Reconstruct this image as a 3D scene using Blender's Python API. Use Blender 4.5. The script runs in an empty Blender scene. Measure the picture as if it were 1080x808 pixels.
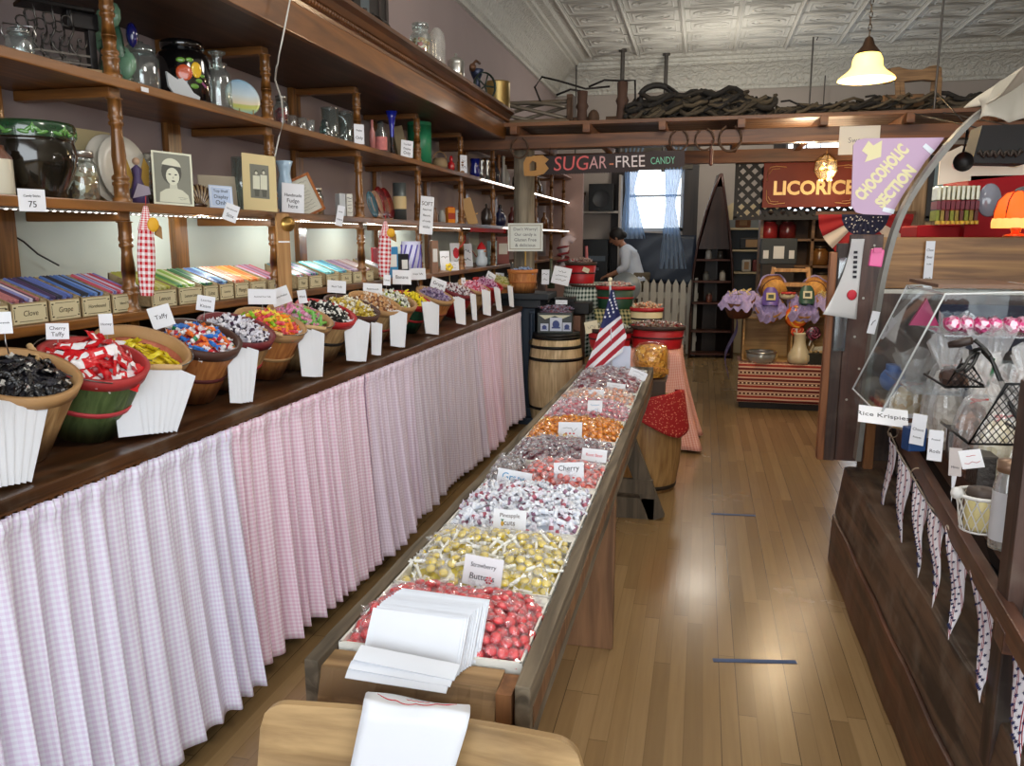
import bpy,bmesh,math,random
from mathutils import Vector,Matrix,Euler
random.seed(11)
U=random.uniform
S=bpy.context.scene
COL=S.collection
PI=math.pi
F,CH=850.0,1.55
PITCH,YAW=math.radians(10.14),math.radians(13.17)
cp,sp,cy,sy=math.cos(PITCH),math.sin(PITCH),math.cos(YAW),math.sin(YAW)
FW=Vector((-sy*cp,cy*cp,-sp));RT=Vector((cy,sy,0));UP=Vector((-sy*sp,cy*sp,cp))
EYE=Vector((0,0,CH))
cam=bpy.data.cameras.new('camera');cam.sensor_width=36;cam.lens=36*F/1080
cam.clip_start=.05;cam.clip_end=200
camo=bpy.data.objects.new('camera',cam);COL.objects.link(camo)
camo.location=EYE;camo.rotation_euler=(PI/2-PITCH,0,YAW);S.camera=camo
def at(u,v,X=None,Y=None,Z=None):
 """survey a point of the room: the sight line of pixel u, v met with a known plane"""
 d=RT*((u-540)/F)+UP*((404-v)/F)+FW
 t=X/d.x if X is not None else Y/d.y if Y is not None else(Z-CH)/d.z
 return EYE+d*t
def ppm(p):
 """pixels per metre at a point"""
 return F/((Vector(p)-EYE).dot(FW))
def lin(c):
 if isinstance(c,str):c=[int(c[i:i+2],16)for i in(0,2,4)]
 return tuple(((x/255)/12.92 if x/255<=.04045 else((x/255+.055)/1.055)**2.4)for x in c[:3])+(1,)
MC={}
class NT:
 def __init__(s,name):
  s.m=bpy.data.materials.new(name);s.m.use_nodes=True
  s.t=s.m.node_tree;s.b=s.t.nodes['Principled BSDF'];s.o=s.t.nodes['Material Output']
 def n(s,typ,**k):
  x=s.t.nodes.new('ShaderNode'+typ)
  for a,v in k.items():
   if a[0]=='i' and a[1:].isdigit():x.inputs[int(a[1:])].default_value=v
   else:setattr(x,a,v)
  return x
 def l(s,a,b):s.t.links.new(a,b)
 def math(s,op,a,b=None):
  x=s.n('Math',operation=op)
  for i,q in enumerate((a,b)):
   if q is None:continue
   if hasattr(q,'links'):s.l(q,x.inputs[i])
   else:x.inputs[i].default_value=q
  return x.outputs[0]
 def mix(s,f,a,b,bt='MIX'):
  x=s.n('Mix',data_type='RGBA',blend_type=bt)
  for i,q in((0,f),(6,a),(7,b)):
   if hasattr(q,'links'):s.l(q,x.inputs[i])
   else:x.inputs[i].default_value=q
  return x.outputs[2]
 def coord(s,scale=(1,1,1),kind='Object',rot=(0,0,0)):
  c=s.n('TexCoord');mp=s.n('Mapping');mp.inputs['Scale'].default_value=scale;mp.inputs['Rotation'].default_value=rot
  s.l(c.outputs[kind],mp.inputs[0]);return mp.outputs[0]
 def bump(s,h,st=.3,d=.01):
  x=s.n('Bump');x.inputs['Strength'].default_value=st;x.inputs['Distance'].default_value=d
  s.l(h,x.inputs['Height']);s.l(x.outputs[0],s.b.inputs['Normal'])
def P(c,rough=.5,metal=0,emit=0,spec=None,alpha=None,coat=0,trans=0,var=0,vscale=12,sheen=0,ecol=None,bump=0):
 """plain principled material with a little mottling"""
 key=(str(c),rough,metal,emit,spec,alpha,coat,trans,var,vscale,str(ecol),bump)
 if key in MC:return MC[key]
 t=NT('mat');b=t.b;col=lin(c)
 b.inputs['Base Color'].default_value=col
 b.inputs['Roughness'].default_value=rough;b.inputs['Metallic'].default_value=metal
 if spec is not None:b.inputs['Specular IOR Level'].default_value=spec
 if coat:b.inputs['Coat Weight'].default_value=coat;b.inputs['Coat Roughness'].default_value=.08
 if trans:b.inputs['Transmission Weight'].default_value=trans
 if emit:
  b.inputs['Emission Color'].default_value=lin(ecol)if ecol else col
  b.inputs['Emission Strength'].default_value=emit
 if var or bump:
  no=t.n('TexNoise');no.inputs['Scale'].default_value=vscale;no.inputs['Detail'].default_value=5
  t.l(t.coord(),no.inputs[0])
  if var:
   t.l(t.mix(no.outputs[0],tuple(x*(1-var)for x in col[:3])+(1,),tuple(min(1,x*(1+var))for x in col[:3])+(1,)),b.inputs['Base Color'])
  if bump:t.bump(no.outputs[0],bump)
 MC[key]=t.m;return t.m
def wood(c1,c2,axis='X',scale=6,rough=.45,bump=.15,stretch=14,coat=0,worn=0):
 key=('w',c1,c2,axis,scale,rough,bump,stretch,coat,worn)
 if key in MC:return MC[key]
 t=NT('wood');sc=[scale*stretch/4]*3;sc['XYZ'.index(axis)]=scale/4
 co=t.coord(tuple(sc))
 a=t.n('TexNoise');a.inputs['Scale'].default_value=1;a.inputs['Detail'].default_value=7;a.inputs['Distortion'].default_value=1.2;t.l(co,a.inputs[0])
 b=t.n('TexNoise');b.inputs['Scale'].default_value=.5;b.inputs['Detail'].default_value=2;t.l(t.coord((scale,)*3),b.inputs[0])
 f=t.math('ADD',t.math('MULTIPLY',a.outputs[0],1.9),t.math('MULTIPLY',b.outputs[0],.7))
 f=t.math('SUBTRACT',f,.8)
 r=t.n('ValToRGB');r.color_ramp.elements[0].position=.2;r.color_ramp.elements[1].position=.8
 r.color_ramp.elements[0].color=lin(c1);r.color_ramp.elements[1].color=lin(c2);t.l(f,r.inputs[0])
 col=r.outputs[0]
 if worn:
  w=t.n('TexNoise');w.inputs['Scale'].default_value=9;w.inputs['Detail'].default_value=8;t.l(t.coord(),w.inputs[0])
  wr=t.n('ValToRGB');wr.color_ramp.elements[0].position=.5;wr.color_ramp.elements[1].position=.72;t.l(w.outputs[0],wr.inputs[0])
  col=t.mix(t.math('MULTIPLY',wr.outputs[0],worn),col,lin((150,140,125)))
 t.l(col,t.b.inputs['Base Color'])
 t.b.inputs['Roughness'].default_value=rough
 if coat:t.b.inputs['Coat Weight'].default_value=coat;t.b.inputs['Coat Roughness'].default_value=.15
 if bump:t.bump(a.outputs[0],bump,.006)
 MC[key]=t.m;return t.m
def clear(c=(235,245,245),milk=.06,rough=.06,ior=.12,gl=1.0):
 """thin glass, acrylic or cellophane: see-through with reflections and a little milky film"""
 key=('c',c,milk,rough,ior,gl)
 if key in MC:return MC[key]
 t=NT('clear');tr=t.n('BsdfTransparent');tr.inputs[0].default_value=lin(c)
 g=t.n('BsdfGlossy');g.inputs['Roughness'].default_value=rough;g.inputs[0].default_value=(gl,gl,gl,1)
 d=t.n('BsdfDiffuse');d.inputs[0].default_value=(.85,.88,.9,1)
 lw=t.n('LayerWeight');lw.inputs[0].default_value=.35
 f=t.math('ADD',t.math('MULTIPLY',lw.outputs['Facing'],.42),ior*.5)
 m1=t.n('MixShader');t.l(f,m1.inputs[0]);t.l(tr.outputs[0],m1.inputs[1]);t.l(g.outputs[0],m1.inputs[2])
 m2=t.n('MixShader');m2.inputs[0].default_value=milk;t.l(m1.outputs[0],m2.inputs[1]);t.l(d.outputs[0],m2.inputs[2])
 t.l(m2.outputs[0],t.o.inputs[0]);MC[key]=t.m;return t.m
def checks(c1,c2,sx=.014,sy=None,mode='gingham',rough=.85,trans=0,duty=.5):
 """woven checks on a cloth's own UV (metres)"""
 key=('g',c1,c2,sx,sy,mode,duty)
 if key in MC:return MC[key]
 sy=sy or sx
 t=NT('cloth');uv=t.n('TexCoord').outputs['UV'];sep=t.n('SeparateXYZ');t.l(uv,sep.inputs[0])
 a=t.math('LESS_THAN',t.math('FRACT',t.math('DIVIDE',sep.outputs[0],sx)),duty)
 b=t.math('LESS_THAN',t.math('FRACT',t.math('DIVIDE',sep.outputs[1],sy)),duty)
 if mode=='gingham':f=t.math('MULTIPLY',t.math('ADD',a,b),.5)
 elif mode=='stripe':f=b
 else:
  f=t.math('ABSOLUTE',t.math('SUBTRACT',a,b))
 t.l(t.mix(f,lin(c1),lin(c2)),t.b.inputs['Base Color']);t.b.inputs['Roughness'].default_value=rough
 t.b.inputs['Specular IOR Level'].default_value=.15
 MC[key]=t.m;return t.m
class B:
 def __init__(s):s.v=[];s.f=[];s.mi=[];s.sm=[];s.uv={}
 def add(s,vs,fs,mi=0,M=None,smooth=False,uvs=None):
  o=len(s.v)
  for i,p in enumerate(vs):
   p=Vector(p);s.v.append(M@p if M is not None else p)
   if uvs:s.uv[o+i]=uvs[i]
  for k,f in enumerate(fs):
   s.f.append([o+i for i in f]);s.mi.append(mi if isinstance(mi,int)else mi[k]);s.sm.append(smooth)
  return s
 def box(s,c,d,mi=0,M=None,rot=None,taper=1):
  x,y,z=(q/2 for q in d);c=Vector(c)
  vs=[Vector((sx*x*(taper if sz>0 else 1),sy_*y*(taper if sz>0 else 1),sz*z))for sz in(-1,1)for sy_ in(-1,1)for sx in(-1,1)]
  if rot is not None:
   R=Euler(rot).to_matrix();vs=[R@p for p in vs]
  return s.add([p+c for p in vs],[(0,2,3,1),(4,5,7,6),(0,1,5,4),(2,6,7,3),(0,4,6,2),(1,3,7,5)],mi,M)
 def lathe(s,pr,n=20,c=(0,0,0),mi=0,M=None,smooth=True,sx=1,sy=1,flute=0,fn=0):
  vs=[];fs=[];mm=[];c=Vector(c)
  for r,z in pr:
   r=max(r,1e-5)
   for k in range(n):
    a=2*PI*k/n;rr=r*(1+flute*math.cos(fn*a))if flute else r
    vs.append(c+Vector((rr*math.cos(a)*sx,rr*math.sin(a)*sy,z)))
  for j in range(len(pr)-1):
   for k in range(n):
    k2=(k+1)%n;fs.append((j*n+k,j*n+k2,j*n+n+k2,j*n+n+k));mm.append(mi if isinstance(mi,int)else mi[j])
  return s.add(vs,fs,mm,M,smooth)
 def cyl(s,p0,p1,r0,r1=None,n=12,mi=0,M=None,caps=True,smooth=True):
  p0,p1=Vector(p0),Vector(p1);r1=r0 if r1 is None else r1
  q=(p1-p0).to_track_quat('Z','Y');L=(p1-p0).length
  vs=[]
  for r,z in((r0,0),(r1,L)):
   for k in range(n):
    a=2*PI*k/n;vs.append(p0+q@Vector((r*math.cos(a),r*math.sin(a),z)))
  fs=[(k,(k+1)%n,n+(k+1)%n,n+k)for k in range(n)]
  s.add(vs,fs,mi,M,smooth)
  if caps:
   o=len(s.v);s.add(vs,[list(range(n))[::-1],[n+k for k in range(n)]],mi,M)
  return s
 def tube(s,pts,r,n=6,mi=0,M=None,closed=False,smooth=True):
  pts=[Vector(p)for p in pts];m=len(pts);vs=[];fs=[]
  up=Vector((0,0,1))
  for i,p in enumerate(pts):
   a=pts[(i-1)%m]if(i>0 or closed)else p;b=pts[(i+1)%m]if(i<m-1 or closed)else p
   d=(b-a).normalized()if(b-a).length>1e-9 else Vector((0,0,1))
   x=d.cross(up)
   if x.length<.05:x=d.cross(Vector((1,0,0)))
   x.normalize();y=d.cross(x)
   rr=r[i]if isinstance(r,(list,tuple))else r
   vs+=[p+x*rr*math.cos(2*PI*k/n)+y*rr*math.sin(2*PI*k/n)for k in range(n)]
  for i in range(m if closed else m-1):
   j=(i+1)%m
   fs+=[(i*n+k,i*n+(k+1)%n,j*n+(k+1)%n,j*n+k)for k in range(n)]
  if not closed:fs+=[list(range(n))[::-1],[(m-1)*n+k for k in range(n)]]
  return s.add(vs,fs,mi,M,smooth)
 def sph(s,c,r,n=10,mi=0,M=None,rings=None):
  r=(r,r,r)if not hasattr(r,'__len__')else r
  m=rings or max(4,n*2//3);vs=[];fs=[];c=Vector(c)
  for j in range(m+1):
   th=PI*j/m
   for k in range(n):
    a=2*PI*k/n;vs.append(c+Vector((r[0]*math.sin(th)*math.cos(a),r[1]*math.sin(th)*math.sin(a),r[2]*math.cos(th))))
  for j in range(m):
   for k in range(n):fs.append((j*n+k,j*n+n+k,j*n+n+(k+1)%n,j*n+(k+1)%n))
  return s.add(vs,fs,mi,M,True)
 def prism(s,poly,y0,y1,mi=0,M=None,smooth=False):
  """polygon in local XZ pushed from y0 to y1"""
  n=len(poly)
  vs=[(x,y0,z)for x,z in poly]+[(x,y1,z)for x,z in poly]
  fs=[list(range(n)),[n+k for k in range(n)][::-1]]+[(k,n+k,n+(k+1)%n,(k+1)%n)for k in range(n)]
  return s.add(vs,fs,mi,M,smooth)
 def grid(s,fn,nu,nv,mi=0,M=None,smooth=True,uvf=None,mf=None):
  vs=[];uvs=[];fs=[];mm=[]
  for j in range(nv+1):
   for i in range(nu+1):
    u,v=i/nu,j/nv;vs.append(fn(u,v));uvs.append(uvf(u,v)if uvf else(u,v))
  for j in range(nv):
   for i in range(nu):
    a=j*(nu+1)+i;fs.append((a,a+1,a+nu+2,a+nu+1));mm.append(mf((i+.5)/nu,(j+.5)/nv)if mf else mi)
  return s.add(vs,fs,mm,M,smooth,uvs)
 def build(s,name,mats,parent=None,loc=None,rot=None,bevel=0,solid=0,sub=0):
  me=bpy.data.meshes.new(name);me.from_pydata([tuple(p)for p in s.v],[],s.f)
  mats=mats if isinstance(mats,(list,tuple))else[mats]
  for m in mats:me.materials.append(m)
  me.polygons.foreach_set('material_index',s.mi);me.polygons.foreach_set('use_smooth',s.sm)
  if s.uv:
   L=me.uv_layers.new(name='UVMap')
   for lp in me.loops:L.data[lp.index].uv=s.uv.get(lp.vertex_index,(0,0))
  bm=bmesh.new();bm.from_mesh(me);bmesh.ops.recalc_face_normals(bm,faces=bm.faces)
  if bevel:bmesh.ops.bevel(bm,geom=[e for e in bm.edges if len(e.link_faces)==2 and e.calc_face_angle(0)>.6],offset=bevel,segments=2,affect='EDGES',profile=.6)
  bm.to_mesh(me);bm.free();me.update()
  o=bpy.data.objects.new(name,me);COL.objects.link(o)
  if parent:o.parent=parent
  if loc is not None:o.location=loc
  if rot is not None:o.rotation_euler=rot
  if solid:md=o.modifiers.new('s','SOLIDIFY');md.thickness=solid;md.offset=0
  if sub:md=o.modifiers.new('ss','SUBSURF');md.levels=md.render_levels=sub
  return o
def tag(o,label=None,cat=None,group=None,kind=None):
 for k,v in(('label',label),('category',cat),('group',group),('kind',kind)):
  if v:o[k]=v
 return o
def thing(name,label,cat,loc=(0,0,0),rot=(0,0,0),group=None):
 o=bpy.data.objects.new(name,None);o.empty_display_size=.05;COL.objects.link(o)
 o.location=loc;o.rotation_euler=rot if hasattr(rot,'__len__')else(0,0,rot)
 return tag(o,label,cat,group)
KIDS={}
def dup(o,loc=None,rot=None,label=None,group=None,scale=None,parent=None):
 """copy a thing with its parts and sub-parts"""
 c=o.copy();COL.objects.link(c)
 if parent:c.parent=parent
 if loc is not None:c.location=loc
 if rot is not None:c.rotation_euler=rot if hasattr(rot,'__len__')else(0,0,rot)
 if scale is not None:c.scale=(scale,)*3 if not hasattr(scale,'__len__')else scale
 if label:c['label']=label
 if group:c['group']=group
 for k in[x for x in bpy.data.objects if x.parent==o]if o.type=='EMPTY' else[]:dup(k,parent=c)
 return c
def struct(b,name,m,**k):return tag(b.build(name,m,**k),kind='structure')
FACE=Matrix.Rotation(PI/2,4,'X')
def text(s,size,M,mat,parent=None,name='lettering',ext=.0006,align='CENTER',bold=0,w=None,shear=0,sp=1):
 c=bpy.data.curves.new('t','FONT');c.body=s;c.size=size;c.extrude=ext;c.align_x=align;c.align_y='CENTER'
 c.offset=bold;c.shear=shear;c.space_character=sp;c.resolution_u=3
 o=bpy.data.objects.new('t',c);COL.objects.link(o);bpy.context.view_layer.update()
 me=bpy.data.meshes.new_from_object(o.evaluated_get(bpy.context.evaluated_depsgraph_get()))
 bpy.data.objects.remove(o);bpy.data.curves.remove(c)
 if w and len(me.vertices):
  xs=[v.co.x for v in me.vertices];k=w/(max(xs)-min(xs));me.transform(Matrix.Diagonal((k,1,1,1)))
 me.transform(M);me.materials.clear();me.materials.append(mat);me.name=name
 o=bpy.data.objects.new(name,me);COL.objects.link(o)
 if parent:o.parent=parent
 return o
INK=P((40,40,50),.7);PAPER=P((232,234,240),.7);CREAM=P((225,215,185),.75);WHITE=P((240,240,242),.6)
def scribble(w,h,rows,rng,M=None,r=.0007):
 b=B()
 for i in range(rows):
  z=h*(.5-(i+.5)/rows);L=w*rng.uniform(.5,1);n=max(3,int(L/.008))
  pts=[(-L/2+L*k/n,-.0012,z+rng.uniform(-1,1)*h/rows*.22)for k in range(n+1)]
  b.tube(pts,r,3,M=M)
 return b
rng=random.Random(5)
def card(label,pos,w,h,yaw,lines=(),tilt=0,roll=0,mat=None,ink=None,stem=0,group=None,name='price_card',size=None,thick=.0016,cat='sign card',border=None):
 """a paper card standing or hanging at pos (its lower middle): lines is writing, or a number of illegible pen lines"""
 t=thing(name,label,cat,pos,(-tilt,roll,yaw),group)
 b=B();b.box((0,0,h/2),(w,thick,h));b.build('card',mat or PAPER,t)
 if border:
  b=B();e=min(w,h)*.05
  for(cx,cz,dx,dz)in((0,h-e*1.6,w-2.4*e,e*.5),(0,e*1.6,w-2.4*e,e*.5),(-w/2+e*1.6,h/2,e*.5,h-2.8*e),(w/2-e*1.6,h/2,e*.5,h-2.8*e)):
   b.box((cx,-thick*.5-.0003,cz),(dx,.0006,dz))
  b.build('printed_border',border,t)
 if isinstance(lines,int):
  if lines:scribble(w*.75,h*.7,lines,rng,Matrix.Translation((0,-thick*.3,h/2)),max(.0006,h*.014)).build('lettering',ink or INK,t)
 else:
  n=len(lines)
  for i,s in enumerate(lines):
   if not s:continue
   z=h*(.88-.76*(i+.5)/n)if n>1 else h*.5
   sz=size or min(h*.8/n,w*1.45/max(3,len(s)))
   text(s,sz,Matrix.Translation((0,-thick/2-.0004,z))@FACE,ink or INK,t,ext=.0003)
 if stem:
  b=B();b.tube([(0,.002,.01),(0,.004,-stem*.4),(.004,.004,-stem)],.0017,5);b.build('wire_stem',P((170,170,170),.35,1),t)
 return t
def floor_mat():
 t=NT('floor');co=t.coord();sp_=t.n('SeparateXYZ');t.l(co,sp_.inputs[0])
 xs=t.math('DIVIDE',sp_.outputs[0],.058);ix=t.math('FLOOR',xs)
 wn=t.n('TexWhiteNoise',noise_dimensions='1D');t.l(ix,wn.inputs['W'])
 ys=t.math('ADD',t.math('DIVIDE',sp_.outputs[1],1.15),t.math('MULTIPLY',wn.outputs[0],7.3));iy=t.math('FLOOR',ys)
 w2=t.n('TexWhiteNoise',noise_dimensions='2D');cb=t.n('CombineXYZ');t.l(ix,cb.inputs[0]);t.l(iy,cb.inputs[1]);t.l(cb.outputs[0],w2.inputs['Vector'])
 r=t.n('ValToRGB');r.color_ramp.elements[0].color=lin((136,110,74));r.color_ramp.elements[1].color=lin((162,134,94))
 e=r.color_ramp.elements.new(.5);e.color=lin((149,121,82));t.l(w2.outputs[0],r.inputs[0])
 g=t.n('TexNoise');g.inputs['Scale'].default_value=1;g.inputs['Detail'].default_value=6;t.l(t.coord((60,3,1)),g.inputs[0])
 col=t.mix(t.math('MULTIPLY',t.math('SUBTRACT',g.outputs[0],.3),.6),r.outputs[0],lin((112,84,56)))
 fx=t.math('FRACT',xs);ed=t.math('LESS_THAN',fx,.045);gap=t.math('GREATER_THAN',wn.outputs[0],.62)
 s1=t.math('MULTIPLY',ed,t.math('ADD',t.math('MULTIPLY',gap,.55),.22))
 fy=t.math('LESS_THAN',t.math('FRACT',ys),.003)
 col=t.mix(t.math('MAXIMUM',s1,t.math('MULTIPLY',fy,.5)),col,lin((35,25,15)))
 st=t.n('TexNoise');st.inputs['Scale'].default_value=1.6;st.inputs['Detail'].default_value=6;t.l(co,st.inputs[0])
 col=t.mix(t.math('MULTIPLY',t.math('SUBTRACT',st.outputs[0],.30),.30),col,lin((104,78,50)))
 t.l(col,t.b.inputs['Base Color'])
 t.l(t.math('ADD',t.math('MULTIPLY',st.outputs[0],.22),.13),t.b.inputs['Roughness'])
 t.bump(t.math('ADD',g.outputs[0],t.math('MULTIPLY',ed,-2)),.12,.003);return t.m
b=B();b.box((1.0,4.7,-.05),(7.0,15.4,.1));struct(b,'floor',floor_mat())
WALLM=P((176,160,158),.85,var=.05,vscale=3)
b=B();b.box((-2.26,4.7,2.05),(.12,15.4,4.1));struct(b,'wall_left',WALLM)
def wall_with_holes(x0,x1,z0,z1,y,th,holes):
 b=B();xs=x0
 for(hx0,hx1,hz0,hz1)in sorted(holes):
  b.box(((xs+hx0)/2,y+th/2,(z0+z1)/2),(hx0-xs,th,z1-z0))
  b.box(((hx0+hx1)/2,y+th/2,(z0+hz0)/2),(hx1-hx0,th,hz0-z0));b.box(((hx0+hx1)/2,y+th/2,(z1+hz1)/2),(hx1-hx0,th,z1-hz1));xs=hx1
 b.box(((xs+x1)/2,y+th/2,(z0+z1)/2),(x1-xs,th,z1-z0));return b
W1=(-1.14,-.30,1.66,3.0);W2=(1.05,2.5,1.6,3.05)
struct(wall_with_holes(-2.2,4.5,0,4.1,12.2,.15,[W1,W2]),'wall_back',P((186,176,168),.85,var=.05,vscale=3))
struct(wall_with_holes(-2.2,4.5,0,4.1,-2.65,.15,[(-1.9,4.2,.55,3.3)]),'wall_front',WALLM)
b=B();b.box((4.46,4.7,2.05),(.12,15.4,4.1));struct(b,'wall_right',P((150,135,118),.85))
def window(n,hole,y,fm,bars):
 x0,x1,z0,z1=hole;b=B();w=.05
 for c,d in(((x0+w/2,y,(z0+z1)/2),(w,.08,z1-z0)),((x1-w/2,y,(z0+z1)/2),(w,.08,z1-z0)),(((x0+x1)/2,y,z0+w/2),(x1-x0,.08,w)),(((x0+x1)/2,y,z1-w/2),(x1-x0,.08,w))):b.box(c,d)
 for q in bars:b.box(((x0+x1)/2,y,q),(x1-x0,.05,.035))
 o=struct(b,'window_%d'%n,fm)
 g=B();g.box(((x0+x1)/2,y+.02,(z0+z1)/2),(x1-x0-.06,.004,z1-z0-.06));g.build('window_pane',clear((250,252,255),.02,.02),o)
 return o
window(1,W1,12.24,P((200,205,210),.5),[2.17])
window(2,W2,12.24,P((200,205,210),.5),[2.3])
DKW=wood((30,24,22),(52,42,38),'Z',4,.5)
b=B();b.box((-1.24,12.16,2.0),(.2,.08,2.3));b.box((-.2,12.16,2.0),(.2,.08,2.3));struct(b,'trim_1',DKW)
b=B();b.box((-.72,12.14,2.86),(1.06,.12,.66));o=b.build('window_valance',P((104,98,88),.9));tag(o,'dark olive roller blind pulled over the top of the back window','blind')
b=B();b.box((.98,12.16,2.3),(.16,.08,1.7));struct(b,'trim_2',DKW)
def sheer(x0,x1,xm,zt,zb,label):
 def fn(u,v):
  k=1-v;w=1 if k>.98 else 1
  nar=.35+.65*abs(2*v-1)**1.2 if v<.5 else .35+.65*(2*v-1)
  x=xm+(x0+(x1-x0)*u-xm)*nar
  return(x,12.08+.02*math.sin(u*34+v*2),zt+(zb-zt)*v)
 b=B();b.grid(fn,60,16)
 t=NT('sheer');tr=t.n('BsdfTransparent');tl=t.n('BsdfTranslucent');tl.inputs[0].default_value=lin((120,146,176))
 d=t.n('BsdfDiffuse');d.inputs[0].default_value=lin((190,210,235));m=t.n('MixShader');m.inputs[0].default_value=.5;t.l(tl.outputs[0],m.inputs[1]);t.l(d.outputs[0],m.inputs[2])
 m2=t.n('MixShader');m2.inputs[0].default_value=.88;t.l(tr.outputs[0],m2.inputs[1]);t.l(m.outputs[0],m2.inputs[2]);t.l(m2.outputs[0],t.o.inputs[0])
 tag(b.build('sheer_curtain',t.m),label,'curtain')
sheer(-1.2,-.82,-1.1,2.95,1.55,'sheer bluish white curtain drawn to the left side of the back window')
sheer(-.62,-.22,-.52,2.95,1.12,'sheer bluish white curtain hanging down the right side of the back window')
b=B();b.grid(lambda u,v:(-1.22+1.12*u,12.1+.01*math.sin(u*9+v*7),1.62-.72*v+.02*math.sin(u*5)),20,12)
tag(b.build('plastic_sheet',P((38,48,66),.35,var=.3,vscale=6),solid=.004),'dark blue plastic sheet hung under the sill of the back window','sheet')
TIN=P((214,213,206),.75,0,var=.05,vscale=4,bump=.1)
X0,X1,YE,ZC=-1.62,4.4,11.62,4.02
b=B();b.box(((X0+X1)/2,(YE-2.6)/2,ZC+.03),(X1-X0,YE+2.6,.06))
struct(b,'ceiling',TIN)
RX=[-1.6+.635*i for i in range(10)];PY=.53
b=B()
for x in RX:b.box((x,9.0,ZC-.012),(.05,5.24,.03));b.cyl((x,6.38,ZC-.03),(x,11.6,ZC-.03),.014,n=8)
tag(b.build('ceiling_rib',TIN),kind='structure')
b=B()
for i in range(9):
 xc=(RX[i]+RX[i+1])/2
 for j in range(10):
  yc=11.62-PY*(j+.5)
  for q in(1.0,.8):
   hx,hy=.285*q,.235*q
   b.tube([(xc-hx,yc-hy,ZC),(xc+hx,yc-hy,ZC),(xc+hx,yc+hy,ZC),(xc-hx,yc+hy,ZC)],.014,4,closed=True)
  for q in(1,.62):b.tube([(xc+.19*q*math.cos(a*PI/8),yc+.12*q*math.sin(a*PI/8),ZC)for a in range(16)],.015,4,closed=True)
tag(b.build('ceiling_panel_pattern',TIN),kind='structure')
def cove_mat():
 t=NT('cove');w=t.n('TexWave',wave_type='RINGS');w.inputs['Scale'].default_value=2.2;w.inputs['Distortion'].default_value=9;w.inputs['Detail'].default_value=3;w.inputs['Detail Scale'].default_value=2.5
 t.l(t.coord((2.2,2.2,2.2)),w.inputs[0]);t.b.inputs['Base Color'].default_value=lin((220,219,210));t.b.inputs['Roughness'].default_value=.5;t.bump(w.outputs[0],.55,.03);return t.m
CV=cove_mat()
prof=[(-2.2,3.60),(-2.16,3.60),(-2.16,3.64),(-2.13,3.66),(-2.10,3.72),(-2.03,3.80),(-1.93,3.87),(-1.85,3.90),(-1.85,3.93),(-1.81,3.935),(-1.80,3.975),(-1.72,3.98),(-1.69,4.01),(-1.6,4.02)]
b=B();n=len(prof)
b.add([(x,y,z)for y in(-2.6,12.2)for x,z in prof],[(k,k+1,n+k+1,n+k)for k in range(n-1)],smooth=False);struct(b,'trim_3',CV)
b=B();b.add([(x,12.2-(px+2.2),z)for x in(-2.2,4.4)for px,z in prof],[(k,k+1,n+k+1,n+k)for k in range(n-1)]);struct(b,'trim_4',CV)
OAKE=wood((82,48,17),(146,93,38),'Y',5,.38,coat=.2)
OAKD=wood((62,38,22),(96,62,36),'Y',5,.45)
OAKZ=wood((90,56,23),(160,106,52),'Z',8,.33,coat=.4)
OAKX=wood((82,50,20),(138,88,40),'X',5,.4)
unit=thing('shelf_unit','long brown oak back-bar shelving with turned posts and a deep cornice on the left wall','shelving',(-2.0,0,0))
UL=Vector((2.0,0,0))
POSTY=[1.36,2.30,3.24,4.17,5.11,6.08,7.06,8.0,8.95,9.9,10.8]
SH=(1.315,1.665,2.045)
for i,z in enumerate(SH):
 b=B();y1=11.0
 b.box((.0,5.6,z-.0125),(.40,10.8,.025));b.box((.2,5.6,z-.0145),(.012,10.8,.031))
 b.build('shelf',[OAKE],unit,bevel=.004)
prs=lambda h:[(.03,0),(.03,.012),(.024,.016),(.024,.05),(.027,.055),(.027,.062),(.021,.066),(.027,.072),(.027,.08),(.019,.088),(.022,.1+h*.12),(.0225,h*.45),(.017,h-.1),(.017,h-.085),(.023,h-.08),(.023,h-.072),(.018,h-.068),(.023,h-.06),(.023,h-.052),(.021,h-.045),(.021,h-.004),(.026,h-.003),(.026,h)]
for z0,z1 in((1.0,SH[0]-.027),(SH[0],SH[1]-.06),(SH[1],SH[2]-.06),(SH[2],2.31)):
 b=B();b.lathe(prs(z1-z0),14)
 first=None
 for y in POSTY:
  if first is None:first=b.build('post',OAKZ,unit,loc=(.175,y,z0))
  else:
   c=first.copy();COL.objects.link(c);c.location=(.175,y,z0)
b=B();b.box((0,0,0),(.36,.05,.032));first=None
for z in(SH[1]-.043,SH[2]-.043,2.325):
 for y in POSTY:
  if first is None:first=b.build('bracket',OAKX,unit,loc=(.0,y,z),bevel=.004)
  else:c=first.copy();COL.objects.link(c);c.location=(.0,y,z)
b=B();b.box((0,0,0),(.03,.085,1.38));first=None
for y in(1.28,2.17,3.07,4.15,5.27,6.3,7.4,8.5,9.6):
 if first is None:first=b.build('back_stile',OAKZ,unit,loc=(-.175,y,1.66))
 else:c=first.copy();COL.objects.link(c);c.location=(-.175,y,1.66)
b=B();b.box((-.05,5.6,1.14),(.02,10.8,.30));b.build('kick_panel',P((34,24,18),.6),unit)
b=B();b.box((-.192,4.1,1.485),(.006,7.6,.33));b.build('back_panel',P((208,216,206),.7,var=.03),unit)  # stretch of left wall; pale green-white puts the LED light into its colour
b=B();b.box((.395,3.2,2.40),(.03,6.8,.12));b.build('fascia',wood((98,58,20),(146,92,38),'Y',4,.45,coat=.25),unit,bevel=.004)
b=B();n=0
cp_=[(.38,2.46),(.41,2.46),(.415,2.475),(.425,2.48),(.425,2.50),(.435,2.505),(.45,2.53),(.475,2.545),(.475,2.565),(.38,2.565)]
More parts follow.
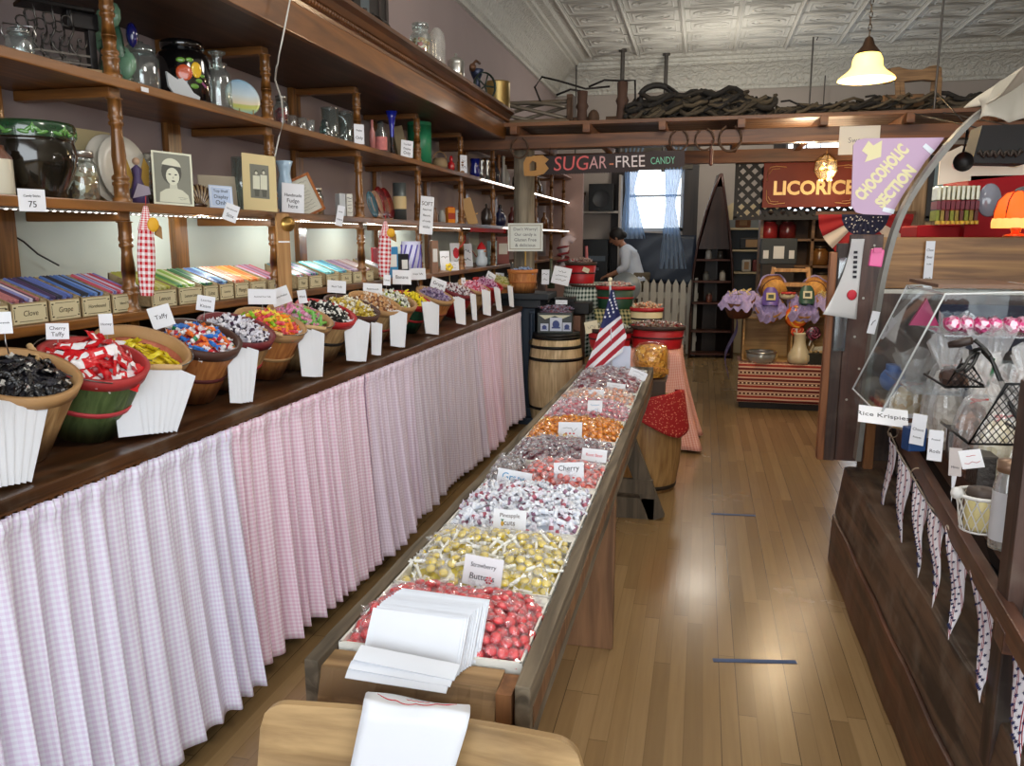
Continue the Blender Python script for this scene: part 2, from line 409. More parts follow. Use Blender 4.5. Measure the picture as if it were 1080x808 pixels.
b.add([(x,y,z)for y in(-.2,6.62)for x,z in cp_],[(k,(k+1)%10,10+(k+1)%10,10+k)for k in range(10)]+[tuple(range(10)),tuple(range(10,20))]);b.build('crown',wood((66,38,18),(112,68,34),'Y',4,.4,coat=.25),unit)
b=B()
for k in range(260):b.sph((.429,.0+k*.0255,2.49),(.009,.009,.012),6)
b.build('bead_edge_pattern',wood((74,44,20),(122,76,38),'Y',4,.4),unit)
b=B();b.box((.1,3.2,2.352),(.58,6.8,.02));b.build('soffit',wood((58,38,28),(86,60,46),'Y',4,.5),unit)
b=B();b.box((.09,3.2,2.555),(.60,6.8,.02));b.build('top_deck',OAKD,unit)
b=B();b.box((.1,8.8,2.352),(.3,4.4,.02));b.box((.15,11.05,1.6),(.5,.08,1.75));b.build('end_panel',P((176,146,138),.7),unit)
LED=P((255,250,240),.5,emit=6)
def led(p0,p1,label,r=.003,gap=.028):
 b=B();p0,p1=Vector(p0),Vector(p1);n=int((p1-p0).length/gap)
 b.tube([p0,p1],r*.8,4,0)
 for k in range(n):b.box(p0.lerp(p1,(k+.5)/n)+Vector((0,0,-r*.6)),(r*1.6,.009,r*.8),1)
 tag(b.build('led_strip',[P((210,210,205),.5),LED]),label,'light strip')
led((-1.83,.6,SH[1]-.034),(-1.83,6.4,SH[1]-.034),'string of small white lights stuck under the front of the third shelf')
led((-1.788,6.55,SH[2]-.01),(-1.788,11,SH[2]-.01),'white light strip along the edge of the far upper shelf',.009,.012)
led((-1.788,7.3,SH[1]-.01),(-1.788,11,SH[1]-.01),'white light strip along the edge of the far middle shelf',.009,.012)
CT=1.0
CTW=wood((48,28,14),(98,62,34),'Y',5,.4,coat=.3,worn=.25)
counter=thing('counter','long dark wood counter with dentil edge running under the oak shelves','counter',(-1.8,0,0))
b=B();b.box((-.02,3.3,CT-.015),(.76,6.5,.03));b.build('counter_top',CTW,counter,bevel=.006)
b=B();b.box((.325,3.3,CT-.043),(.03,6.48,.028));b.box((.335,3.3,CT-.034),(.04,6.48,.008));b.build('front_moulding',CTW,counter)
b=B()
for k in range(215):b.box((.342,.1+k*.03,CT-.048),(.008,.013,.012))
b.build('dentil_pattern',wood((84,52,26),(140,92,50),'Y',5,.4),counter)
b=B();b.box((-.1,3.3,.48),(.5,6.4,.92));b.build('body',P((40,28,20),.7),counter)
b=B();b.tube([(.335,.2,.938),(.335,6.5,.938)],.007,8);b.build('curtain_rail',P((150,140,120),.4,.6),counter)
def skirt(y0,y1,c1,c2,label,seed,flare=.05):
 r=random.Random(seed);ph=[r.uniform(0,6)for _ in range(6)];n=max(2,round((y1-y0)/.078));L=y1-y0
 def fn(u,v):
  y=y0+L*u;k=v**.7
  uu=u+.012*math.sin(u*11+ph[0])*v
  a=.005+.021*k*(1+.45*math.sin(u*7+ph[1]))
  fold=math.sin(uu*n*2*PI+ph[2]+1.6*math.sin(u*9+ph[3])+.9*math.sin(u*23+ph[5]))+.35*math.sin(uu*n*1.07*PI+ph[4]+v)
  head=.005*math.sin(u*L/.018*2*PI)if v<.05 else .0025*math.sin(u*L/.03*2*PI)*(1-v)
  x=-1.452+a*fold+head+flare*v**1.6+.02*v*math.sin(u*5+ph[5])
  bulge=.007*math.exp(-((v-.018)/.016)**2)
  return(x+bulge,y+.010*k*math.cos(uu*n*2*PI+ph[2]),.955-.865*v+.012*v*math.sin(u*6+ph[1]))
 b=B();b.grid(fn,int(n*18),34,uvf=lambda u,v:(u*L*1.7,v*.92))
 tag(b.build('skirt_curtain',checks(c1,c2,.0155),solid=.002),label,'curtain')
W_,PK=(244,236,246),(232,190,218)
skirt(.25,2.24,(236,238,252),(222,210,236),'pale lilac gingham counter curtain, the one under the red and green baskets',1,.045)
skirt(2.2,3.34,(244,230,241),(229,192,214),'pinkest gingham counter curtain under the fruit candy baskets',2,.04)
skirt(3.3,3.98,(234,222,236),(216,196,214),'short pink gingham counter curtain under the black and white candy basket',3,.06)
skirt(3.93,5.2,(218,210,218),(198,180,194),'greyish pink gingham counter curtain in the middle of the far half',4,.04)
skirt(5.15,5.85,(234,216,226),(216,182,200),'narrow pink gingham counter curtain next to the last one',5,.05)
skirt(5.8,6.5,(236,226,232),(210,190,206),'last pale gingham counter curtain by the blue pedestal',6,.03)
PW=wood((74,42,18),(124,76,38),'X',4,.5);PD=wood((54,34,20),(90,60,36),'X',4,.6)
perg=thing('pergola','brown timber beam frame with a plank deck spanning the shop below the ceiling','pergola',(1.0,6.6,0))
b=B();b.box((0,0,2.315),(6.3,.1,.105));b.build('front_beam',PW,perg,bevel=.006)
b=B();b.box((0,-.02,2.447),(6.3,.12,.03));b.build('front_board',wood((84,50,26),(126,82,46),'X',4,.5),perg,bevel=.004)
b=B();first=None
b.box((0,.7,.0),(.055,1.9,.07))
for k in range(11):
 if first is None:first=b.build('joist',PW,perg,loc=(-2.5+k*.58,.1,2.40),bevel=.004)
 else:c=first.copy();COL.objects.link(c);c.location=(-2.5+k*.58,.1,2.40)
b=B();first=None
for k in range(14):
 q=B();q.box((0,0,0),(6.3,.11,.022))
 q.build('deck_plank',PD,perg,loc=(0,.12+k*.122,2.45),rot=(0,0,U(-.002,.002)))
b=B();b.box((0,1.7,2.33),(6.3,.1,.12));b.build('rear_beam',PW,perg)
b=B();b.cyl((-2.485,.2,0),(-2.485,.2,2.27),.092,.088,16);b.build('log_post',wood((92,84,72),(150,138,118),'Z',6,.8,.5),perg)
b=B();b.box((2.1,.1,1.13),(.12,.12,2.26));b.build('square_post',PD,perg)
SD=wood((120,100,78),(176,152,122),'Z',5,.7)
b=B()
for k in range(26):
 x=1.56+k*.105
 if 1.86<x<2.22:b.box((x,7.62,.85),(.1,.03,1.7));b.box((x,7.62,2.24),(.1,.03,.02));continue
 b.box((x,7.62+.012*(k%2),1.125),(.1,.03,2.25))
struct(b,'wall_partition_slat',SD)
o=B();
for c,d in(((2.03,7.6,1.72),(.42,.06,.04)),((2.03,7.6,2.22),(.42,.06,.04)),((1.84,7.6,1.97),(.04,.06,.5)),((2.22,7.6,1.97),(.04,.06,.5)),((2.03,7.6,1.97),(.02,.05,.5))):o.box(c,d)
wo=struct(o,'window_3',P((40,40,40),.5));g=B();g.box((2.03,7.62,1.97),(.36,.006,.46));g.build('window_pane',P((120,150,150),.1,emit=.0,spec=1),wo)
wd=bpy.data.worlds.new('sky');S.world=wd;wd.use_nodes=True
wd.node_tree.nodes['Background'].inputs[0].default_value=(.90,.96,1,1);wd.node_tree.nodes['Background'].inputs[1].default_value=5.0
def area(name,loc,rot,sx,sy,power,col=(1,1,1),portal=False):
 l=bpy.data.lights.new(name,'AREA');l.shape='RECTANGLE';l.size=sx;l.size_y=sy;l.energy=power;l.color=col
 if portal:l.cycles.is_portal=True
 o=bpy.data.objects.new(name,l);COL.objects.link(o);o.location=loc;o.rotation_euler=rot;return o
area('front_window_portal',(1.15,-2.5,1.93),(PI/2,0,0),6.1,2.75,10,portal=True)
area('back_window_portal',(-.72,12.45,2.33),(-PI/2,0,0),.9,1.4,10,portal=True)
area('side_window_portal',(1.78,12.45,2.33),(-PI/2,0,0),1.5,1.5,10,portal=True)
def bulb(name,loc,power,col,r=.05):
 l=bpy.data.lights.new(name,'POINT');l.energy=power;l.color=col;l.shadow_soft_size=r
 o=bpy.data.objects.new(name,l);COL.objects.link(o);o.location=loc;return o
WARM=(1,.78,.5)
bulb('pendant_bulb',(.92,5.5,2.50),14,WARM,.06)
bulb('front_fill',(.6,1.2,3.2),60,(1,.95,.88),.3)  # added fill for the upper wall and ceiling, no known lamp here
bulb('rear_fill',(.1,10.3,3.0),40,(1,.92,.8),.25)  # added light to lift the back wall, unseen and not a real pendant
bulb('aisle_fill',(.3,4.4,3.1),58,(1,.93,.84),.3)  # added fill that brightens ceiling and deck from an invented position
bulb('chandelier_bulb',(1.12,7.9,2.1),12,WARM,.05)
bulb('display_spot',(.75,6.95,2.2),26,WARM,.06)
bulb('wagon_fill',(1.15,2.35,1.72),9,(1,.96,.9),.06)  # added to brighten the bags and case on the wagon; invented source
for k,y in enumerate((2.9,3.75,4.6,5.6)):bulb('shelf_lamp',(-1.93,y,SH[1]-.05),3.0,(.95,1,.97),.03)
S.view_settings.view_transform='Standard';S.view_settings.look='None';S.view_settings.gamma=1
S.view_settings.use_curve_mapping=False;S.view_settings.exposure=0.0
S.cycles.transparent_max_bounces=24;S.cycles.use_denoising=True
CEL=clear((252,252,254),.04,.10,.10)
def jag(p,r,a):return Vector((p.x+r.uniform(-a,a),p.y+r.uniform(-a,a),p.z+r.uniform(-a,a)))
def twist_candy(col,r=.0105,flat=.6,wrap=None,tail=.012,seed=1,coat=.6):
 """boiled sweet in a twist wrapper: ellipsoid, crinkled film, two flared tails"""
 rr=random.Random(seed);b=B()
 b.sph((0,0,0),(r,r,r*flat),9,0)
 o=len(b.v);b.sph((0,0,0),(r*1.22,r*1.14,r*flat*1.25),7,1)
 for i in range(o,len(b.v)):b.v[i]=jag(b.v[i],rr,r*.13)
 for k in range(len(b.sm)):
  if b.mi[k]==1:b.sm[k]=False
 for s in(-1,1):
  def fn(u,v):
   w=r*(.18+.95*v);x=s*(r*1.05+tail*v)
   return(x,w*(2*u-1),r*.42*math.sin(u*11+v*3+seed)*(.25+v))
  b.grid(fn,6,2,1,smooth=False)
 return b,[P(col,.22,coat=coat),wrap or CEL]
def taffy(col,paper,L=.032,r=.0085,seed=1,band=True):
 """soft sweet rolled in waxed paper with twisted ends"""
 rr=random.Random(seed);b=B()
 pr=[(.0006,-L*.5),(r,-L*.48),(r*1.08,-L*.2),(r*1.05,0),(r*1.08,L*.2),(r,L*.48),(.0006,L*.5)]
 M=Matrix.Rotation(PI/2,4,'Y');mi=[0,0,1 if band else 0,1 if band else 0,0,0]
 b.lathe(pr,7,mi=mi,M=M,smooth=False,sy=.8)
 for s in(-1,1):
  b.grid(lambda u,v:(s*(L*.5+.014*v),(2*u-1)*r*(.25+1.1*v),r*.5*math.sin(u*9+seed)*(.3+v)),5,2,0,smooth=False)
 return b,[P(paper,.45),P(col,.4)]
def packet(c1,c2,L=.065,w=.024,t=.007,c3=None,split=.45):
 """flat bar in a crimped foil packet, two colours"""
 b=B();nx=12
 def fn(sg):
  def f(u,v):
   e=math.sin(PI*min(1,max(0,(u-.08)/.84)))**.35 if .08<u<.92 else 0
   zig=.0012*(1 if int(v*8)%2 else-1)if u<.01 or u>.99 else 0
   return(L*(u-.5)+zig,w*(v-.5),sg*(t*.5*e*math.sin(PI*v)**.4+.0003)+.0012*math.sin(v*9+u*14))
  return f
 mf=lambda u,v:(2 if c3 and .3<v<.7 and .2<u<.5 else 0)if u<1-split else 1
 for sg in(-1,1):b.grid(fn(sg),nx,6,0,smooth=False,mf=mf)
 return b,[P(c1,.3,coat=.3),P(c2,.35)]+([P(c3,.35)]if c3 else[])
NAMECOUNT={}
def scatter_on(name,protos,pts,label,cat,group,tiltmax=.6,jz=.004,rs=1):
 """one copy of a sweet at each point (p, normal frame quaternion)"""
 r=random.Random(rs);obs=[b.build(name,m)for b,m in protos];used=[False]*len(obs)
 for p,q in pts:
  k=r.randrange(len(obs))
  o=obs[k]if not used[k]else obs[k].copy()
  if used[k]:COL.objects.link(o)
  used[k]=True
  e=Euler((r.uniform(-tiltmax,tiltmax),r.uniform(-tiltmax,tiltmax),r.uniform(0,6.28))).to_quaternion()
  o.rotation_euler=(q@e).to_euler();o.location=p+q@Vector((0,0,r.uniform(-jz,jz)))
  tag(o,label,cat,group)
 for k,o in enumerate(obs):
  if not used[k]:bpy.data.objects.remove(o)
def darts(n,ok,lo,hi,dmin,r):
 out=[];tries=0
 while len(out)<n and tries<n*60:
  tries+=1;p=(r.uniform(lo[0],hi[0]),r.uniform(lo[1],hi[1]))
  if ok(*p)and all((p[0]-a)**2+(p[1]-c)**2>dmin*dmin for a,c in out):out.append(p)
  if tries%(n*12)==0:dmin*=.88
 return out
def mottle(cols,scale=60):
 key=('mo',str(cols),scale)
 if key in MC:return MC[key]
 t=NT('heap');vo=t.n('TexVoronoi');vo.inputs['Scale'].default_value=scale;t.l(t.coord(),vo.inputs[0])
 s=t.n('SeparateXYZ');t.l(vo.outputs['Color'],s.inputs[0]);r=t.n('ValToRGB');r.color_ramp.interpolation='CONSTANT'
 r.color_ramp.elements[0].color=lin(cols[0]);r.color_ramp.elements[1].color=lin(cols[-1]);r.color_ramp.elements[1].position=1-1/len(cols)
 for i in range(1,len(cols)-1):e=r.color_ramp.elements.new(i/len(cols));e.color=lin(cols[i])
 t.l(s.outputs[0],r.inputs[0]);t.l(r.outputs[0],t.b.inputs['Base Color']);t.b.inputs['Roughness'].default_value=.35
 t.bump(vo.outputs['Distance'],.8,.01);MC[key]=t.m;return t.m
def stave(c1,c2):return wood(c1,c2,'Z',10,.6,.2)
NAT=((160,122,78),(206,170,120));ORN=((158,92,44),(204,138,78));GRN=((62,84,44),(102,122,72));DGR=((16,52,34),(30,76,50))
SAL=((180,92,66),(214,128,98));RED=((130,22,26),(180,40,40));BRN=((92,52,36),(136,84,58))
cRED,cBLK,cBRN,cNAT,cSAL,cDRK=(178,54,54),(34,30,28),(78,48,38),(178,138,92),(196,104,84),(120,30,40)
def basket(name,label,loc,R=.142,r0=.098,H=.2,tilt=.33,body=NAT,rim=cNAT,mid=None,fwd=.08,handle=None,group='bushel baskets of candy on the counter',inner=None,yaw=0,cat='basket'):
 t=thing(name,label,cat,loc)
 Rm=Euler((fwd,tilt,yaw),'XYZ')
 t.rotation_euler=Rm;t.location=Vector(loc)+Vector((0,0,r0*(abs(math.sin(tilt))+abs(math.sin(fwd))*.6)))
 b=B();n=72
 b.lathe([(.001,.004),(r0*.98,.004),(r0,0),(r0+(R-r0)*.5,H*.5),(R,H)],n,flute=.008,fn=18)
 b.lathe([(R,H),(R-.005,H),(r0+(R-r0)*.5-.005,H*.5),(r0-.005,.01),(.001,.01)],n,mi=1)
 b.build('body',[stave(*body),stave(*(inner or body))],t)
 def band(z0,z1,m,nm,th=.004,ins=False):
  rz=lambda z:r0+(R-r0)*z/H
  q=B();q.lathe([(rz(z0)+.001,z0),(rz(z0)+th,z0),(rz(z1)+th,z1),(rz(z1)-(.009 if ins else 0),z1),(rz(z0)-(.009 if ins else-.001),z0)],40)
  q.build(nm,P(m,.6,var=.12,vscale=30),t)
 band(H-.03,H+.002,rim,'rim_band',.005,True)
 if mid:band(H*.42,H*.42+.014,mid,'middle_band')
 if handle is not None:
  a=handle;q=B();pts=[]
  for k in range(15):
   th=PI*k/14;x,y=(R+.008)*math.cos(th),(R+.012)*math.sin(th)
   pts.append(Vector((x*math.cos(a)-y*math.sin(a),x*math.sin(a)+y*math.cos(a),H+.012*math.sin(th))))
  q.tube(pts,.0018,6);h=q.build('wire_handle',P((110,110,108),.35,1),t)
  q=B();q.cyl(pts[6],pts[8],.009,.009,10);d=(pts[8]-pts[6])*.35
  q.cyl(pts[6]-d,pts[8]+d,.008,.008,10);q.build('wooden_grip',P((206,170,122),.5),h)
 return t,R,H
def fill_basket(t,R,H,cname,protos,n,label,cat,group,heapcols,dome=.035,seed=1,dmin=.018,hname=None,tiltmax=.7,drop=.03):
 M=t.matrix_basis.copy();q0=t.rotation_euler.to_quaternion();r=random.Random(seed);Rf=R-.02
 hz=lambda d:H-drop+dome*(1-(d/Rf)**2)
 b=B();b.lathe([(.001,hz(0)-.006),(Rf*.3,hz(Rf*.3)-.006),(Rf*.6,hz(Rf*.6)-.006),(Rf*.85,hz(Rf*.85)-.006),(Rf,H-drop-.006),(Rf*.97,H-drop-.05),(.001,H-drop-.06)],28)
 o=b.build(hname or cname+'_heap',mottle(heapcols));o.matrix_basis=M
 tag(o,'the lower layer under the '+label.split(' in the ')[0].split(' heaped')[0]+' in their basket',cat,kind='stuff')
 pts=[]
 for x,y in darts(n,lambda x,y:x*x+y*y<Rf*Rf*.92,(-Rf,-Rf),(Rf,Rf),dmin,r):
  d=math.hypot(x,y);nrm=Vector((x*2*dome/Rf**2,y*2*dome/Rf**2,1)).normalized()
  p=M@Vector((x,y,hz(d)+.002));q=q0@Vector((0,0,1)).rotation_difference(nrm)
  pts.append((p,q))
 scatter_on(cname,protos,pts,label,cat,group,tiltmax,.006,seed)
def TC(*a,**k):return twist_candy(*a,**k)
BK=[(-26,BRN,(110,58,42),None,None,'reddish brown bushel basket at the near end of the counter, cut by the frame','caramel_candy',[taffy((150,90,40),(214,190,150),seed=1)],26,'caramel sweets in the nearest reddish basket',['8a5a2c','d6be96']),(24,NAT,cNAT,None,None,'plain tan bushel basket of black wrapped licorice, second from the near end','licorice_chew',[packet((18,18,24),(38,38,46),.05,.017,.008),packet((12,12,16),(190,186,180),.05,.017,.008,split=.2)],64,'black foil wrapped licorice chews in the plain tan basket',['0c0c10','1a1a20','24242c']),(104,GRN,cRED,(196,62,70),2.6,'green bushel basket with red rim and band holding red and white packets','red_taffy_packet',[packet((206,24,34),(238,236,238),.075,.03,.008,(240,238,240)),packet((206,24,34),(238,236,238),.075,.03,.008,split=.3),packet((196,20,30),(206,24,34),.075,.026,.008)],46,'red and white taffy packets heaped in the green basket',['a01018','c81e28','d8d4d6']),(166,SAL,cNAT,None,4.2,'salmon stained bushel basket with tan rim holding yellow packets','yellow_taffy_packet',[packet((236,214,30),(228,200,24),.06,.019,.009,(60,54,20)),packet((240,222,50),(60,54,20),.06,.019,.009,split=.12)],36,'yellow honey taffy packets in the salmon basket',['e0c81e','c8aa14']),(212,ORN,cBRN,(96,40,40),None,'tan bushel basket with dark brown rim and dark red band holding mixed taffy','assorted_taffy',[taffy((214,40,50),(236,226,230),seed=2),taffy((40,110,200),(60,130,214),seed=3),taffy((236,110,40),(240,130,60),seed=4),taffy((190,30,60),(232,224,228),seed=5),taffy((30,130,80),(236,236,236),seed=6)],60,'mixed red, orange and blue taffy in the dark rimmed basket',['c83040','e07030','dcd2d8','8c2030']),(248,NAT,(112,30,38),(170,40,48),None,'tan bushel basket with dark red rim and red band holding black and white kisses','purple_white_taffy',[taffy((40,26,50),(238,236,242),seed=7),taffy((60,40,66),(228,226,236),.03,seed=8)],66,'purple black and white taffy kisses in the red banded basket',['2a1e34','e6e4ec','b4b0c0']),(291,ORN,cNAT,cNAT,3.6,'orange tan bushel basket of rainbow fruit candy between two white bag bundles','fruit_taffy',[taffy((130,190,40),(150,206,60),seed=9),taffy((240,130,30),(246,150,50),seed=10),taffy((240,210,50),(244,220,80),seed=11),taffy((206,50,70),(230,90,100),seed=12)],66,'green, orange, yellow and red fruit taffy in the orange basket',['8cbe32','f08c28','d23c50','f0d03c']),(322,NAT,cNAT,None,4.0,'tan bushel basket of pink and green chews beside the rainbow fruit basket','watermelon_taffy',[taffy((220,120,160),(226,150,186),.04,seed=13),taffy((130,190,90),(120,190,90),.04,seed=14),taffy((200,110,150),(214,170,190),.04,seed=15)],50,'pink and green watermelon taffy in the tan basket',['d282a5','82be5a','d2aabe']),(349,NAT,(178,30,34),cBLK,None,'tan bushel basket with bright red rim and black band holding black and white candy','black_white_taffy',[taffy((20,20,18),(236,234,226),seed=16),taffy((30,32,26),(30,30,28),seed=17)],70,'black and white striped taffy in the red rimmed basket',['141412','e6e4dc','32342a']),(379,NAT,cBRN,None,None,'tan bushel basket with brown rim holding gold and white candy','gold_white_taffy',[taffy((200,170,50),(240,236,220),seed=18),taffy((170,140,40),(214,190,90),seed=19)],60,'gold and white taffy in the brown rimmed basket',['c8aa32','e6dcc8','8c7828']),(403,NAT,cNAT,(170,60,50),None,'pale tan bushel basket with thin red band holding brown and white candy','peanut_taffy',[taffy((170,110,60),(236,226,210),seed=20),taffy((120,70,40),(206,160,110),seed=21)],50,'brown and white peanut butter taffy in the pale basket with the thin red band',['aa6e3c','e6dcc8','784628']),(421,ORN,cNAT,(150,90,50),None,'orange bushel basket of white and lime candy in front of the yellow candy','lime_white_taffy',[taffy((170,180,60),(236,236,226),seed=22),taffy((60,60,50),(226,226,216),seed=23)],46,'white and lime taffy in the orange basket',['e6e6dc','aab43c','3c3c32']),(442,DGR,(178,32,36),(170,36,40),None,'dark green bushel basket with red rim and band heaped with yellow candy','banana_taffy',[taffy((240,220,40),(244,226,60),seed=24),taffy((60,50,20),(240,220,60),seed=25)],60,'bright yellow banana taffy in the dark green basket',['f0dc28','c8b41e','504614']),(466,ORN,cNAT,(150,80,50),None,'tan bushel basket heaped with lilac candy beyond the dark green basket','grape_taffy',[taffy((120,90,140),(186,170,196),seed=26),taffy((90,70,100),(150,130,160),seed=27)],50,'lilac grape taffy in the tan basket beyond the dark green one',['786490','b4aabe','504060']),(489,RED,cDRK,None,None,'red bushel basket with dark rim heaped with white and maroon candy','peppermint_taffy',[taffy((120,30,50),(232,224,226),seed=28),taffy((90,50,60),(206,196,200),seed=29)],46,'white and maroon peppermint taffy in the red basket',['78283c','e0d8da','503038']),(506,NAT,cNAT,None,None,'small looking tan bushel basket of pink candy third from the far end','cherry_taffy',[taffy((190,60,90),(226,170,190),seed=30)],40,'pink cherry taffy in the third basket from the far end',['be3c5a','e0aabe']),(520,RED,(178,32,36),None,None,'red bushel basket of purple pink candy next to the last basket','raspberry_taffy',[taffy((150,50,110),(206,160,186),seed=31)],40,'purple pink raspberry taffy in the red basket next to the last',['96326e','cda0ba']),(534,ORN,cNAT,None,None,'last tan bushel basket at the far end of the counter, pale yellow candy','pear_taffy',[taffy((170,170,80),(214,206,150),seed=32)],40,'pale yellow green pear taffy in the last basket on the counter',['aaaa50','d6ce96']),]
BPOS=[]
for i,(u,body,rim,mid,hd,lab,cn,pr,n,cl,hc)in enumerate(BK):
 p=at(u,395 if u<300 else 330,X=-1.60);y=p.y
 if u==-26:y=1.33
 x=-1.70 if i>4 else(-1.665,-1.665,-1.655,-1.70,-1.69)[i]
 y+={2:-.03,3:-.05,4:.05,5:.03}.get(i,0)
 if BPOS:y=max(y,BPOS[-1][1]+.24)
 near=i<12
 t,R,H=basket('bushel_basket',lab,(x,y,CT),R=.134 if near else .122,r0=.09 if near else .083,H=.21 if near else .185,tilt=.36 if i!=3 else .42,body=body,rim=rim,mid=mid,fwd=.10,handle=hd,inner=((200,110,84),(216,128,100))if body is SAL else None)
 BPOS.append((x,y))
 fill_basket(t,R,H,cn,pr,n,cl,'candy',cn.replace('_',' ')+' pieces in one basket',hc,dome={2:.075,3:.035}.get(i,.052),seed=i+3,dmin=.02 if 'packet' not in cn else .026,tiltmax=.5 if 'packet' in cn or 'chew' in cn else .7,drop=.03 if i!=3 else .05)
def bag_mesh(w=.125,h=.235):
 b=B()
 b.grid(lambda u,v:(w*(u-.5),-.0012-.0014*math.sin(PI*v)+.0006*math.sin(u*20),h*v),8,8)
 b.grid(lambda u,v:(w*(u-.5),.0012+.0010*math.sin(PI*v),h*v),8,8)
 n=9
 for u in(-.5,.5):b.add([(w*u,s,h*k/8)for s in(-.0013,.0013)for k in range(n)],[(k,k+1,n+k+1,n+k)for k in range(n-1)])
 b.add([(w*u,s,0)for s in(-.0013,.0013)for u in(-.5,.5)],[(0,1,3,2)])
 return b
BAGM=P((222,226,234),.65)
bagp=bag_mesh().build('paper_bag',BAGM);used=0
BAGS=[(2,503,.15,.20,'plain tan licorice basket',6),(160,463,.145,.19,'green basket of red packets',8),(256,425,.10,.2,'dark rimmed mixed taffy basket',4),(331,402,.15,.20,'rainbow fruit basket',4),(377,380,.15,.2,'red rimmed black and white candy basket',4),(397,371,.09,.17,'brown rimmed gold candy basket',2),(420,363,.14,.2,'pale basket with the thin red band',3),(457,356,.17,.2,'dark green basket',4),(487,347,.16,.19,'tan lilac candy basket',3),(501,340,.08,.2,'red peppermint basket',2),(514,336,.15,.2,'third basket from the far end',2),(527,330,.13,.2,'red basket next to the last',2),(540,326,.1,.19,'last basket on the counter',2)]
for u,v,w,h,who,n in BAGS:
 p=at(u,v,X=-1.475);p.z=CT+.002
 r=random.Random(int(u));yaw=1.05+r.uniform(-.12,.12)
 for k in range(n):
  o=bagp if not used else bagp.copy()
  if used:COL.objects.link(o)
  used=1
  fan=(k-(n-1)/2)
  ln=-.36
  R3=Euler((0,0,yaw)).to_matrix().to_4x4()@Euler((ln*.95+.008*k,.28+fan*.065+r.uniform(-.01,.01),0)).to_matrix().to_4x4()
  off=Euler((0,0,yaw)).to_matrix()@Vector((fan*.015,k*.005,0))
  o.matrix_basis=Matrix.Translation(p+off+Vector((0,0,w*.08+.004)))@R3@Matrix.Diagonal((w/.125*.45,1,h/.235*.93,1))
  tag(o,'white paper bag from the bundle at the '+who,'paper bag','white paper bags at the '+who)
CC=[(5,340,352,15,23,'first price card at the near end, above the tan basket',['Caramels'],0),(61,340,358,21,17,'price card standing in the green basket of red packets',['Cherry','Taffy'],.05),(113,329,353,13,22,'narrow price card between green and salmon baskets',['Honey'],0),(174,320,345,22,23,'tilted price card above the mixed taffy basket',['Taffy'],-.25),(216,312,328,18,16,'price card above the dark red rimmed basket',['Licorice','Kisses'],.2),(277,305,321,29,16,'wide price card reading fruit taffy above the rainbow basket',['Assorted Fruit Taffy'],.05),(299,301,321,20,18,'price card tilted up against the wide card over the rainbow basket',['Watermelon'],-.3),(320,306,320,9,14,'tiny white card above the pink and green basket',['Mint'],-.1),(355,294,309,20,13,'price card above the black and white candy basket',['Black Taffy'],.1),(393,298,311,21,12,'price card above the gold candy basket',['Butterscotch'],.08),(408,290,301,8,11,'little price card above the thin banded basket',['Lime'],.1),(424,286,300,21,15,'large price card above the orange lime candy basket',['Banana'],.05),(441,284,295,18,12,'price card touching the large one, above yellow candy',['Grape Taffy'],0),(461,292,305,18,11,'price card tilted over the lilac candy',['Grape'],.35),(489,294,301,5,8,'tiny card over the white and maroon candy',['75'],0),(516,284,296,11,9,'steeply tilted card over the purple pink candy',['Berry'],.5),(527,285,297,10,9,'last small card at the far end of the counter',['Pear'],.1)]
for u,v0,v1,w,h,lab,ln,roll in CC:
 p=at(u,v1,X=-1.66 if u<330 else-1.70);k=ppm(p)
 card(lab,p,w/k*1.02,h/k,.80,ln,tilt=.1,roll=roll,stem=.05)
for u,v0,v1,w,h,X,lab,ln,roll,yaw in((35,200,223,28,23,-1.782,'white card pinned to the third shelf edge under the big green pot',['Candy Sticks','75'],0,1.25),(241,212,233,15,18,-1.775,'small tilted card hanging from the third shelf under the display card',['Horehound','Stix'],.35,.9),(357,217,238,8,21,-1.775,'narrow card hanging askew from the third shelf',['Sticks','Here'],.2,.8),(449,208,247,16,39,-1.765,'tall paper notice hanging from the third shelf in front of a post',['SOFT','Assorted','flavors','of candy','sticks'],.08,.85)):
 p=at(u,v1,X=X);k=ppm(p);card(lab,p,w/k,h/k,yaw,ln,roll=roll,name='shelf_card' if h<30 else 'paper_notice')
p=at(153,97,X=-1.782);card('blank white sticker on the edge of the second shelf',p,.035,.014,PI/2,0,name='edge_label')
TXL,TXR,TY0,TY1,TZ=-.685,-.262,1.27,4.78,.74
WORN=wood((74,64,50),(128,114,94),'Y',6,.75,.4);ENDW=wood((120,92,60),(176,142,100),'X',6,.7,.4);LEGW=wood((96,66,42),(138,100,68),'Z',5,.6)
tb=thing('candy_table','long narrow plank table with raised sides full of candy trays','table',(-.47,3.0,0))
OX,OY=-.47,3.0
b=B();b.box((0,(TY0+TY1)/2-OY,TZ-.02),(TXR-TXL,TY1-TY0,.04));b.build('table_top',LEGW,tb)
for nm,x in(('side_rail',TXR-.012),('side_rail',TXL+.012)):
 b=B();ns=30
 for j in(0,):
  vs=[]
  for k in range(ns+1):
   y=TY0-.02+(TY1-TY0+.04)*k/ns;e=.004*math.sin(k*1.7)+.003*math.sin(k*.6)
   for dx,z in((-.014,TZ-.08+e*2),(.014,TZ-.08+e),(.014+e*.4,TZ+.047+e*.6),(-.014,TZ+.047+e*.5)):vs.append((x+dx-OX,y-OY,z))
  fs=[(4*k+i,4*k+(i+1)%4,4*k+4+(i+1)%4,4*k+4+i)for k in range(ns)for i in range(4)]+[(0,1,2,3),(4*ns,4*ns+1,4*ns+2,4*ns+3)]
  b.add(vs,fs)
 b.build('side_rail',WORN,tb,bevel=.003)
b=B();vs=[];ns=14;xa,xb=TXL+.026-OX,TXR-.06-OX
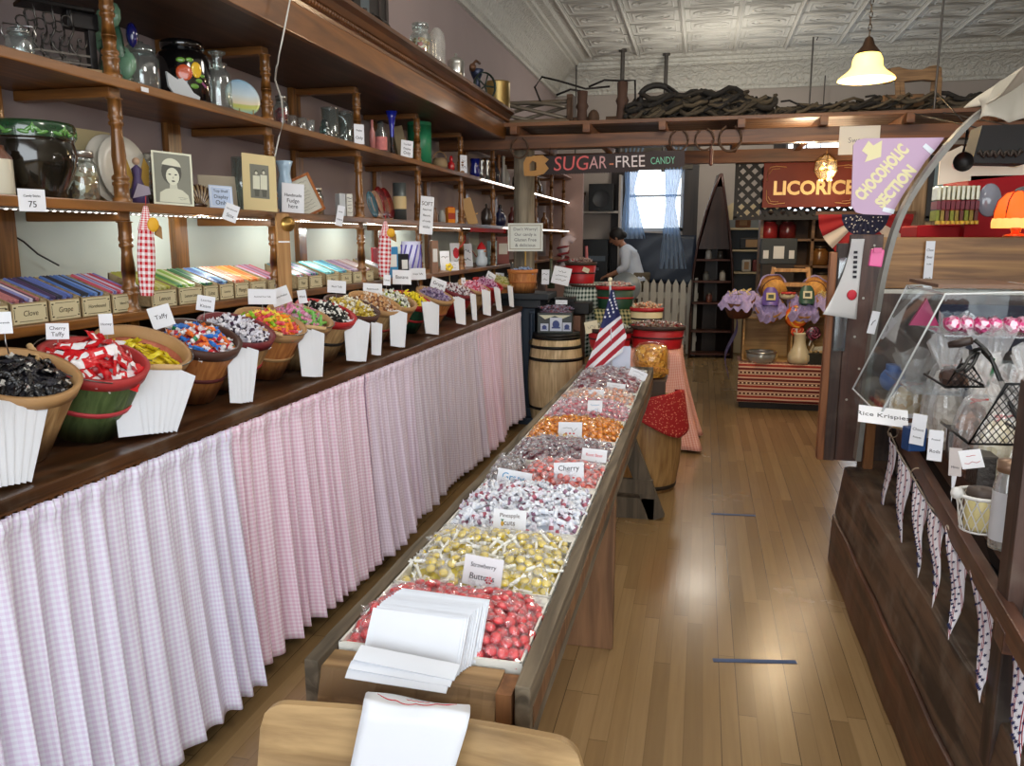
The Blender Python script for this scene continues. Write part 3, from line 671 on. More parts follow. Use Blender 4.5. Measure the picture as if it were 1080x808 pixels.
for k in range(ns+1):
 x=xa+(xb-xa)*k/ns;e=.006*math.sin(k*1.3)+.004*math.sin(k*2.9)
 for y,z in((TY0-.015,TZ-.075),(TY0-.03+e,TZ-.03),(TY0-.008,TZ+.03),(TY0+.05,TZ+.034),(TY0+.05,TZ-.08)):vs.append((x,y-OY,z))
b.add(vs,[(5*k+i,5*k+(i+1)%5,5*k+5+(i+1)%5,5*k+5+i)for k in range(ns)for i in range(5)]+[(0,1,2,3,4),tuple(5*ns+i for i in range(5))]);b.build('end_block',ENDW,tb)
b=B();b.box((TXR-.045-OX,TY0+.01-OY,TZ-.02),(.028,.07,.1));b.build('end_block_chip',wood((104,66,36),(150,102,62),'Z',6,.7),tb)
b=B();b.box((0,TY1-OY,TZ),(TXR-TXL,.025,.12));b.build('end_board',WORN,tb)
b=B();b.box((.005,2.89-OY,.35),(.375,.04,.70));b.box((0,2.92-OY,.66),(.38,.06,.08));b.build('leg',LEGW,tb,bevel=.004)
b=B();b.box((0,4.42-OY,.06),(.52,.09,.12));b.box((0,4.42-OY,.35),(.10,.06,.62));b.box((.145,4.40-OY,.34),(.09,.05,.72),rot=(0,-.38,0));b.box((-.145,4.40-OY,.34),(.09,.05,.72),rot=(0,.38,0));b.box((.02,4.38-OY,.19),(.46,.03,.08))
b.build('leg',wood((66,58,46),(112,98,80),'Z',5,.8),tb)
VB=[716,630,563,513,487,463,441,424,411,393]
YB=[at(600,v,Z=TZ+.05).y for v in VB];YB[0]=TY0+.055;YB[-1]=TY1-.02
TRAYM=P((232,230,222),.5)
def tray(y0,y1,label):
 w=TXR-TXL-.06;d=y1-y0-.008
 t=thing('candy_tray',label,'tray',((TXL+TXR)/2,(y0+y1)/2,TZ+.001),group=None)
 b=B();b.box((0,0,.002),(w,d,.004));b.build('base',TRAYM,t)
 b=B()
 for c,s in(((0,d/2-.003,.022),(w,.005,.044)),((0,-d/2+.003,.022),(w,.005,.044)),((w/2-.003,0,.022),(.005,d,.044)),((-w/2+.003,0,.022),(.005,d,.044))):b.box(c,s)
 b.box((w/2-.065,d/2-.022,.044),(.12,.038,.003));b.build('tray_rim',TRAYM,t)
 return w,d
def fill_tray(k,x0,x1,cn,protos,n,label,cols,seed,dmin=.024,peak=.05,tiltmax=.5,yr=None):
 y0,y1=yr or(YB[k]+.012,YB[k+1]-.012);r=random.Random(seed);ex=1.2
 def hz(x,y):
  fx=min(1,max(0,(x-x0)/(x1-x0)));fy=min(1,max(0,(y-y0)/(y1-y0)))
  return TZ+.026+peak*max(0,(1-abs(2*fx-1)**4)*(1-abs(2*fy-1)**3))**.7
 b=B();b.grid(lambda u,v:(x0+(x1-x0)*u,y0+(y1-y0)*v,hz(x0+(x1-x0)*u,y0+(y1-y0)*v)-.012+.004*math.sin(u*40)*math.sin(v*30)),20,16)
 b.add([(x0,y0,TZ+.006),(x1,y0,TZ+.006),(x1,y1,TZ+.006),(x0,y1,TZ+.006)],[(0,1,2,3)])
 tag(b.build(cn+'_heap',mottle(cols,48),solid=.004),'the lower layer under the '+label,'candy',kind='stuff')
 pts=[]
 for x,y in darts(n,lambda x,y:True,(x0+.004,y0+.004),(x1-.004,y1-.004),dmin,r):
  e=.004;nx=-(hz(x+e,y)-hz(x-e,y))/(2*e);ny=-(hz(x,y+e)-hz(x,y-e))/(2*e)
  pts.append((Vector((x,y,hz(x,y)+.001)),Vector((0,0,1)).rotation_difference(Vector((nx,ny,1)).normalized())))
 scatter_on(cn,protos,pts,label,'candy',cn.replace('_',' ')+' pieces on the table',tiltmax,.007,seed)
xl,xr=TXL+.034,TXR-.034;xm=(xl+xr)/2-.02
TR=['white tray at the near end of the table holding red strawberry buttons','white tray of yellow pineapple candy behind the strawberry buttons','white tray of white wrapped taffy behind the pineapple candy','white tray shared by brown root beer and coral cherry candy','white tray of maroon candy behind the coral candy','white tray of golden butterscotch discs','white tray of pink and red wrapped candy behind the golden discs','white tray of orange and clear candy near the flag','last white tray of dark red candy beneath the flag']
for k in range(9):tray(YB[k],YB[k+1],TR[k])
WH=clear((252,252,255),.16,.15,.12)
fill_tray(0,xl,xr,'strawberry_button',[TC((234,64,70),.0125,.62,tail=.014,seed=s)for s in(1,2,3)],210,'clear wrapped red strawberry button in the near end tray',['b4202c','d24650','e6a0a4'],21,.0235,.055)
fill_tray(1,xl,xr,'pineapple_candy',[TC((240,214,64),.012,.6,wrap=WH,tail=.017,seed=s)for s in(4,5)]+[taffy((232,228,210),(244,244,238),.03,.0045,6,False)],190,'yellow pineapple candy in clear and white wrappers',['e0ca50','eeeada','d2c05a'],22,.023,.05)
fill_tray(2,xl,xr,'white_taffy',[taffy((150,110,134),(236,240,248),.028,.0075,s)for s in(1,2)]+[taffy((226,232,244),(240,243,250),.028,.0075,s)for s in(3,4)]+[taffy((176,96,112),(232,228,240),.028,.0075,5)],200,'white wrapped taffy with flecks of maroon behind the pineapple candy',['c8d0dc','e8ecf4','8c5a6c','dce2ec'],23,.021,.055)
fill_tray(3,xl,xm-.07,'root_beer_candy',[TC((92,52,40),.0115,.6,wrap=WH,tail=.014,seed=s)for s in(7,8)],70,'brown root beer candy beside the coral candy',['5a3a30','8c6c64'],24,.023,.05)
fill_tray(3,xm-.06,xr,'coral_candy',[TC((236,92,78),.011,.7,wrap=WH,tail=.018,seed=s)for s in(9,10)],90,'coral pink cherry candy in clear wrappers',['e66450','f0a090','d2503c'],25,.022,.05)
fill_tray(4,xl,xr,'maroon_candy',[TC((116,34,50),.012,.6,wrap=WH,tail=.014,seed=s)for s in(11,12)],150,'maroon wrapped candy behind the coral candy',['6e2434','b48c94','8c3c4c'],26,.024,.05)
fill_tray(5,xl,xr,'butterscotch_disc',[TC((244,168,14),.0125,.55,tail=.014,seed=s,wrap=clear((255,236,170),.05,.12,.25))for s in(13,14)],160,'golden butterscotch disc in yellow wrapper',['e69614','f0b428','c87d0a'],27,.024,.05)
fill_tray(6,xl,xr,'pink_candy',[TC((206,60,84),.012,.6,wrap=WH,tail=.016,seed=s)for s in(15,16)]+[TC((236,176,186),.012,.6,wrap=WH,tail=.016,seed=17)],160,'pink and red clear wrapped candy behind the golden discs',['c84660','e6b4be','f0dce0'],28,.025,.06)
fill_tray(7,xl,xr,'orange_candy',[TC((236,140,70),.012,.6,wrap=WH,tail=.014,seed=s)for s in(18,19)]+[TC((240,206,176),.012,.6,wrap=WH,tail=.014,seed=20)],120,'orange and clear wrapped candy near the flag',['e69650','f0d2b4','f0e6dc'],29,.027,.05)
fill_tray(8,xl,xr,'dark_red_candy',[TC((120,28,44),.012,.6,wrap=WH,tail=.016,seed=s)for s in(21,22)]+[TC((176,160,166),.012,.6,wrap=WH,tail=.016,seed=23)],120,'dark red and silvery wrapped candy in the last tray',['781c2c','b4a0a6','963246'],30,.028,.06)
RI=P((206,40,60),.6);BI=P((60,150,200),.6)
def fruit(t,kind,x,z,s):
 b=B()
 if kind=='button':
  b.lathe([(.0001,0),(s,0),(s,.0008),(.0001,.0008)],20,M=Matrix.Translation((x,-.0008,z))@Matrix.Rotation(PI/2,4,'X'),mi=0)
  for k in range(6):
   a=k*PI/3;b.tube([(x+s*.2*math.cos(a),-.0020,z+s*.2*math.sin(a)),(x+s*.7*math.cos(a+.5),-.0020,z+s*.7*math.sin(a+.5)),(x+s*math.cos(a+.7),-.0020,z+s*math.sin(a+.7))],s*.12,4,1)
  b.build('drawn_button_pattern',[RI,PAPER],t)
 elif kind=='pine':
  b.sph((x,-.001,z),(s*.6,.0008,s),10,0)
  for k in(-1,0,1):b.tube([(x,-.0012,z+s*.8),(x+k*s*.5,-.0012,z+s*1.7)],s*.14,4,1)
  b.build('drawn_pineapple_pattern',[P((216,170,60),.6),P((40,110,80),.6)],t)
 else:
  for k in(-1,0,1):b.sph((x+k*s*2.6,-.001,z),(s*.8,.0008,s*.5),10)
  b.build('drawn_candy_pattern',RI,t)
for(u,v,w,h,lines,ink,lab,dr,roll,Zh)in((507,619,44,28,['Strawberry','Buttons'],None,'handwritten strawberry buttons card with a red striped candy drawing',('button',.017,.017,.0085),.04,.075),(537,558,37,18,['Pineapple','cuts'],P((90,70,60),.6),'handwritten card with pineapple drawing between white taffy and yellow candy',('pine',-.02,.013,.007),-.05,.09),(541,512,38,14,['Grape'],BI,'card reading grape in blue marker at the edge of white taffy',None,.08,.08),(600,508,33,18,['Cherry',''],None,'handwritten card with red candy drawings on the coral candy',('c',0,.012,.006),-.12,.08),(626,487,27,12,['Root Beer'],RI,'card with red handwriting behind the coral candy',None,.02,.08),(601,461,26,14,1,None,'white card with a red drawing on the golden discs',('c',0,.014,.006),-.06,.08),(627,437,16,13,2,BI,'small square card standing on the pink candy',None,-.04,.09),(649,412,20,7,2,None,'low white card in front of the last tray of dark red candy',None,.06,.08),(671,399,19,8,2,None,'tilted white card in the last tray beside the pretzel jar',None,.35,.09),(627,421,20,9,0,None,'crumpled white card lying on the orange candy',None,-.05,.08)):
 p=at(u,v,Z=TZ+Zh-.03);k=ppm(p)
 t=card(lab,p,w/k,h/k*1.12,-.12,lines,tilt=.30,roll=roll,ink=ink,name='flavor_card')
 if dr:fruit(t,*dr)
t0=at(447,738,Z=TZ+.035)
mb=bag_mesh(.195,.15)
for k in range(14):
 o=mb.build('counter_bag',BAGM)if k==0 else o0.copy()
 if k==0:o0=o
 else:COL.objects.link(o)
 f=k/13
 o.location=Vector((-.468-.028*f+U(-.001,.001)*2,TY0+.070-.060*f,TZ+.036-.002*f));o.rotation_euler=(-.62+.03*f+U(-.01,.01),.0,-.06+.02*math.sin(k));o.scale=(.94,1,.76-.09*f)
 tag(o,'flat white paper bag from the stack propped at the near end of the table','paper bag','white paper bags stacked at the near table end')
for k in range(3):
 o=o0.copy();COL.objects.link(o);o.location=(-.497+.005*k,TY0-.052+.008*k,TZ+.038+.011*k);o.rotation_euler=(-.95-.10*k,.03*k-.03,-.08);o.scale=(1,1,.22)
 tag(o,'white paper bag folded flat on the front of the bag stack, opening toward the aisle','paper bag','folded white bags in front of the bag stack')
HB=[at(u,v,Y=y)for u,v,y in((441,738,1.235),(441,739,1.18),(440,741,1.13),(439,746,1.098),(436,760,1.083),(428,790,1.078),(421,818,1.075),(416,850,1.073))]
def hbag(u,v,off=0):
 f=v*(len(HB)-1);i=min(int(f),len(HB)-2);p=HB[i].lerp(HB[i+1],f-i);return p+Vector(((u-.5)*(.185-.02*v),-off,off+.003*math.sin(u*7+v*6)))
hb=thing('hanging_bag','long white paper bag with red scalloped print draped from the table over the chair back','paper bag',(0,0,0))
b=B();b.grid(hbag,12,30);b.build('bag',BAGM,hb,solid=.003)
b=B();b.tube([hbag(.12+.76*k/30,.22+.05*abs(math.sin(k/30*PI*4))+.10*math.sin(PI*k/30),.004)for k in range(31)],.0009,4);b.tube([hbag(.4+.02*k,.18+.02*math.sin(k*2.2),.004)for k in range(12)],.0012,4);b.build('red_print',RI,hb)
ch=thing('school_chair','old bent plywood chair with worn curved backrest at the table end','chair',(-.418,.99,-.082),(0,0,.02))
CHW=wood((122,94,58),(182,150,104),'X',5,.55,.25,worn=.15)
b=B();CWD=.545
def cb(u,v,s):
 x=(u-.5)*CWD;top=.868;e=(abs(u-.5)-.5)*CWD+.045
 cut=0 if e<0 else .045-math.sqrt(max(0,.045**2-min(e,.045)**2))
 z0=.66+cut;z1=top-cut
 return(x,.125-.02*(1-(2*u-1)**2)*-1+.03*(v-1)+s*.007,z0+(z1-z0)*v)
for s in(-1,1):b.grid(lambda u,v:cb(u,v,s),60,8)
rim=[(i/60,0)for i in range(61)]+[(1,j/8)for j in range(1,9)]+[(i/60,1)for i in range(59,-1,-1)]+[(0,j/8)for j in range(7,0,-1)]
n=len(rim);b.add([cb(u,v,s)for s in(-1,1)for u,v in rim],[(k,(k+1)%n,n+(k+1)%n,n+k)for k in range(n)]);b.build('backrest',CHW,ch)
b=B();b.box((0,-.12,.44),(.42,.40,.018),rot=(-.05,0,0));b.build('seat',CHW,ch,bevel=.006)
for sx in(-1,1):
 b=B();b.tube([(sx*.17,.14,.07),(sx*.165,.10,.45),(sx*.16,.128,.66),(sx*.16,.145,.74)],.013,10);b.build('leg',P((90,92,90),.4,.8),ch)
 b=B();b.tube([(sx*.17,-.30,.07),(sx*.165,-.26,.44)],.013,10);b.build('leg',P((90,92,90),.4,.8),ch)
for u0,u1,v,lab in((752,840,697.5,'strip of blue tape on the floor nearer the table end'),(750,797,543,'strip of worn blue tape on the floor farther down the aisle')):
 a,c=at(u0,v-1,Z=.001),at(u1,v+1,Z=.001);m=(a+c)/2
 b=B();b.box((0,0,.0007),((c-a).length,.024,.0012));tag(b.build('floor_tape',P((62,86,128),.6),loc=m,rot=(0,0,math.atan2((c-a).y,(c-a).x))),lab,'tape')
def proj(p):
 q=Vector(p)-EYE;d=q.dot(FW);return 540+F*q.dot(RT)/d,404-F*q.dot(UP)/d,d
def on(u,X,z,dx=0):
 """spot on a shelf: plane X, height z, under the sight line u"""
 v=200
 for _ in range(8):
  p=at(u,v,X=X);p.z=z;v=proj(p)[1]
 return p
Z2,Z3,Z4,ZT=SH[2]+.001,SH[1]+.001,SH[0]+.001,2.566
GL=clear((226,238,236),.05,.05,.25);GLT=clear((90,170,160),.05,.05,.25);IRON=P((52,48,46),.45,.8);BRASS=P((176,140,78),.35,.9);SILV=P((190,190,186),.28,.95)
def turned(name,label,cat,pos,h,w,prof,mat,parts=(),n=24,group=None,rot=(0,0,0),flute=0,fn=0):
 """prof in units of half width and height; parts = (name, prof, mat)"""
 b=B();b.lathe([(r*w/2,z*h)for r,z in prof],n,flute=flute,fn=fn)
 if not parts:return tag(b.build(name,mat,loc=pos,rot=rot),label,cat,group)
 t=thing(name,label,cat,pos,rot,group);b.build('body',mat,t)
 for nm,pr,m in parts:
  q=B();q.lathe([(r*w/2,z*h)for r,z in pr],n);q.build(nm,m,t)
 return t
JAR=[(.001,.0),(.9,0),(1,.05),(1,.68),(.8,.76),(.72,.78),(.72,.84)]
LID=[(.78,.82),(.80,.83),(.80,.89),(.5,.93),(.22,.94),(.2,.97),(.3,1),(.001,1)]
def T(u,v0,v1,wpx,X,z,*a,**k):
 p=on(u,X,z);s=ppm(p);return p,(v1-v0)/s,wpx/s
p,h,w=T(23,19,57,27,-1.93,Z2)
t=turned('bail_jar','small clear glass jar with wire bail at the near end of the second shelf','jar',p,h,w,JAR,GL,(('glass_lid',LID,GL),))
b=B();b.tube([(w*.5,0,h*.62),(w*.58,0,h*.8),(w*.5,0,h*1.02),(-w*.5,0,h*1.02),(-w*.58,0,h*.8),(-w*.5,0,h*.62)],.002,5);b.tube([(w*.42*math.cos(a*PI/8),w*.42*math.sin(a*PI/8),h*.8)for a in range(16)],.002,5,closed=True);b.build('wire_bail',SILV,t,rot=(0,0,.9))
p,h,w=T(68,8,70,70,-1.95,Z2)
t=thing('ironwork_stand','ornate dark iron scrollwork stand on a pale wooden base on the second shelf','antique',p,(0,0,1.0))
b=B();b.box((0,0,.012),(.19,.11,.022));b.build('wooden_base',wood((120,96,66),(170,140,100),'X',6),t)
b=B();b.box((-.01,0,.198),(.2,.10,.012));b.box((.06,0,.17),(.09,.05,.05));b.box((.085,0,.1),(.022,.04,.14));b.build('top_plate',P((34,32,32),.4,.7),t,bevel=.003)
b=B()
for sx in(-.08,-.03,.02):
 for sy in(-.045,.045):
  b.tube([(sx+.02*math.sin(k*.9)*(1-k/12),sy,.02+.17*k/12)for k in range(13)],.0035,5)
  b.tube([(sx+.022+.018*math.cos(k*.55)*k/12,sy,.1+.018*math.sin(k*.55)*k/12*1.6)for k in range(13)],.0028,4)
  b.tube([(sx-.012+.016*math.cos(k*.6),sy,.155+.016*math.sin(k*.6))for k in range(10)],.0025,4)
for z in(.035,.06):b.box((-.02,.045,z),(.17,.005,.006));b.box((-.02,-.045,z),(.17,.005,.006))
b.build('scroll_grille',P((88,84,80),.4,.8),t)
p,h,w=T(122,-10,76,50,-1.93,Z2)
t=thing('ceramic_figurine','green and dark blue glazed ceramic leaf figurine behind the near post','figurine',p)
b=B();b.lathe([(.001,0),(.055,0),(.05,.03),(.036,.1),(.03,.17),(.02,.22),(.001,.24)],16,flute=.18,fn=7);b.build('body',P((62,104,84),.25,coat=.6,var=.3,vscale=20),t)
b=B()
for k in range(9):
 a=k*.7;d=Vector((math.cos(a),math.sin(a),0));b.sph(d*.045+Vector((0,0,.06+.02*k)),(.03,.016,.04),8,M=Matrix.Rotation(.0,4,'Z'))
b.build('leaf',P((120,160,132),.25,coat=.6),t)
b=B();b.sph((.01,-.03,.235),(.024,.02,.05),10);b.sph((.055,.03,.17),(.02,.018,.04),10);b.build('blue_petal',P((22,24,92),.15,coat=1),t)
p,h,w=T(151,39,92,36,-1.93,Z2)
turned('glass_canister','clear glass canister with domed glass lid beside the black fruit jar','jar',p,h,w,JAR,GL,(('glass_lid',[(.85,.8),(.86,.86),(.6,.93),(.2,.96),(.22,1),(.001,1)],GL),))
p,h,w=T(196,43,108,54,-1.93,Z2)
t=turned('cookie_jar','glossy black cookie jar painted with an apple and pear on the second shelf','jar',p,h,w,[(.001,0),(.93,0),(1,.04),(1,.68),(.9,.78),(.74,.82),(.72,.86)],P((10,10,12),.12,coat=1),(('lid',[(.74,.85),(.8,.86),(.8,.94),(.76,.97),(.001,.97)],P((10,10,12),.15,coat=1)),),n=36)
fr=math.atan2(-p.y,-p.x)+.12
def onjar(da,z,rad,sc,m,nm,el=1.0):
 a=fr+da;b=B();b.sph((0,0,0),(.004,sc,sc*el),12);b.build(nm,m,t,loc=(w/2*.995*math.cos(a),w/2*.995*math.sin(a),z*h),rot=(0,0,a))
onjar(-.10,.44,0,h*.125,P((206,84,40),.3,coat=.8,var=.2,vscale=30),'painted_apple');onjar(.36,.50,0,h*.09,P((232,186,40),.3,coat=.8),'painted_pear',1.35)
for da,z,s in((-.2,.63,.07),(.12,.64,.06),(.45,.34,.06),(.25,.25,.07),(.6,.42,.05)):onjar(da,z,0,h*s,P((110,160,60),.3,coat=.6),'painted_leaf',.55)
for da in(.66,.74,.6):onjar(da,.27+(.74-da)*.3,0,h*.022,P((150,80,120),.3),'painted_berry')
p,h,w=T(194,80,106,34,-1.835,Z2)
b=B();b.prism([(x*w,z*h)for x,z in((-.5,.95),(-.46,.4),(-.25,.04),(.48,0),(.5,.12),(.3,.25),(.15,.55),(-.02,.78),(-.18,.7),(-.34,.82))],-.006,.006)
tag(b.build('frosted_ornament',clear((210,214,216),.5,.4,.2),loc=p,rot=(0,0,1.0)),'frosted glass crescent ornament in front of the black jar','ornament')
p,h,w=T(232,55,114,27,-1.86,Z2)
turned('apothecary_bottle','clear cut glass apothecary bottle with disc stopper beside the blue plate','bottle',p,h,w,[(.001,0),(.95,0),(1,.05),(.97,.5),(.9,.62),(.6,.68),(.6,.76),(.72,.78)],GL,(('stopper',[(.3,.70),(.36,.84),(.34,.90),(.66,.95),(.66,.98),(.001,1)],GL),))
p,h,w=T(258,73,121,44,-1.86,Z2)
t=thing('painted_plate','pale blue china plate painted with a landscape leaning on the second shelf','plate',p,(-.3,0,1.02))
def plate_m():
 q=NT('plate');s=q.n('SeparateXYZ');q.l(q.coord(),s.inputs[0]);r=q.n('ValToRGB');c=r.color_ramp
 c.elements[0].position=0;c.elements[0].color=lin((126,186,200));c.elements[1].position=1;c.elements[1].color=lin((150,190,220))
 for a,k in((.24,(206,206,110)),(.3,(196,200,120)),(.34,(236,220,190)),(.6,(206,220,226))):e=c.elements.new(a);e.color=lin(k)
 q.l(q.math('DIVIDE',q.math('ADD',s.outputs[1],.075),.15),r.inputs[0]);q.l(r.outputs[0],q.b.inputs['Base Color']);q.b.inputs['Roughness'].default_value=.15;return q.m
b=B();b.lathe([(.001,.004),(.045,.004),(.066,.012),(.075,.016),(.075,.018),(.065,.015),(.044,.007),(.001,.007)],36);b.build('plate',plate_m(),t,loc=(0,0,.075),rot=(PI/2,0,0))
b=B();b.tube([(-.03,.03,0),(-.03,-.02,.0),(-.03,-.025,.02)],.002,5);b.tube([(.03,.03,0),(.03,-.02,.0),(.03,-.025,.02)],.002,5);b.tube([(-.03,.03,0),(0,.035,.08),(.03,.03,0)],.002,5);b.build('stand_frame',BRASS,t)
def jar_of(name,label,u,v0,v1,wpx,X,z,cols,lid=SILV,seed=1):
 p,h,w=T(u,v0,v1,wpx,X,z)
 t=turned(name,label,'jar',p,h,w,JAR,GL,(('lid',[(.74,.84),(.8,.84),(.8,.95),(.76,.97),(.001,.97)],lid),))
 b=B();b.lathe([(.001,.01*h),(.46*w,.01*h),(.47*w,.55*h),(.3*w,.64*h),(.001,.66*h)],18);o=b.build('contents',mottle(cols,70),t);o['kind']='stuff';return t
jar_of('candy_jar','glass jar of red candy on the second shelf next to the second post',298,84,121,15,-1.95,Z2,['a01e28','c8323c','781420'])
for u,lab,m in((308,'small gilt glass bowl, first of three on the second shelf',clear((220,200,150),.12,.1,.3)),(318,'small gilt glass bowl, middle of three on the second shelf',clear((220,206,166),.12,.1,.3)),(327,'small clear glass dish, last of three on the second shelf',clear((230,232,226),.15,.1,.3))):
 p,h,w=T(u,121,137,11,-1.9,Z2);turned('glass_dish',lab,'dish',p,h,w,[(.001,0),(.5,0),(.8,.2),(1,1),(.92,1),(.72,.25),(.001,.15)],m,n=16)
p,h,w=T(343,125,144,13,-1.87,Z2);turned('glass_insulator','teal glass insulator on the second shelf','insulator',p,h,w,[(.001,0),(1,0),(1,.3),(.85,.34),(.95,.4),(.8,.6),(.6,.7),(.62,.85),(.4,1),(.001,1)],GLT,n=18)
for u,lab,wpx in((349,'clear glass mug behind the teal insulator',18),(365,'clear glass mug with a handle next to the display card',17)):
 p,h,w=T(u,113,148,wpx,-1.93,Z2);t=turned('glass_mug',lab,'mug',p,h,w,[(.001,0),(.85,0),(.9,.05),(1,1),(.92,1),(.82,.08),(.001,.06)],GL,(('rim',[(.93,.98),(1.02,.98),(1.02,1.02),(.93,1.02)],GL),))
 b=B();b.tube([(w*.5+h*.22*math.sin(a*PI/10),0,h*.5+h*.3*math.cos(a*PI/10))for a in range(11)],.006,6);b.build('handle',GL,t,rot=(0,0,.6))
p,h,w=T(379,130,150,12,-1.80,Z2);card('white display card taped in front of the third post',p,w,h,.95,['Display','Only'],name='display_card')
p,h,w=T(393,121,152,6,-1.86,Z2);turned('pink_bottle','slim pink bottle on the second shelf beyond the third post','bottle',p,h,w,[(.001,0),(1,0),(1,.6),(.5,.75),(.5,1),(.001,1)],P((186,120,116),.3),n=12)
p,h,w=T(402,126,158,13,-1.86,Z2)
t=turned('labelled_bottle','clear bottle with a red and white label beside the blue vase','bottle',p,h,w,[(.001,0),(1,0),(1,.55),(.45,.8),(.45,.95),(.001,.95)],GL,(('label',[(1.03,.08),(1.03,.5)],P((206,120,116),.6,var=.4,vscale=40)),('cap',[(.5,.94),(.5,1),(.001,1)],P((30,30,30),.4))),n=16)
p,h,w=T(414,117,162,13,-1.86,Z2)
turned('trumpet_vase','cobalt blue trumpet vase on a dark foot on the second shelf','vase',p,h,w,[(.30,.42),(.34,.6),(.6,.85),(1,1),(.9,1),(.5,.86)],P((30,44,170),.12,coat=1),(('foot',[(.001,0),(.6,0),(.55,.05),(.2,.1),(.3,.16),(.2,.22),(.28,.3),(.3,.42)],P((40,34,34),.3,.5)),),n=18)
p,h,w=T(425,126,160,12,-1.9,Z2);b=B();b.box((0,0,h/2),(w,.03,h));b.box((w*.04,-.002,h/2),(w*.9,.028,h*1.01));tag(b.build('leaning_book',[P((120,106,80),.7)],loc=p+Vector((0,0,.004)),rot=(0,-.22,.9),bevel=.002),'drab olive book leaning behind the display card','book')
p,h,w=T(429,151,168,15,-1.80,Z2);card('white card reading top shelf display only in front of the green tin',p,w,h,.95,['Top Shelf','Display','Only'],roll=.06,name='display_card')
p,h,w=T(443,133,176,25,-1.9,Z2)
turned('green_tin','tall green tin canister behind the fourth post','tin',p,h,w,[(.001,0),(1,0),(1,.93),(.98,.93)],P((42,128,88),.4),(('lid',[(1.02,.92),(1.02,.98),(.97,1),(.001,1)],P((50,140,98),.4)),),n=28)
p,h,w=T(464,164,182,16,-1.88,Z2)
t=turned('wicker_teapot','straw coloured pot with hoop handle on the second shelf','teapot',p,h,w,[(.001,0),(.8,0),(1,.2),(1,.45),(.7,.6),(.001,.62)],P((150,126,92),.7,bump=.4),(('rim',[(.72,.56),(.76,.62),(.7,.64)],P((120,96,70),.7)),),n=18)
b=B();b.tube([(w*.45*math.cos(a*PI/10),0,h*.55+h*.45*math.sin(a*PI/10))for a in range(11)],.004,6);b.build('handle',P((150,116,76),.6),t)
p,h,w=T(476,168,184,8,-1.86,Z2);turned('red_ornament','small red and silver ornament beside the straw pot','ornament',p,h,w,[(.001,0),(.8,0),(1,.3),(.9,.55),(.4,.62),(.5,.8),(.3,1),(.001,1)],P((176,30,36),.2,coat=.8),n=14)
p,h,w=T(489,168,186,9,-1.80,Z2);card('white tag standing in front of the fifth post',p,w,h,.95,2,name='display_card')
p,h,w=T(501,170,190,12,-1.88,Z2);t=turned('blue_pitcher','dark blue glass pitcher beyond the fifth post','pitcher',p,h,w,[(.001,0),(.8,0),(1,.3),(.75,.7),(.9,1),(.82,1),(.65,.7),(.001,.1)],P((22,30,110),.12,coat=1),(('foot',[(.001,-.0),(.85,0),(.85,.06),(.7,.07)],P((22,30,110),.12)),),n=16)
for u,h0,lab in((508,172,'silver candlestick, first beyond the blue pitcher'),(514,170,'silver candlestick, second beyond the blue pitcher')):
 p,h,w=T(u,h0,193,8,-1.86,Z2);turned('candlestick',lab,'candlestick',p,h,w,[(.001,0),(1,0),(.9,.1),(.3,.16),(.45,.3),(.25,.45),(.5,.6),(.25,.75),(.6,.9),(.5,1),(.001,1)],SILV,n=14)
for u,c,lab in((526,(150,100,60),'brown wooden stick upright near the log post'),(531,(220,220,216),'white stick upright beside the brown one')):
 p,h,w=T(u,170,198,3,-1.85,Z2);b=B();b.cyl((0,0,0),(0,0,h),w*.5,n=8);b.sph((0,0,h),w*.7,8);tag(b.build('dowel_stick',P(c,.5),loc=p),lab,'stick')
p,h,w=T(0,148,199,30,-1.86,Z3)
turned('stoneware_crock','cream stoneware crock with brown shoulder at the near end of the third shelf','crock',p,h,w,[(.001,0),(.98,0),(1,.04),(1,.72)],P((206,200,180),.35,coat=.4),(('shoulder',[(1,.72),(.95,.78),(.6,.9),(.55,1),(.001,1)],P((104,62,44),.3,coat=.5)),),n=28)
p,h,w=T(40,124,200,86,-1.90,Z3)
t=turned('jardiniere','large dark green majolica pot with leaf rim on the third shelf','pot',p,h,w,[(.001,0),(.62,0),(.66,.03),(.7,.12),(.92,.4),(.97,.6),(.9,.74),(.9,.78),(.94,.8)],P((24,22,16),.12,coat=1,var=.5,vscale=8),(('rim',[(.94,.79),(.95,.84),(.97,.95),(.93,1),(.86,.99),(.86,.9)],P((34,66,42),.15,coat=1,var=.5,vscale=25)),),n=48,flute=.012,fn=24)
b=B()
for k in range(40):
 a0=2*PI*(k//5)/8+(k%5-2)*.13;lean=(k%5-2)*.9
 M=Matrix.Rotation(a0,4,'Z')@Matrix.Translation((w*.475,0,h*(.87-abs(k%5-2)*.012)))@Matrix.Rotation(lean,4,'X')
 b.sph((0,0,h*.025),(.004,h*.028,h*.075),8,M=M)
b.build('leaf_relief_pattern',P((86,140,66),.2,coat=1,var=.3,vscale=40),t)
jar_of('shell_jar','glass jar of tan and white shells beside the big green pot',89,147,199,31,-1.86,Z3,['c8a064','e6d8c0','b48250','f0e8dc','96744c'],seed=2)
p=on(99,-2.10,Z3);b=B();b.box((0,0,.13),(.20,.012,.26));tag(b.build('cream_board',P((222,206,158),.7),loc=p+Vector((.02,0,0)),rot=(-.12,0,1.45)),'plain cream board leaning on the wall behind the shell jar','board')
for k,u in enumerate((118,126)):
 p=on(u,-2.04,Z3);b=B();b.lathe([(.001,0),(.07,0),(.12,.014),(.12,.018),(.07,.005),(.001,.005)],32)
 tag(b.build('china_plate',P((222,218,206),.3),loc=p+Vector((.02*k,0,.121)),rot=(PI/2-.12,0,1.5)),['white china plate stood on edge behind the near post, the outer one','white china plate stood on edge behind the near post, the inner one'][k],'plate')
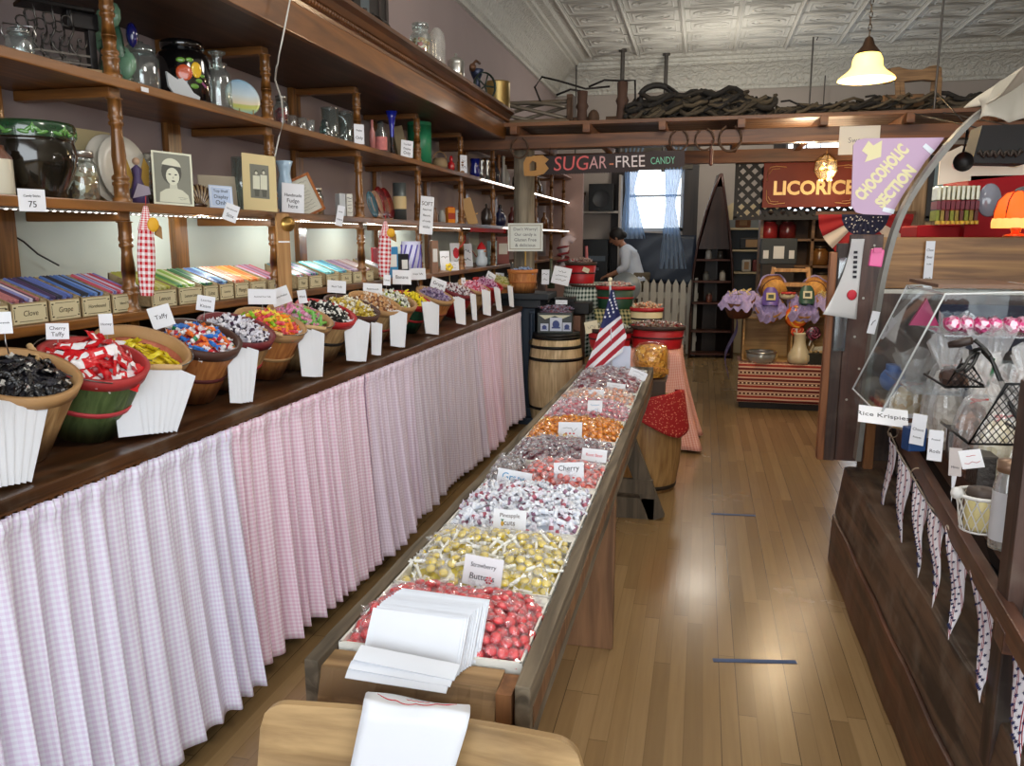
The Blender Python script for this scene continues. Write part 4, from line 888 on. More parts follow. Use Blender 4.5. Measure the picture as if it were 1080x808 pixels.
p,h,w=T(147,140,206,24,-1.90,Z3)
t=thing('fairy_figurine','small purple and gold winged figurine beside the portrait photo','figurine',p,(0,0,1))
b=B();b.lathe([(.001,0),(.032,0),(.024,.05),(.012,.09),(.016,.12),(.001,.135)],12,flute=.15,fn=5);b.build('dress',P((86,70,116),.5),t)
b=B();b.sph((0,0,.145),.013,10);b.build('head',P((206,170,140),.5),t)
for s in(-1,1):b=B();b.prism([(0,.06),(s*.03,.16),(s*.045,.13),(s*.04,.05)],.008,.012);b.build('wing',P((186,150,70),.35,.5),t)
b=B();b.prism([(-.03,.02),(.03,.035),(.026,.06),(-.01,.07)],-.03,-.026);b.build('sash',P((170,160,176),.6),t)
jar_of('perfume_bottle','dark glass bottle with amber contents behind the portrait photo',166,150,206,24,-1.98,Z3,['5a2c10','8c4a18','3c1c0c'])
def photo(name,label,pos,w,h,yaw,tilt,roll=0,mount=None):
 t=thing(name,label,'photograph',pos,(-tilt,roll,yaw));b=B();b.box((0,0,h/2),(w,.003,h));b.build('mount',mount,t);return t
p,h,w=T(184,155,211,43,-1.80,Z3);h=h*.98;w=w*.96
SEP=lambda k:P((k,k,int(k*.9)),.5)
t=photo('portrait_photo','old black and white portrait photograph of a woman leaning on the third shelf',p,w,h,.95,.12,.05,SEP(222))
b=B();b.box((0,-.0018,h*.5),(w*.9,.0008,h*.93));b.build('print_ground',SEP(128),t)
def flat(poly,k,nm,d,s=1):
 b=B();b.prism([(x*w,z*h)for x,z in poly],-d-.0006,-d);b.build(nm,SEP(k),t)
ell=lambda cx,cz,rx,rz,n=18,a0=0,a1=2*PI:[(cx+rx*math.cos(a0+(a1-a0)*k/n),cz+rz*math.sin(a0+(a1-a0)*k/n))for k in range(n)]
flat([(-.36,.045),(-.34,.22),(-.2,.29),(.0,.33),(.22,.29),(.36,.2),(.4,.045)],206,'print_shoulders',.0024)
flat(ell(-.03,.62,.25,.24),78,'print_hair',.0027);flat(ell(-.03,.71,.24,.17,18,.1,PI-.1),214,'print_headband',.0030)
flat([(-.1,.3),(-.08,.45),(.08,.45),(.1,.31)],200,'print_neck',.0029);flat(ell(-.01,.54,.165,.165),216,'print_face',.0033)
flat(ell(-.08,.575,.035,.012),40,'print_eye',.0037);flat(ell(.07,.575,.035,.012),40,'print_eye',.0037);flat(ell(0,.45,.045,.014),50,'print_mouth',.0037);flat(ell(0,.515,.018,.02),176,'print_nose',.0036)
b=scribble(w*.25,h*.08,2,rng,Matrix.Translation((w*.22,-.003,h*.13)),.0005);b.build('signature_lettering',SEP(60),t)
p,h,w=T(209,168,211,22,-1.90,Z3)
b=B()
for k in range(16):
 a=.3+k*.085*1.15
 M=Matrix.Rotation(a-1.0,4,'Y')
 b.sph((0,0,.045),(.005,.028,.047),8,M=Matrix.Translation((0,0,.0))@M,mi=k%2)
b.sph((0,0,.012),(.04,.026,.012),10)
tag(b.build('fan_shell',[P((70,44,28),.2,coat=.8),P((190,160,120),.2,coat=.8)],loc=p+Vector((0,.0,.0)),rot=(0,0,1)),'striped brown fan shaped shell behind the portrait photo','shell')
p,h,w=T(232,178,215,40,-2.02,Z3);b=B();b.box((0,0,h/2),(w,.01,h));tag(b.build('cream_card_backing',P((196,184,160),.7),loc=p,rot=(-.12,0,.95),bevel=.004),'blank cream card leaning behind the blue display card','card')
p,h,w=T(234,190,214,28,-1.82,Z3);card('pale blue card reading top shelf display only on the third shelf',p,w*.9,h,.95,['Top Shelf','Display','Only'],tilt=.15,roll=.04,mat=P((190,206,232),.7),name='display_card',border=P((236,240,246),.7))
p,h,w=T(275,160,218,37,-1.81,Z3)
t=photo('couple_photo','old cream mounted photograph of two standing people on the third shelf',p,w,h,.95,.08,.05,P((216,196,146),.7))
b=B();b.box((0,-.0018,h*.52),(w*.56,.0008,h*.6));b.build('print_ground',SEP(120),t)
for cx,hh in((-.1,.0),(.12,.02)):
 flat(ell(cx,.68+hh,.05,.035),60,'print_hair',.0026);flat(ell(cx,.665+hh,.04,.03),206,'print_face',.0030)
 flat([(cx-.1,.62+hh),(cx+.1,.62+hh),(cx+.09,.38),(cx-.11,.38)],216,'print_shirt',.0028);flat([(cx-.07,.38),(cx+.08,.38),(cx+.06,.25),(cx-.05,.25)],90,'print_legs',.0028)
p,h,w=T(257,158,214,20,-1.98,Z3);turned('glass_cylinder','tall clear glass cylinder behind the two people photograph','vase',p,h,w,[(.001,0),(1,0),(1,1),(.93,1),(.93,.05)],GL)
p,h,w=T(302,166,219,19,-1.85,Z3)
turned('milk_glass_vase','pale blue milk glass vase with ruffled lip by the second post','vase',p,h,w,[(.001,0),(.7,0),(.85,.1),(.9,.4),(.75,.6),(.6,.75),(.75,.9),(.95,1),(.85,1),(.5,.76)],P((176,204,226),.25,coat=.6),n=24,flute=.02,fn=12)
p,h,w=T(309,190,220,28,-1.80,Z3);card('white folded shop card with a small drawing in front of the blue vase',p,w*.9,h,.95,['','Handmade','Fudge','here'],name='display_card',roll=.05)
p,h,w=T(331,178,220,28,-1.83,Z3)
t=thing('framed_print','orange brown wooden frame with a printed text leaning over on the third shelf','picture frame',p,(-.1,-.42,.9))
b=B();fw_,fh=w*.95,h*.98
for c,d in(((-fw_/2,0,fh/2),(.012,.014,fh)),((fw_/2,0,fh/2),(.012,.014,fh)),((0,0,.006),(fw_,.014,.012)),((0,0,fh-.006),(fw_,.014,.012))):b.box(c,d)
b.build('frame',wood((126,66,26),(176,104,48),'Z',8,.4),t)
b=B();b.box((0,.002,fh/2),(fw_,.004,fh));b.build('print',P((206,204,190),.6),t);scribble(fw_*.7,fh*.75,9,rng,Matrix.Translation((0,-.001,fh/2)),.0006).build('lettering',INK,t)
jar_of('spice_jar','small glass jar with metal clamp lid behind the wooden frame',334,176,206,16,-1.98,Z3,['c87828','b4641e','dc9646'])
for u,c,lab in((359.5,(188,192,194),'thin silver tin standing upright on the third shelf'),(367,(216,214,204),'white card box with dark print beside the silver tin')):
 p,h,w=T(u,200,223,7,-1.83,Z3);t=thing('upright_box',lab,'box',p,(0,0,.9));b=B();b.box((0,0,h/2),(w,.05,h));b.build('body',P(c,.35),t,bevel=.002)
 if u>362:scribble(w*.8,h*.8,5,rng,Matrix.Translation((0,-.0255,h/2)),.0012).build('printed_pattern',INK,t)
for k,(u,c,r,lab)in enumerate(((391,(70,110,126),.075,'teal blue plate at the front of the plate stack'),(396,(176,140,116),.08,'beige plate behind the teal plate'),(401,(110,16,20),.095,'dark red plate behind the beige plate'),(407,(120,18,24),.095,'large dark red heart shaped plate at the back by the can'))):
 p=on(u,-1.86-.012*k,Z3);b=B();b.lathe([(.001,0),(r*.6,0),(r,.012),(r,.016),(r*.6,.005),(.001,.005)],30)
 tag(b.build('leaning_plate',P(c,.25,coat=.5),loc=p+Vector((0,0,r)),rot=(PI/2-.25,0,1.6)),lab,'plate')
p,h,w=T(422,190,228,14,-1.86,Z3)
turned('labelled_can','tall grey metal can with a cream label on the third shelf','can',p,h,w,[(.001,0),(1,0),(1,1),(.97,1),(.95,.98),(.001,.98)],P((98,104,104),.35,.6),(('label',[(1.02,.3),(1.02,.64)],P((196,172,124),.6)),),n=20)
for u,v0,wpx,c,lab in((441,205,8,(90,60,60),'dusky red bottle behind the paper notice'),(458,218,8,(120,84,60),'brown tin cup on the far third shelf'),(466,220,8,(150,150,144),'grey pewter mug on the far third shelf'),(482,219,5,(220,220,214),'white salt shaker beside the orange tin')):
 p,h,w=T(u,v0,233,wpx,-1.86,Z3);turned('small_vessel',lab,'vessel',p,h,w,[(.001,0),(.9,0),(1,.1),(.95,.6),(.6,.8),(.6,1),(.001,1)],P(c,.35),n=14)
p,h,w=T(475,217,233,9,-1.84,Z3);t=thing('spice_tin','little orange and red spice tin on the far third shelf','tin',p,(0,0,.9));b=B();b.box((0,0,h/2),(w,.04,h));b.build('body',P((216,130,30),.4),t,bevel=.002);b=B();b.box((0,-.0205,h*.45),(w*.98,.001,h*.4));b.build('label',P((160,50,30),.5),t);b=B();b.box((0,0,h*1.03),(w*.6,.025,h*.07));b.build('cap',P((150,40,30),.4),t)
p,h,w=T(499,208,236,18,-1.85,Z3);t=thing('small_easel','little tan wooden easel leaning on the far third shelf','easel',p,(-.15,-.25,.9));
b=B();b.box((0,0,h*.5),(w*.7,.01,h));b.box((0,-.008,h*.35),(w,.012,.012));b.build('board',P((176,140,92),.6),t)
for u,v0,wpx,c,lab in((513,214,12,(50,40,36),'dark iron kettle on the far third shelf'),(519,213,9,(150,120,106),'dusky doll head ornament beyond the kettle'),(527,218,14,(40,44,80),'dark blue enamel pot near the log post')):
 p,h,w=T(u,v0,237,wpx,-1.87,Z3);t=turned('enamel_pot',lab,'pot',p,h,w,[(.001,0),(.8,0),(1,.3),(.9,.6),(.5,.75),(.2,.8),(.2,.95),(.001,1)],P(c,.3,coat=.4),(('foot',[(.001,0),(.84,0),(.84,.05),(.8,.06)],P(c,.4)),),n=16)
for k,(y,z,c)in enumerate(((7.3,Z2,(60,60,70)),(7.7,Z2,(190,190,186)),(8.2,Z2,(40,44,50)),(8.7,Z2,(150,150,150)),(9.3,Z2,(80,60,40)),(7.5,Z3,(40,30,30)),(8.0,Z3,(90,40,40)),(8.5,Z3,(160,150,140)),(9.1,Z3,(40,40,50)),(9.7,Z3,(110,70,40)))):
 turned('dark_bottle',['smoky bottle','pale bottle','black bottle','grey bottle','brown bottle','dark jar','maroon jar','stone coloured jar','black jar','tan jar'][k]+' on the far '+('upper' if z==Z2 else 'middle')+' shelf past the log post','bottle',(-1.87,y,z),.2,.09,[(.001,0),(1,0),(1,.55),(.4,.75),(.35,.97),(.001,1)],P(c,.2,coat=.5),n=14)
KR=wood((150,128,92),(186,166,128),'X',8,.7,.1);LBL=P((206,196,160),.7);LINK=P((66,58,40),.7)
BOX=[(-4,12,'Cinnamon',['c86450','e6d2d2']),(14,53,'Clove',['7a7ab4','b46464','e6d8e6','502840']),(54,87,'Grape',['3c2850','5064b4','28283c']),(88,119,'Horehound',['3c64b4','1e1e28','6e96dc']),(120,148,'Island Punch',['7878c8','c83c50','d2c8e6']),(161,188,'Lemon',['c8c846','e6e696','b4b43c']),(190,215,'Lemon Lime',['3c8c46','96c846','dceeb4']),(216,232,'Lime',['286e3c','5ab45a','283c64']),(233,248,'Licorice',['28508c','5082d2','96c8e6']),(249,264,'Mango',['e66e46','f0a082','f0dcd2']),(265,282,'Orange',['f08c28','fac878','e6641e']),(284,301,'Peach',['b478a0','dcb4d2','e6646e']),(315,326,'Pear',['5aaab4','b4dcdc','c86e82']),(327,341,'Pina',['6450a0','c896c8','3c8c8c']),(345,358,'Plum',['1e7878','50bec8','a0e6e6']),(360,372,'Rock',['3cb4c8','82d2dc','3c5a8c']),(373,383,'Root',['643c50','9678a0','c8b4c8']),(384,395,'Sour',['96646e','c8a0a0','e6dcdc']),(401,410,'Sassa',['3c3c46','787882','a0a0aa'])]
stick=B();stick.cyl((-.075,0,0),(.075,0,0),.0062,n=8);stp={}
for i,(u0,u1,nm,cols)in enumerate(BOX):
 ya=on(u0,-1.815,Z4).y;yb=on(u1,-1.815,Z4).y;wy=yb-ya-.004;yc=(ya+yb)/2
 t=thing('candy_stick_box','slanted box of %s candy sticks labelled %s on the fourth shelf'%(['red','mauve and red','dark blue grape','blue and black','lilac and red','yellow','green and yellow','dark green','bright blue','coral','orange','pink','teal and pink','purple','bright teal','cyan','plum','dusty pink','grey'][i],nm.lower()),'box',(-1.815,yc,Z4),(0,0,PI/2))
 b=B();b.box((0,.006,.03),(wy,.006,.06));b.box((0,.165,.06),(wy,.006,.12))
 for s in(-1,1):b.prism([(0,.0),(.16,.0),(.16,.12),(0,.062)],-.0025,.0025,M=Matrix.Translation((s*(wy/2-.0025),.006,0))@Matrix.Rotation(PI/2,4,'Z'))
 b.box((0,.085,.004),(wy,.16,.006));b.build('body',KR,t)
 b=B();b.box((0,-.0006+.003,.030),(wy*.93,.002,.054));lb=b.build('label',LBL,t)
 b=B();e=.003;w_=wy*.93
 for c,d in(((0,.0012,.051),(w_*.7,.0008,.0016)),((0,.0012,.009),(w_*.7,.0008,.0016)),((-w_/2+e,.0012,.03),(.0016,.0008,.026)),((w_/2-e,.0012,.03),(.0016,.0008,.026))):b.box(c,d)
 for sx in(-1,1):
  for sz in(-1,1):b.box((sx*(w_/2-.006),.0012,.03+sz*.018),(.007,.0008,.004))
 b.build('printed_border',LINK,lb)
 text(nm,min(.022,w_*1.25/len(nm)),Matrix.Translation((0,.001,.03))@FACE,LINK,lb,ext=.0002,shear=.15)
 n=max(4,int(wy/.0135));r=random.Random(i)
 for row in(0,1):
  for k in range(n):
   hx=cols[r.randrange(len(cols))];m=P(tuple(int(int(hx[q:q+2],16)*.8+40)for q in(0,2,4)),.3,coat=.4)
   o=stick.build('candy_stick',m)if m.name not in stp else stp[m.name].copy()
   if m.name in stp:COL.objects.link(o)
   else:stp[m.name]=o
   L=Vector((-wy/2+.009+(wy-.018)*(k+.5*row)/n,.092+r.uniform(-.006,.006),.080+.011*row))
   o.location=t.matrix_basis@L;o.rotation_euler=Euler((0,-.36,PI+r.uniform(-.05,.05))).to_matrix().to_euler()
   tag(o,'wrapped %s candy stick in the slanted box of that flavor'%nm.lower(),'candy stick',nm.lower()+' candy sticks in one box')
p=on(305,-1.76,CT);zb=at(305,226,X=-1.76).z
t=thing('bell_board','upright bare wood board with a round brass bell standing at the second post','board',(p.x,p.y,CT+.001),(0,0,.85))
b=B();b.box((0,0,(zb-CT)/2),(.055,.022,zb-CT));b.build('board',wood((150,108,62),(196,152,100),'Z',6,.6),t,bevel=.002)
q=at(312,237,X=-1.75).z-CT;b=B();b.lathe([(.001,.03),(.006,.03),(.01,.024),(.02,.02),(.032,.008),(.032,0),(.001,0)],20,M=Matrix.Translation((.02,-.012,q))@Matrix.Rotation(PI/2,4,'X'));b.build('bell',BRASS,t)
b=B();b.box((.0,-.0115,q-.075),(.05,.001,.006));b.build('white_band',PAPER,t)
for u,v0,v1,wpx,X,lab in((155,209,312,18,-1.765,'tall red and white gingham stick bag with yellow trim hanging at the near post'),(405,228,292,15,-1.765,'red gingham stick bag with a yellow flower hanging farther along the third shelf')):
 p=at(u,v1,X=X);k=ppm(p);H=(v1-v0)/k;w=wpx/k
 t=thing('gingham_bag',lab,'bag',p,(0,.06,.9))
 b=B();b.grid(lambda a,v:((w*.5*(.72+.28*math.sin(PI*v*.9)))*math.cos(a*2*PI),w*.28*math.sin(a*2*PI),H*(.0+.66*v)),20,16,uvf=lambda a,v:(a*.2,v*H*.66));b.build('bag',checks((236,232,234),(196,30,40),.02 if v1>300 else .024),t)
 b=B();b.grid(lambda a,v:(w*(.34*(1-v)+.12)*math.cos(a*2*PI),w*.2*(1-v*.6)*math.sin(a*2*PI),H*(.66+.24*v)),12,5,uvf=lambda a,v:(a*.12,v*.15));b.build('neck',checks((240,236,236),(210,60,70),.014),t)
 b=B();b.tube([(0,0,H*.9),(.002,.003,H*1.0)],.0015,5);b.build('string',P((180,60,60),.7),t)
 b=B();b.sph((w*.35,-w*.2,H*.72),(w*.34,w*.12,H*.075),10);b.build('yellow_trim',P((226,170,40),.6),t)
 b=B();b.prism([(w*.4,H*.78),(w*.85,H*.7),(w*.9,H*.58),(w*.5,H*.62)],-.004,.004);b.build('brown_tag',P((150,110,60),.6),t)
def fbox(u,v0,v1,wpx,c,name,label,cat,X=-1.86,m=None,yaw=.9,d=.05,z=Z4):
 p,h,w=T(u,v0,v1,wpx,X,z);t=thing(name,label,cat,p,(0,0,yaw));b=B();b.box((0,0,h/2),(w,d,h));b.build('body',m or P(c,.5),t,bevel=.003);b=B();b.box((0,-d/2-.0005,h*.55),(w*.7,.001,h*.4));b.build('label',P((230,230,226),.6),t);return t
fbox(413,258,290,12,(60,140,196),'blue_bag','bright blue paper candy bag beyond the gingham bag','bag')
p,h,w=T(434,257,292,20,-1.86,Z4)
b=B();b.lathe([(.001,0),(w/2,0),(w/2,h),(.001,h)],20);t=thing('striped_tin','white tin with blue and purple stripes on the far fourth shelf','tin',p);b.build('body',P((206,206,232),.4),t)
b=B()
for k in range(10):b.tube([(w*.505*math.cos(k*.628+j*.1),w*.505*math.sin(k*.628+j*.1),h*(.1+.8*j/8))for j in range(9)],w*.05,4)
b.build('stripe_pattern',P((90,80,170),.4),t)
fbox(425,268,292,10,(24,24,34),'black_pouch','small black pouch between blue bag and striped tin','pouch',X=-1.82)
fbox(419,246,268,14,(196,222,220),'mint_box','pale mint green box behind the blue bag','box',X=-2.0)
for u,v1,wpx,hpx,lab,X in((470,293,12,20,'white greeting card standing on the far fourth shelf',-1.9),(482,290,14,26,'white card with a red drawing at the far fourth shelf',-1.95),(476,284,20,9,'open white leaflet lying under the greeting card',-1.84),(494,282,12,24,'plain white card between the ribbon posts',-1.95)):
 p,h,w=T(u,v1-hpx,v1,wpx,X,Z4);t=card(lab,p,w,h,.9,2,name='greeting_card',tilt=.1)
 if 'drawing' in lab:b=B();b.sph((0,-.002,h*.6),(w*.28,.001,h*.22),10);b.build('red_drawing',RI,t)
p,h,w=T(508,245,292,18,-1.86,Z4)
t=thing('snowman_figure','white snowman figure with red hat on the far fourth shelf','figurine',p)
b=B();b.lathe([(.001,0),(.04,.0),(.052,.03),(.05,.07),(.03,.095),(.036,.11),(.036,.14),(.02,.16),(.001,.165)],18);b.build('body',P((206,216,222),.5),t)
b=B();b.lathe([(.042,.145),(.036,.165),(.02,.19),(.001,.21)],14);b.build('hat',P((196,24,30),.6),t)
b=B();b.sph((.03,-.02,.13),(.02,.008,.006),6);b.build('nose',P((230,130,40),.5),t)
b=B();b.tube([(-.04,-.02,.08),(-.08,-.03,.14)],.004,5);b.build('arm',P((150,60,50),.5),t)
for u,lab in((490,'red ribbon wound round the fifth post'),):
 p=on(u-2,-1.785,Z4);b=B();b.grid(lambda a,v:(.03*math.cos(v*9+a*.6),.03*math.sin(v*9+a*.6),.3*v+.03*a),3,30);tag(b.build('ribbon',P((186,26,34),.5),loc=(-1.825,6.08,Z4+.01),solid=.002),lab,'ribbon')
p0,p1=at(496,241,X=-1.775),at(531,243,X=-1.775);b=B();b.box(((p1-p0).length/2,0,0),((p1-p0).length,.012,.03));b.sph(((p1-p0).length,0,0),(.03,.02,.024),8)
tag(b.build('red_garland',P((150,16,26),.7,bump=.6,vscale=90),loc=p0+Vector((.006,0,-.01)),rot=(0,0,PI/2)),'dark red tinsel garland along the far third shelf edge','garland')
p,h,w=T(474,281,292,7,-1.80,Z4);t=thing('yellow_flower','yellow paper flower on a wire above the far baskets','flower',p);b=B();[b.sph((.018*math.cos(k*1.257),-.004,.03+.018*math.sin(k*1.257)),(.014,.006,.014),8)for k in range(5)];b.build('petal',P((236,206,60),.5),t);b=B();b.tube([(0,0,.03),(.01,-.03,-.06),(.03,-.05,-.12)],.0025,5);b.build('stem',P((150,130,90),.6),t)
for u,v0,v1,lab,c in((458,262,296,'brown and tan striped upright stick bag at the fourth post',(150,116,96)),):fbox(u,v0,v1,8,c,'stick_bag',lab,'bag',X=-1.80,d=.03)
for u,v0,wpx,c,lab in((529,263,16,(150,90,90),'pink and white candy cane bundle bag near the log post'),(519,266,9,(176,200,206),'pale blue gift bag near the log post')):fbox(u,v0,291,wpx,c,'gift_bag',lab,'bag',X=-1.88)
p,h,w=T(541,262,300,14,-1.72,CT);turned('green_glass_jug','green glass jug at the far end of the counter','jug',p,h*1.0,w,[(.001,0),(.8,0),(1,.1),(1,.5),(.4,.75),(.35,1),(.001,1)],clear((70,120,100),.15,.1,.3))
p,h,w=T(396,256,300,8,-2.08,Z4);b=B();b.box((0,0,.09),(.012,.10,.18));tag(b.build('red_paddle',P((176,40,56),.5),loc=p,bevel=.004),'red card paddle behind the hanging gingham flower bag','paddle')
p=on(360,-1.90,ZT)
t=thing('dark_cabinet','tall dark wooden box with grey panels standing on top of the cornice','cabinet',(-1.9,p.y+.0,ZT),(0,0,PI/2))
b=B();b.box((0,0,.35),(.62,.30,.70));b.build('body',P((34,28,26),.5),t,bevel=.006)
b=B();b.box((-.12,-.152,.36),(.28,.006,.6));b.build('panel',P((84,94,100),.4),t)
b=B();b.box((.17,-.152,.36),(.03,.008,.66));b.box((.27,-.152,.36),(.03,.008,.66));b.build('door_frame',P((50,40,36),.5),t)
p=on(392,-1.72,ZT)
t=thing('iron_fitting','lump of black iron machine fittings in front of the dark cabinet','machine part',(-1.67,p.y-.1,ZT),(0,0,PI/2))
b=B();b.cyl((-.3,0,.035),(.25,0,.035),.032,n=14);b.cyl((.02,0,.05),(.12,0,.05),.05,n=14);b.cyl((-.1,0,.0),(-.1,0,.1),.014,n=10);b.box((.3,0,.03),(.09,.07,.06));b.box((-.28,0,.05),(.08,.08,.1));b.tube([(-.06,0,.06),(0,0,.1),(.08,0,.1),(.12,0,.06)],.008,6);b.build('fitting',IRON,t)
p=on(429,-1.66,ZT);b=B();b.box((0,0,.02),(.07,.09,.04));t=thing('white_carton','small white carton on top of the cornice','box',p,(0,0,1.2));b.build('body',PAPER,t);b=B();b.box((0,0,.042),(.072,.092,.006));b.build('lid',PAPER,t)
jar_of('apothecary_jar','glass apothecary jar of mixed candy on top of the cornice',444,33,78,22,-1.70,ZT,['d2aa50','c83c3c','e6dcc8','966e3c'],lid=GL)
p,h,w=T(461,35,92,18,-1.78,ZT);b=B();b.lathe([(w*.5,0),(w*.5,h*.75),(w*.42,h*.9),(w*.2,h*.98),(.001,h)],20);t=thing('glass_dome','tall glass dome on a red base on top of the cornice','dome',p);b.build('dome',clear((232,226,210),.22,.08,.3),t);b=B();b.lathe([(.001,0),(w*.55,0),(w*.55,.02),(w*.42,.03),(w*.3,h*.3),(.001,h*.34)],16);b.build('base',P((130,26,26),.5),t)
p,h,w=T(481,70,106,18,-1.70,ZT);turned('silver_canister','silver lidded canister next to the iron grinder','canister',p,h,w,[(.001,0),(1,0),(1,.7),(.95,.72)],SILV,(('lid',[(1,.7),(1.02,.76),(.7,.84),(.15,.9),(.2,.96),(.001,1)],SILV),))
p,h,w=T(503,67,120,24,-1.68,ZT)
t=thing('hand_grinder','black and brown cast iron hand grinder with wheel on the cornice end','grinder',p,(0,0,.9))
b=B();b.box((0,0,.02),(.11,.11,.04));b.lathe([(.05,.04),(.03,.08),(.025,.14),(.04,.17),(.055,.21),(.05,.215)],14);b.build('body',P((38,46,70),.35,.4),t)
b=B();b.lathe([(.09,-.008),(.098,-.008),(.098,.008),(.09,.008),(.09,-.008)],26,M=Matrix.Translation((.02,-.075,.09))@Matrix.Rotation(PI/2,4,'X'))
for k in range(5):b.tube([(.02,-.075,.09),(.02+.092*math.cos(k*1.257),-.075,.09+.092*math.sin(k*1.257))],.006,5)
b.build('wheel',P((50,64,56),.35,.6),t)
b=B();b.tube([(-.03,0,.2),(-.05,-.02,.24),(-.02,-.02,.27),(.03,0,.26)],.010,6);b.sph((-.05,-.02,.22),(.03,.025,.03),8);b.build('crank',P((96,66,46),.5,.5),t)
p,h,w=T(525,95,124,26,-1.66,ZT);turned('brass_pail','round brass pail at the far end of the cornice','pail',p,h,w,[(.001,0),(.97,0),(1,.05),(1,.95),(1.03,1),(.97,1),(.94,.9),(.94,.1)],P((160,136,84),.38,.8,var=.2,vscale=12))
p=on(524,-1.95,ZT);b=B();b.box((0,0,.19),(.06,.40,.38));t=thing('black_box','flat black box standing behind the brass pail','box',p+Vector((0,.1,0)));b.build('body',P((16,14,14),.5),t,bevel=.003);b=B();b.box((.032,0,.19),(.004,.34,.32));b.build('panel',P((22,20,20),.4),t)
b=B();b.tube([at(u,v,X=-1.53+.0*v)for u,v in((308,-12),(303,15),(297,45),(292,70))]+[at(u,v,X=-1.70)for u,v in((290,84),(297,105))]+[at(u,v,X=-1.77)for u,v in((299,128),(294,145),(290,165))],.0035,6)
tag(b.build('white_flex',P((206,204,196),.5)),'white electric flex hanging from the cornice past the second post','cord')
b=B();b.tube([at(u,v,X=-2.17)for u,v in((10,246),(25,255),(40,268),(62,280))],.003,6);tag(b.build('electric_flex',P((20,20,20),.5)),'thin black electric flex lying against the wall above the clove box','cord')
ZD=2.463
RUST=P((84,62,46),.75,.3,var=.3,vscale=25);DRIED=[P(c,.9,var=.25,vscale=30)for c in((52,46,38),(74,64,50),(38,34,30),(90,78,60))]
t=thing('reel_mower','rusty reel lawn mower lying on the pergola deck by the oak cornice','mower',(-1.42,6.95,ZD))
for sx in(-.34,.30):
 b=B();b.cyl((sx-.015,0,.13),(sx+.015,0,.13),.13,n=20);b.box((sx,.02,.14),(.05,.2,.24));b.build('side_wheel',RUST,t)
b=B()
for k in range(6):
 a=k*PI/3;b.tube([(-.32+.6*j/10,.085*math.cos(a+j*.18),.13+.085*math.sin(a+j*.18))for j in range(11)],.016,5)
b.build('reel_blade',P((120,110,96),.5,.4),t)
b=B();b.cyl((-.34,.03,.22),(.3,.03,.22),.018,n=10);b.cyl((-.34,-.08,.04),(.3,-.08,.04),.03,n=10);b.build('cross_bar',P((110,92,72),.7),t)
b=B();b.tube([(.05,0,.2),(-.01,0,.34),(.05,0,.42),(.2,0,.38),(.42,0,.31),(.62,0,.32)],.009,6);b.build('handle_rod',IRON,t)
for u,lab,sc in((614,'rusty iron hand pump standing at the end of the mower on the deck',1),(656,'taller rusty iron pump standing next to the harness pile on the deck',1.2)):
 p=on(u,99,ZD)if False else Vector((at(u,120,Y=6.95).x,6.95,ZD))
 t=thing('iron_pump',lab,'pump',p)
 b=B();b.lathe([(.07,0),(.07,.02),(.05,.04),(.04,.14*sc),(.055,.17*sc),(.04,.2*sc),(.045,.29*sc),(.001,.30*sc)],16);b.build('body',P((82,58,46),.75,.2,var=.35,vscale=20),t)
 b=B();b.tube([(0,0,.29*sc),(-.1,0,.31*sc),(-.22,0,.27*sc)]if sc==1 else[(-.28,0,.27*sc),(-.15,0,.31*sc),(0,0,.30*sc),(.10,0,.30*sc),(.11,0,.1)],.009,6);b.build('pump_handle',IRON,t)
 b=B();b.cyl((-.13,0,.05),(.13,0,.05),.035,n=12);b.sph((.1,-.03,.07),(.05,.05,.07),10);b.build('spout',RUST,t)
def tangle(name,label,x0,x1,y,n,r0,r1,hmax,seed,cat):
 r=random.Random(seed);b=B()
 for k in range(n):
  x=r.uniform(x0,x1);f=(x-x0)/(x1-x0);hm=hmax*(.35+.65*math.sin(PI*min(1,max(0,f)))**.6);L=r.uniform(.18,.5);a=r.uniform(-.5,.5)
  z=r.uniform(.01,hm);rr=r.uniform(r0,r1);yy=y+r.uniform(-.12,.18)
  pts=[(max(x0,min(x1,x+L*(j/6-.5)*math.cos(a))),yy+.05*math.sin(j+k),ZD+max(rr,z+L*(j/6-.5)*math.sin(a)*.35+.03*math.sin(j*1.3+k)))for j in range(7)]
  b.tube(pts,rr,5,k%4)
 o=b.build(name,DRIED);return tag(o,label,cat,kind='stuff')
tangle('harness_heap','tangled dark leather horse harness piled on the pergola deck',-.66,.50,6.95,150,.008,.022,.25,3,'harness')
tangle('brushwood_heap','dry dark brushwood and straps strewn along the pergola deck beyond the harness',.45,2.6,6.9,230,.006,.018,.13,4,'brushwood')
b=B();b.tube([(-.42+.13*math.cos(a*PI/12),6.93,ZD+.22+.09*math.sin(a*PI/12))for a in range(20)],.024,8);tag(b.build('horse_collar',P((34,30,26),.7)),'dark leather horse collar on top of the harness pile','horse collar')
t=thing('straw_log','short pale log lying under the carved wooden horse','log',(1.40,6.86,ZD+.11));b=B();b.cyl((-.12,0,0),(.16,0,0),.048,n=14);b.build('bark',P((120,88,58),.8,var=.2),t);b=B();b.cyl((-.123,0,0),(-.119,0,0),.046,n=14);b.build('cut_end',P((176,132,84),.7),t)
b=B();b.cyl((1.2,7.15,ZD+.06),(3.2,7.15,ZD+.12),.075,.07,12);b.cyl((1.7,6.8,ZD+.03),(2.9,6.82,ZD+.035),.025,n=8);tag(b.build('weathered_pole',wood((60,54,46),(100,90,76),'X',5,.8)),'thick weathered pole lying along the pergola deck behind the wooden horse','pole')
t=thing('wooden_horse','small carved wooden horse with hanging legs standing on the pergola deck','toy horse',(1.50,6.85,ZD+.05))
HM=wood((104,76,48),(150,116,78),'X',8,.7)
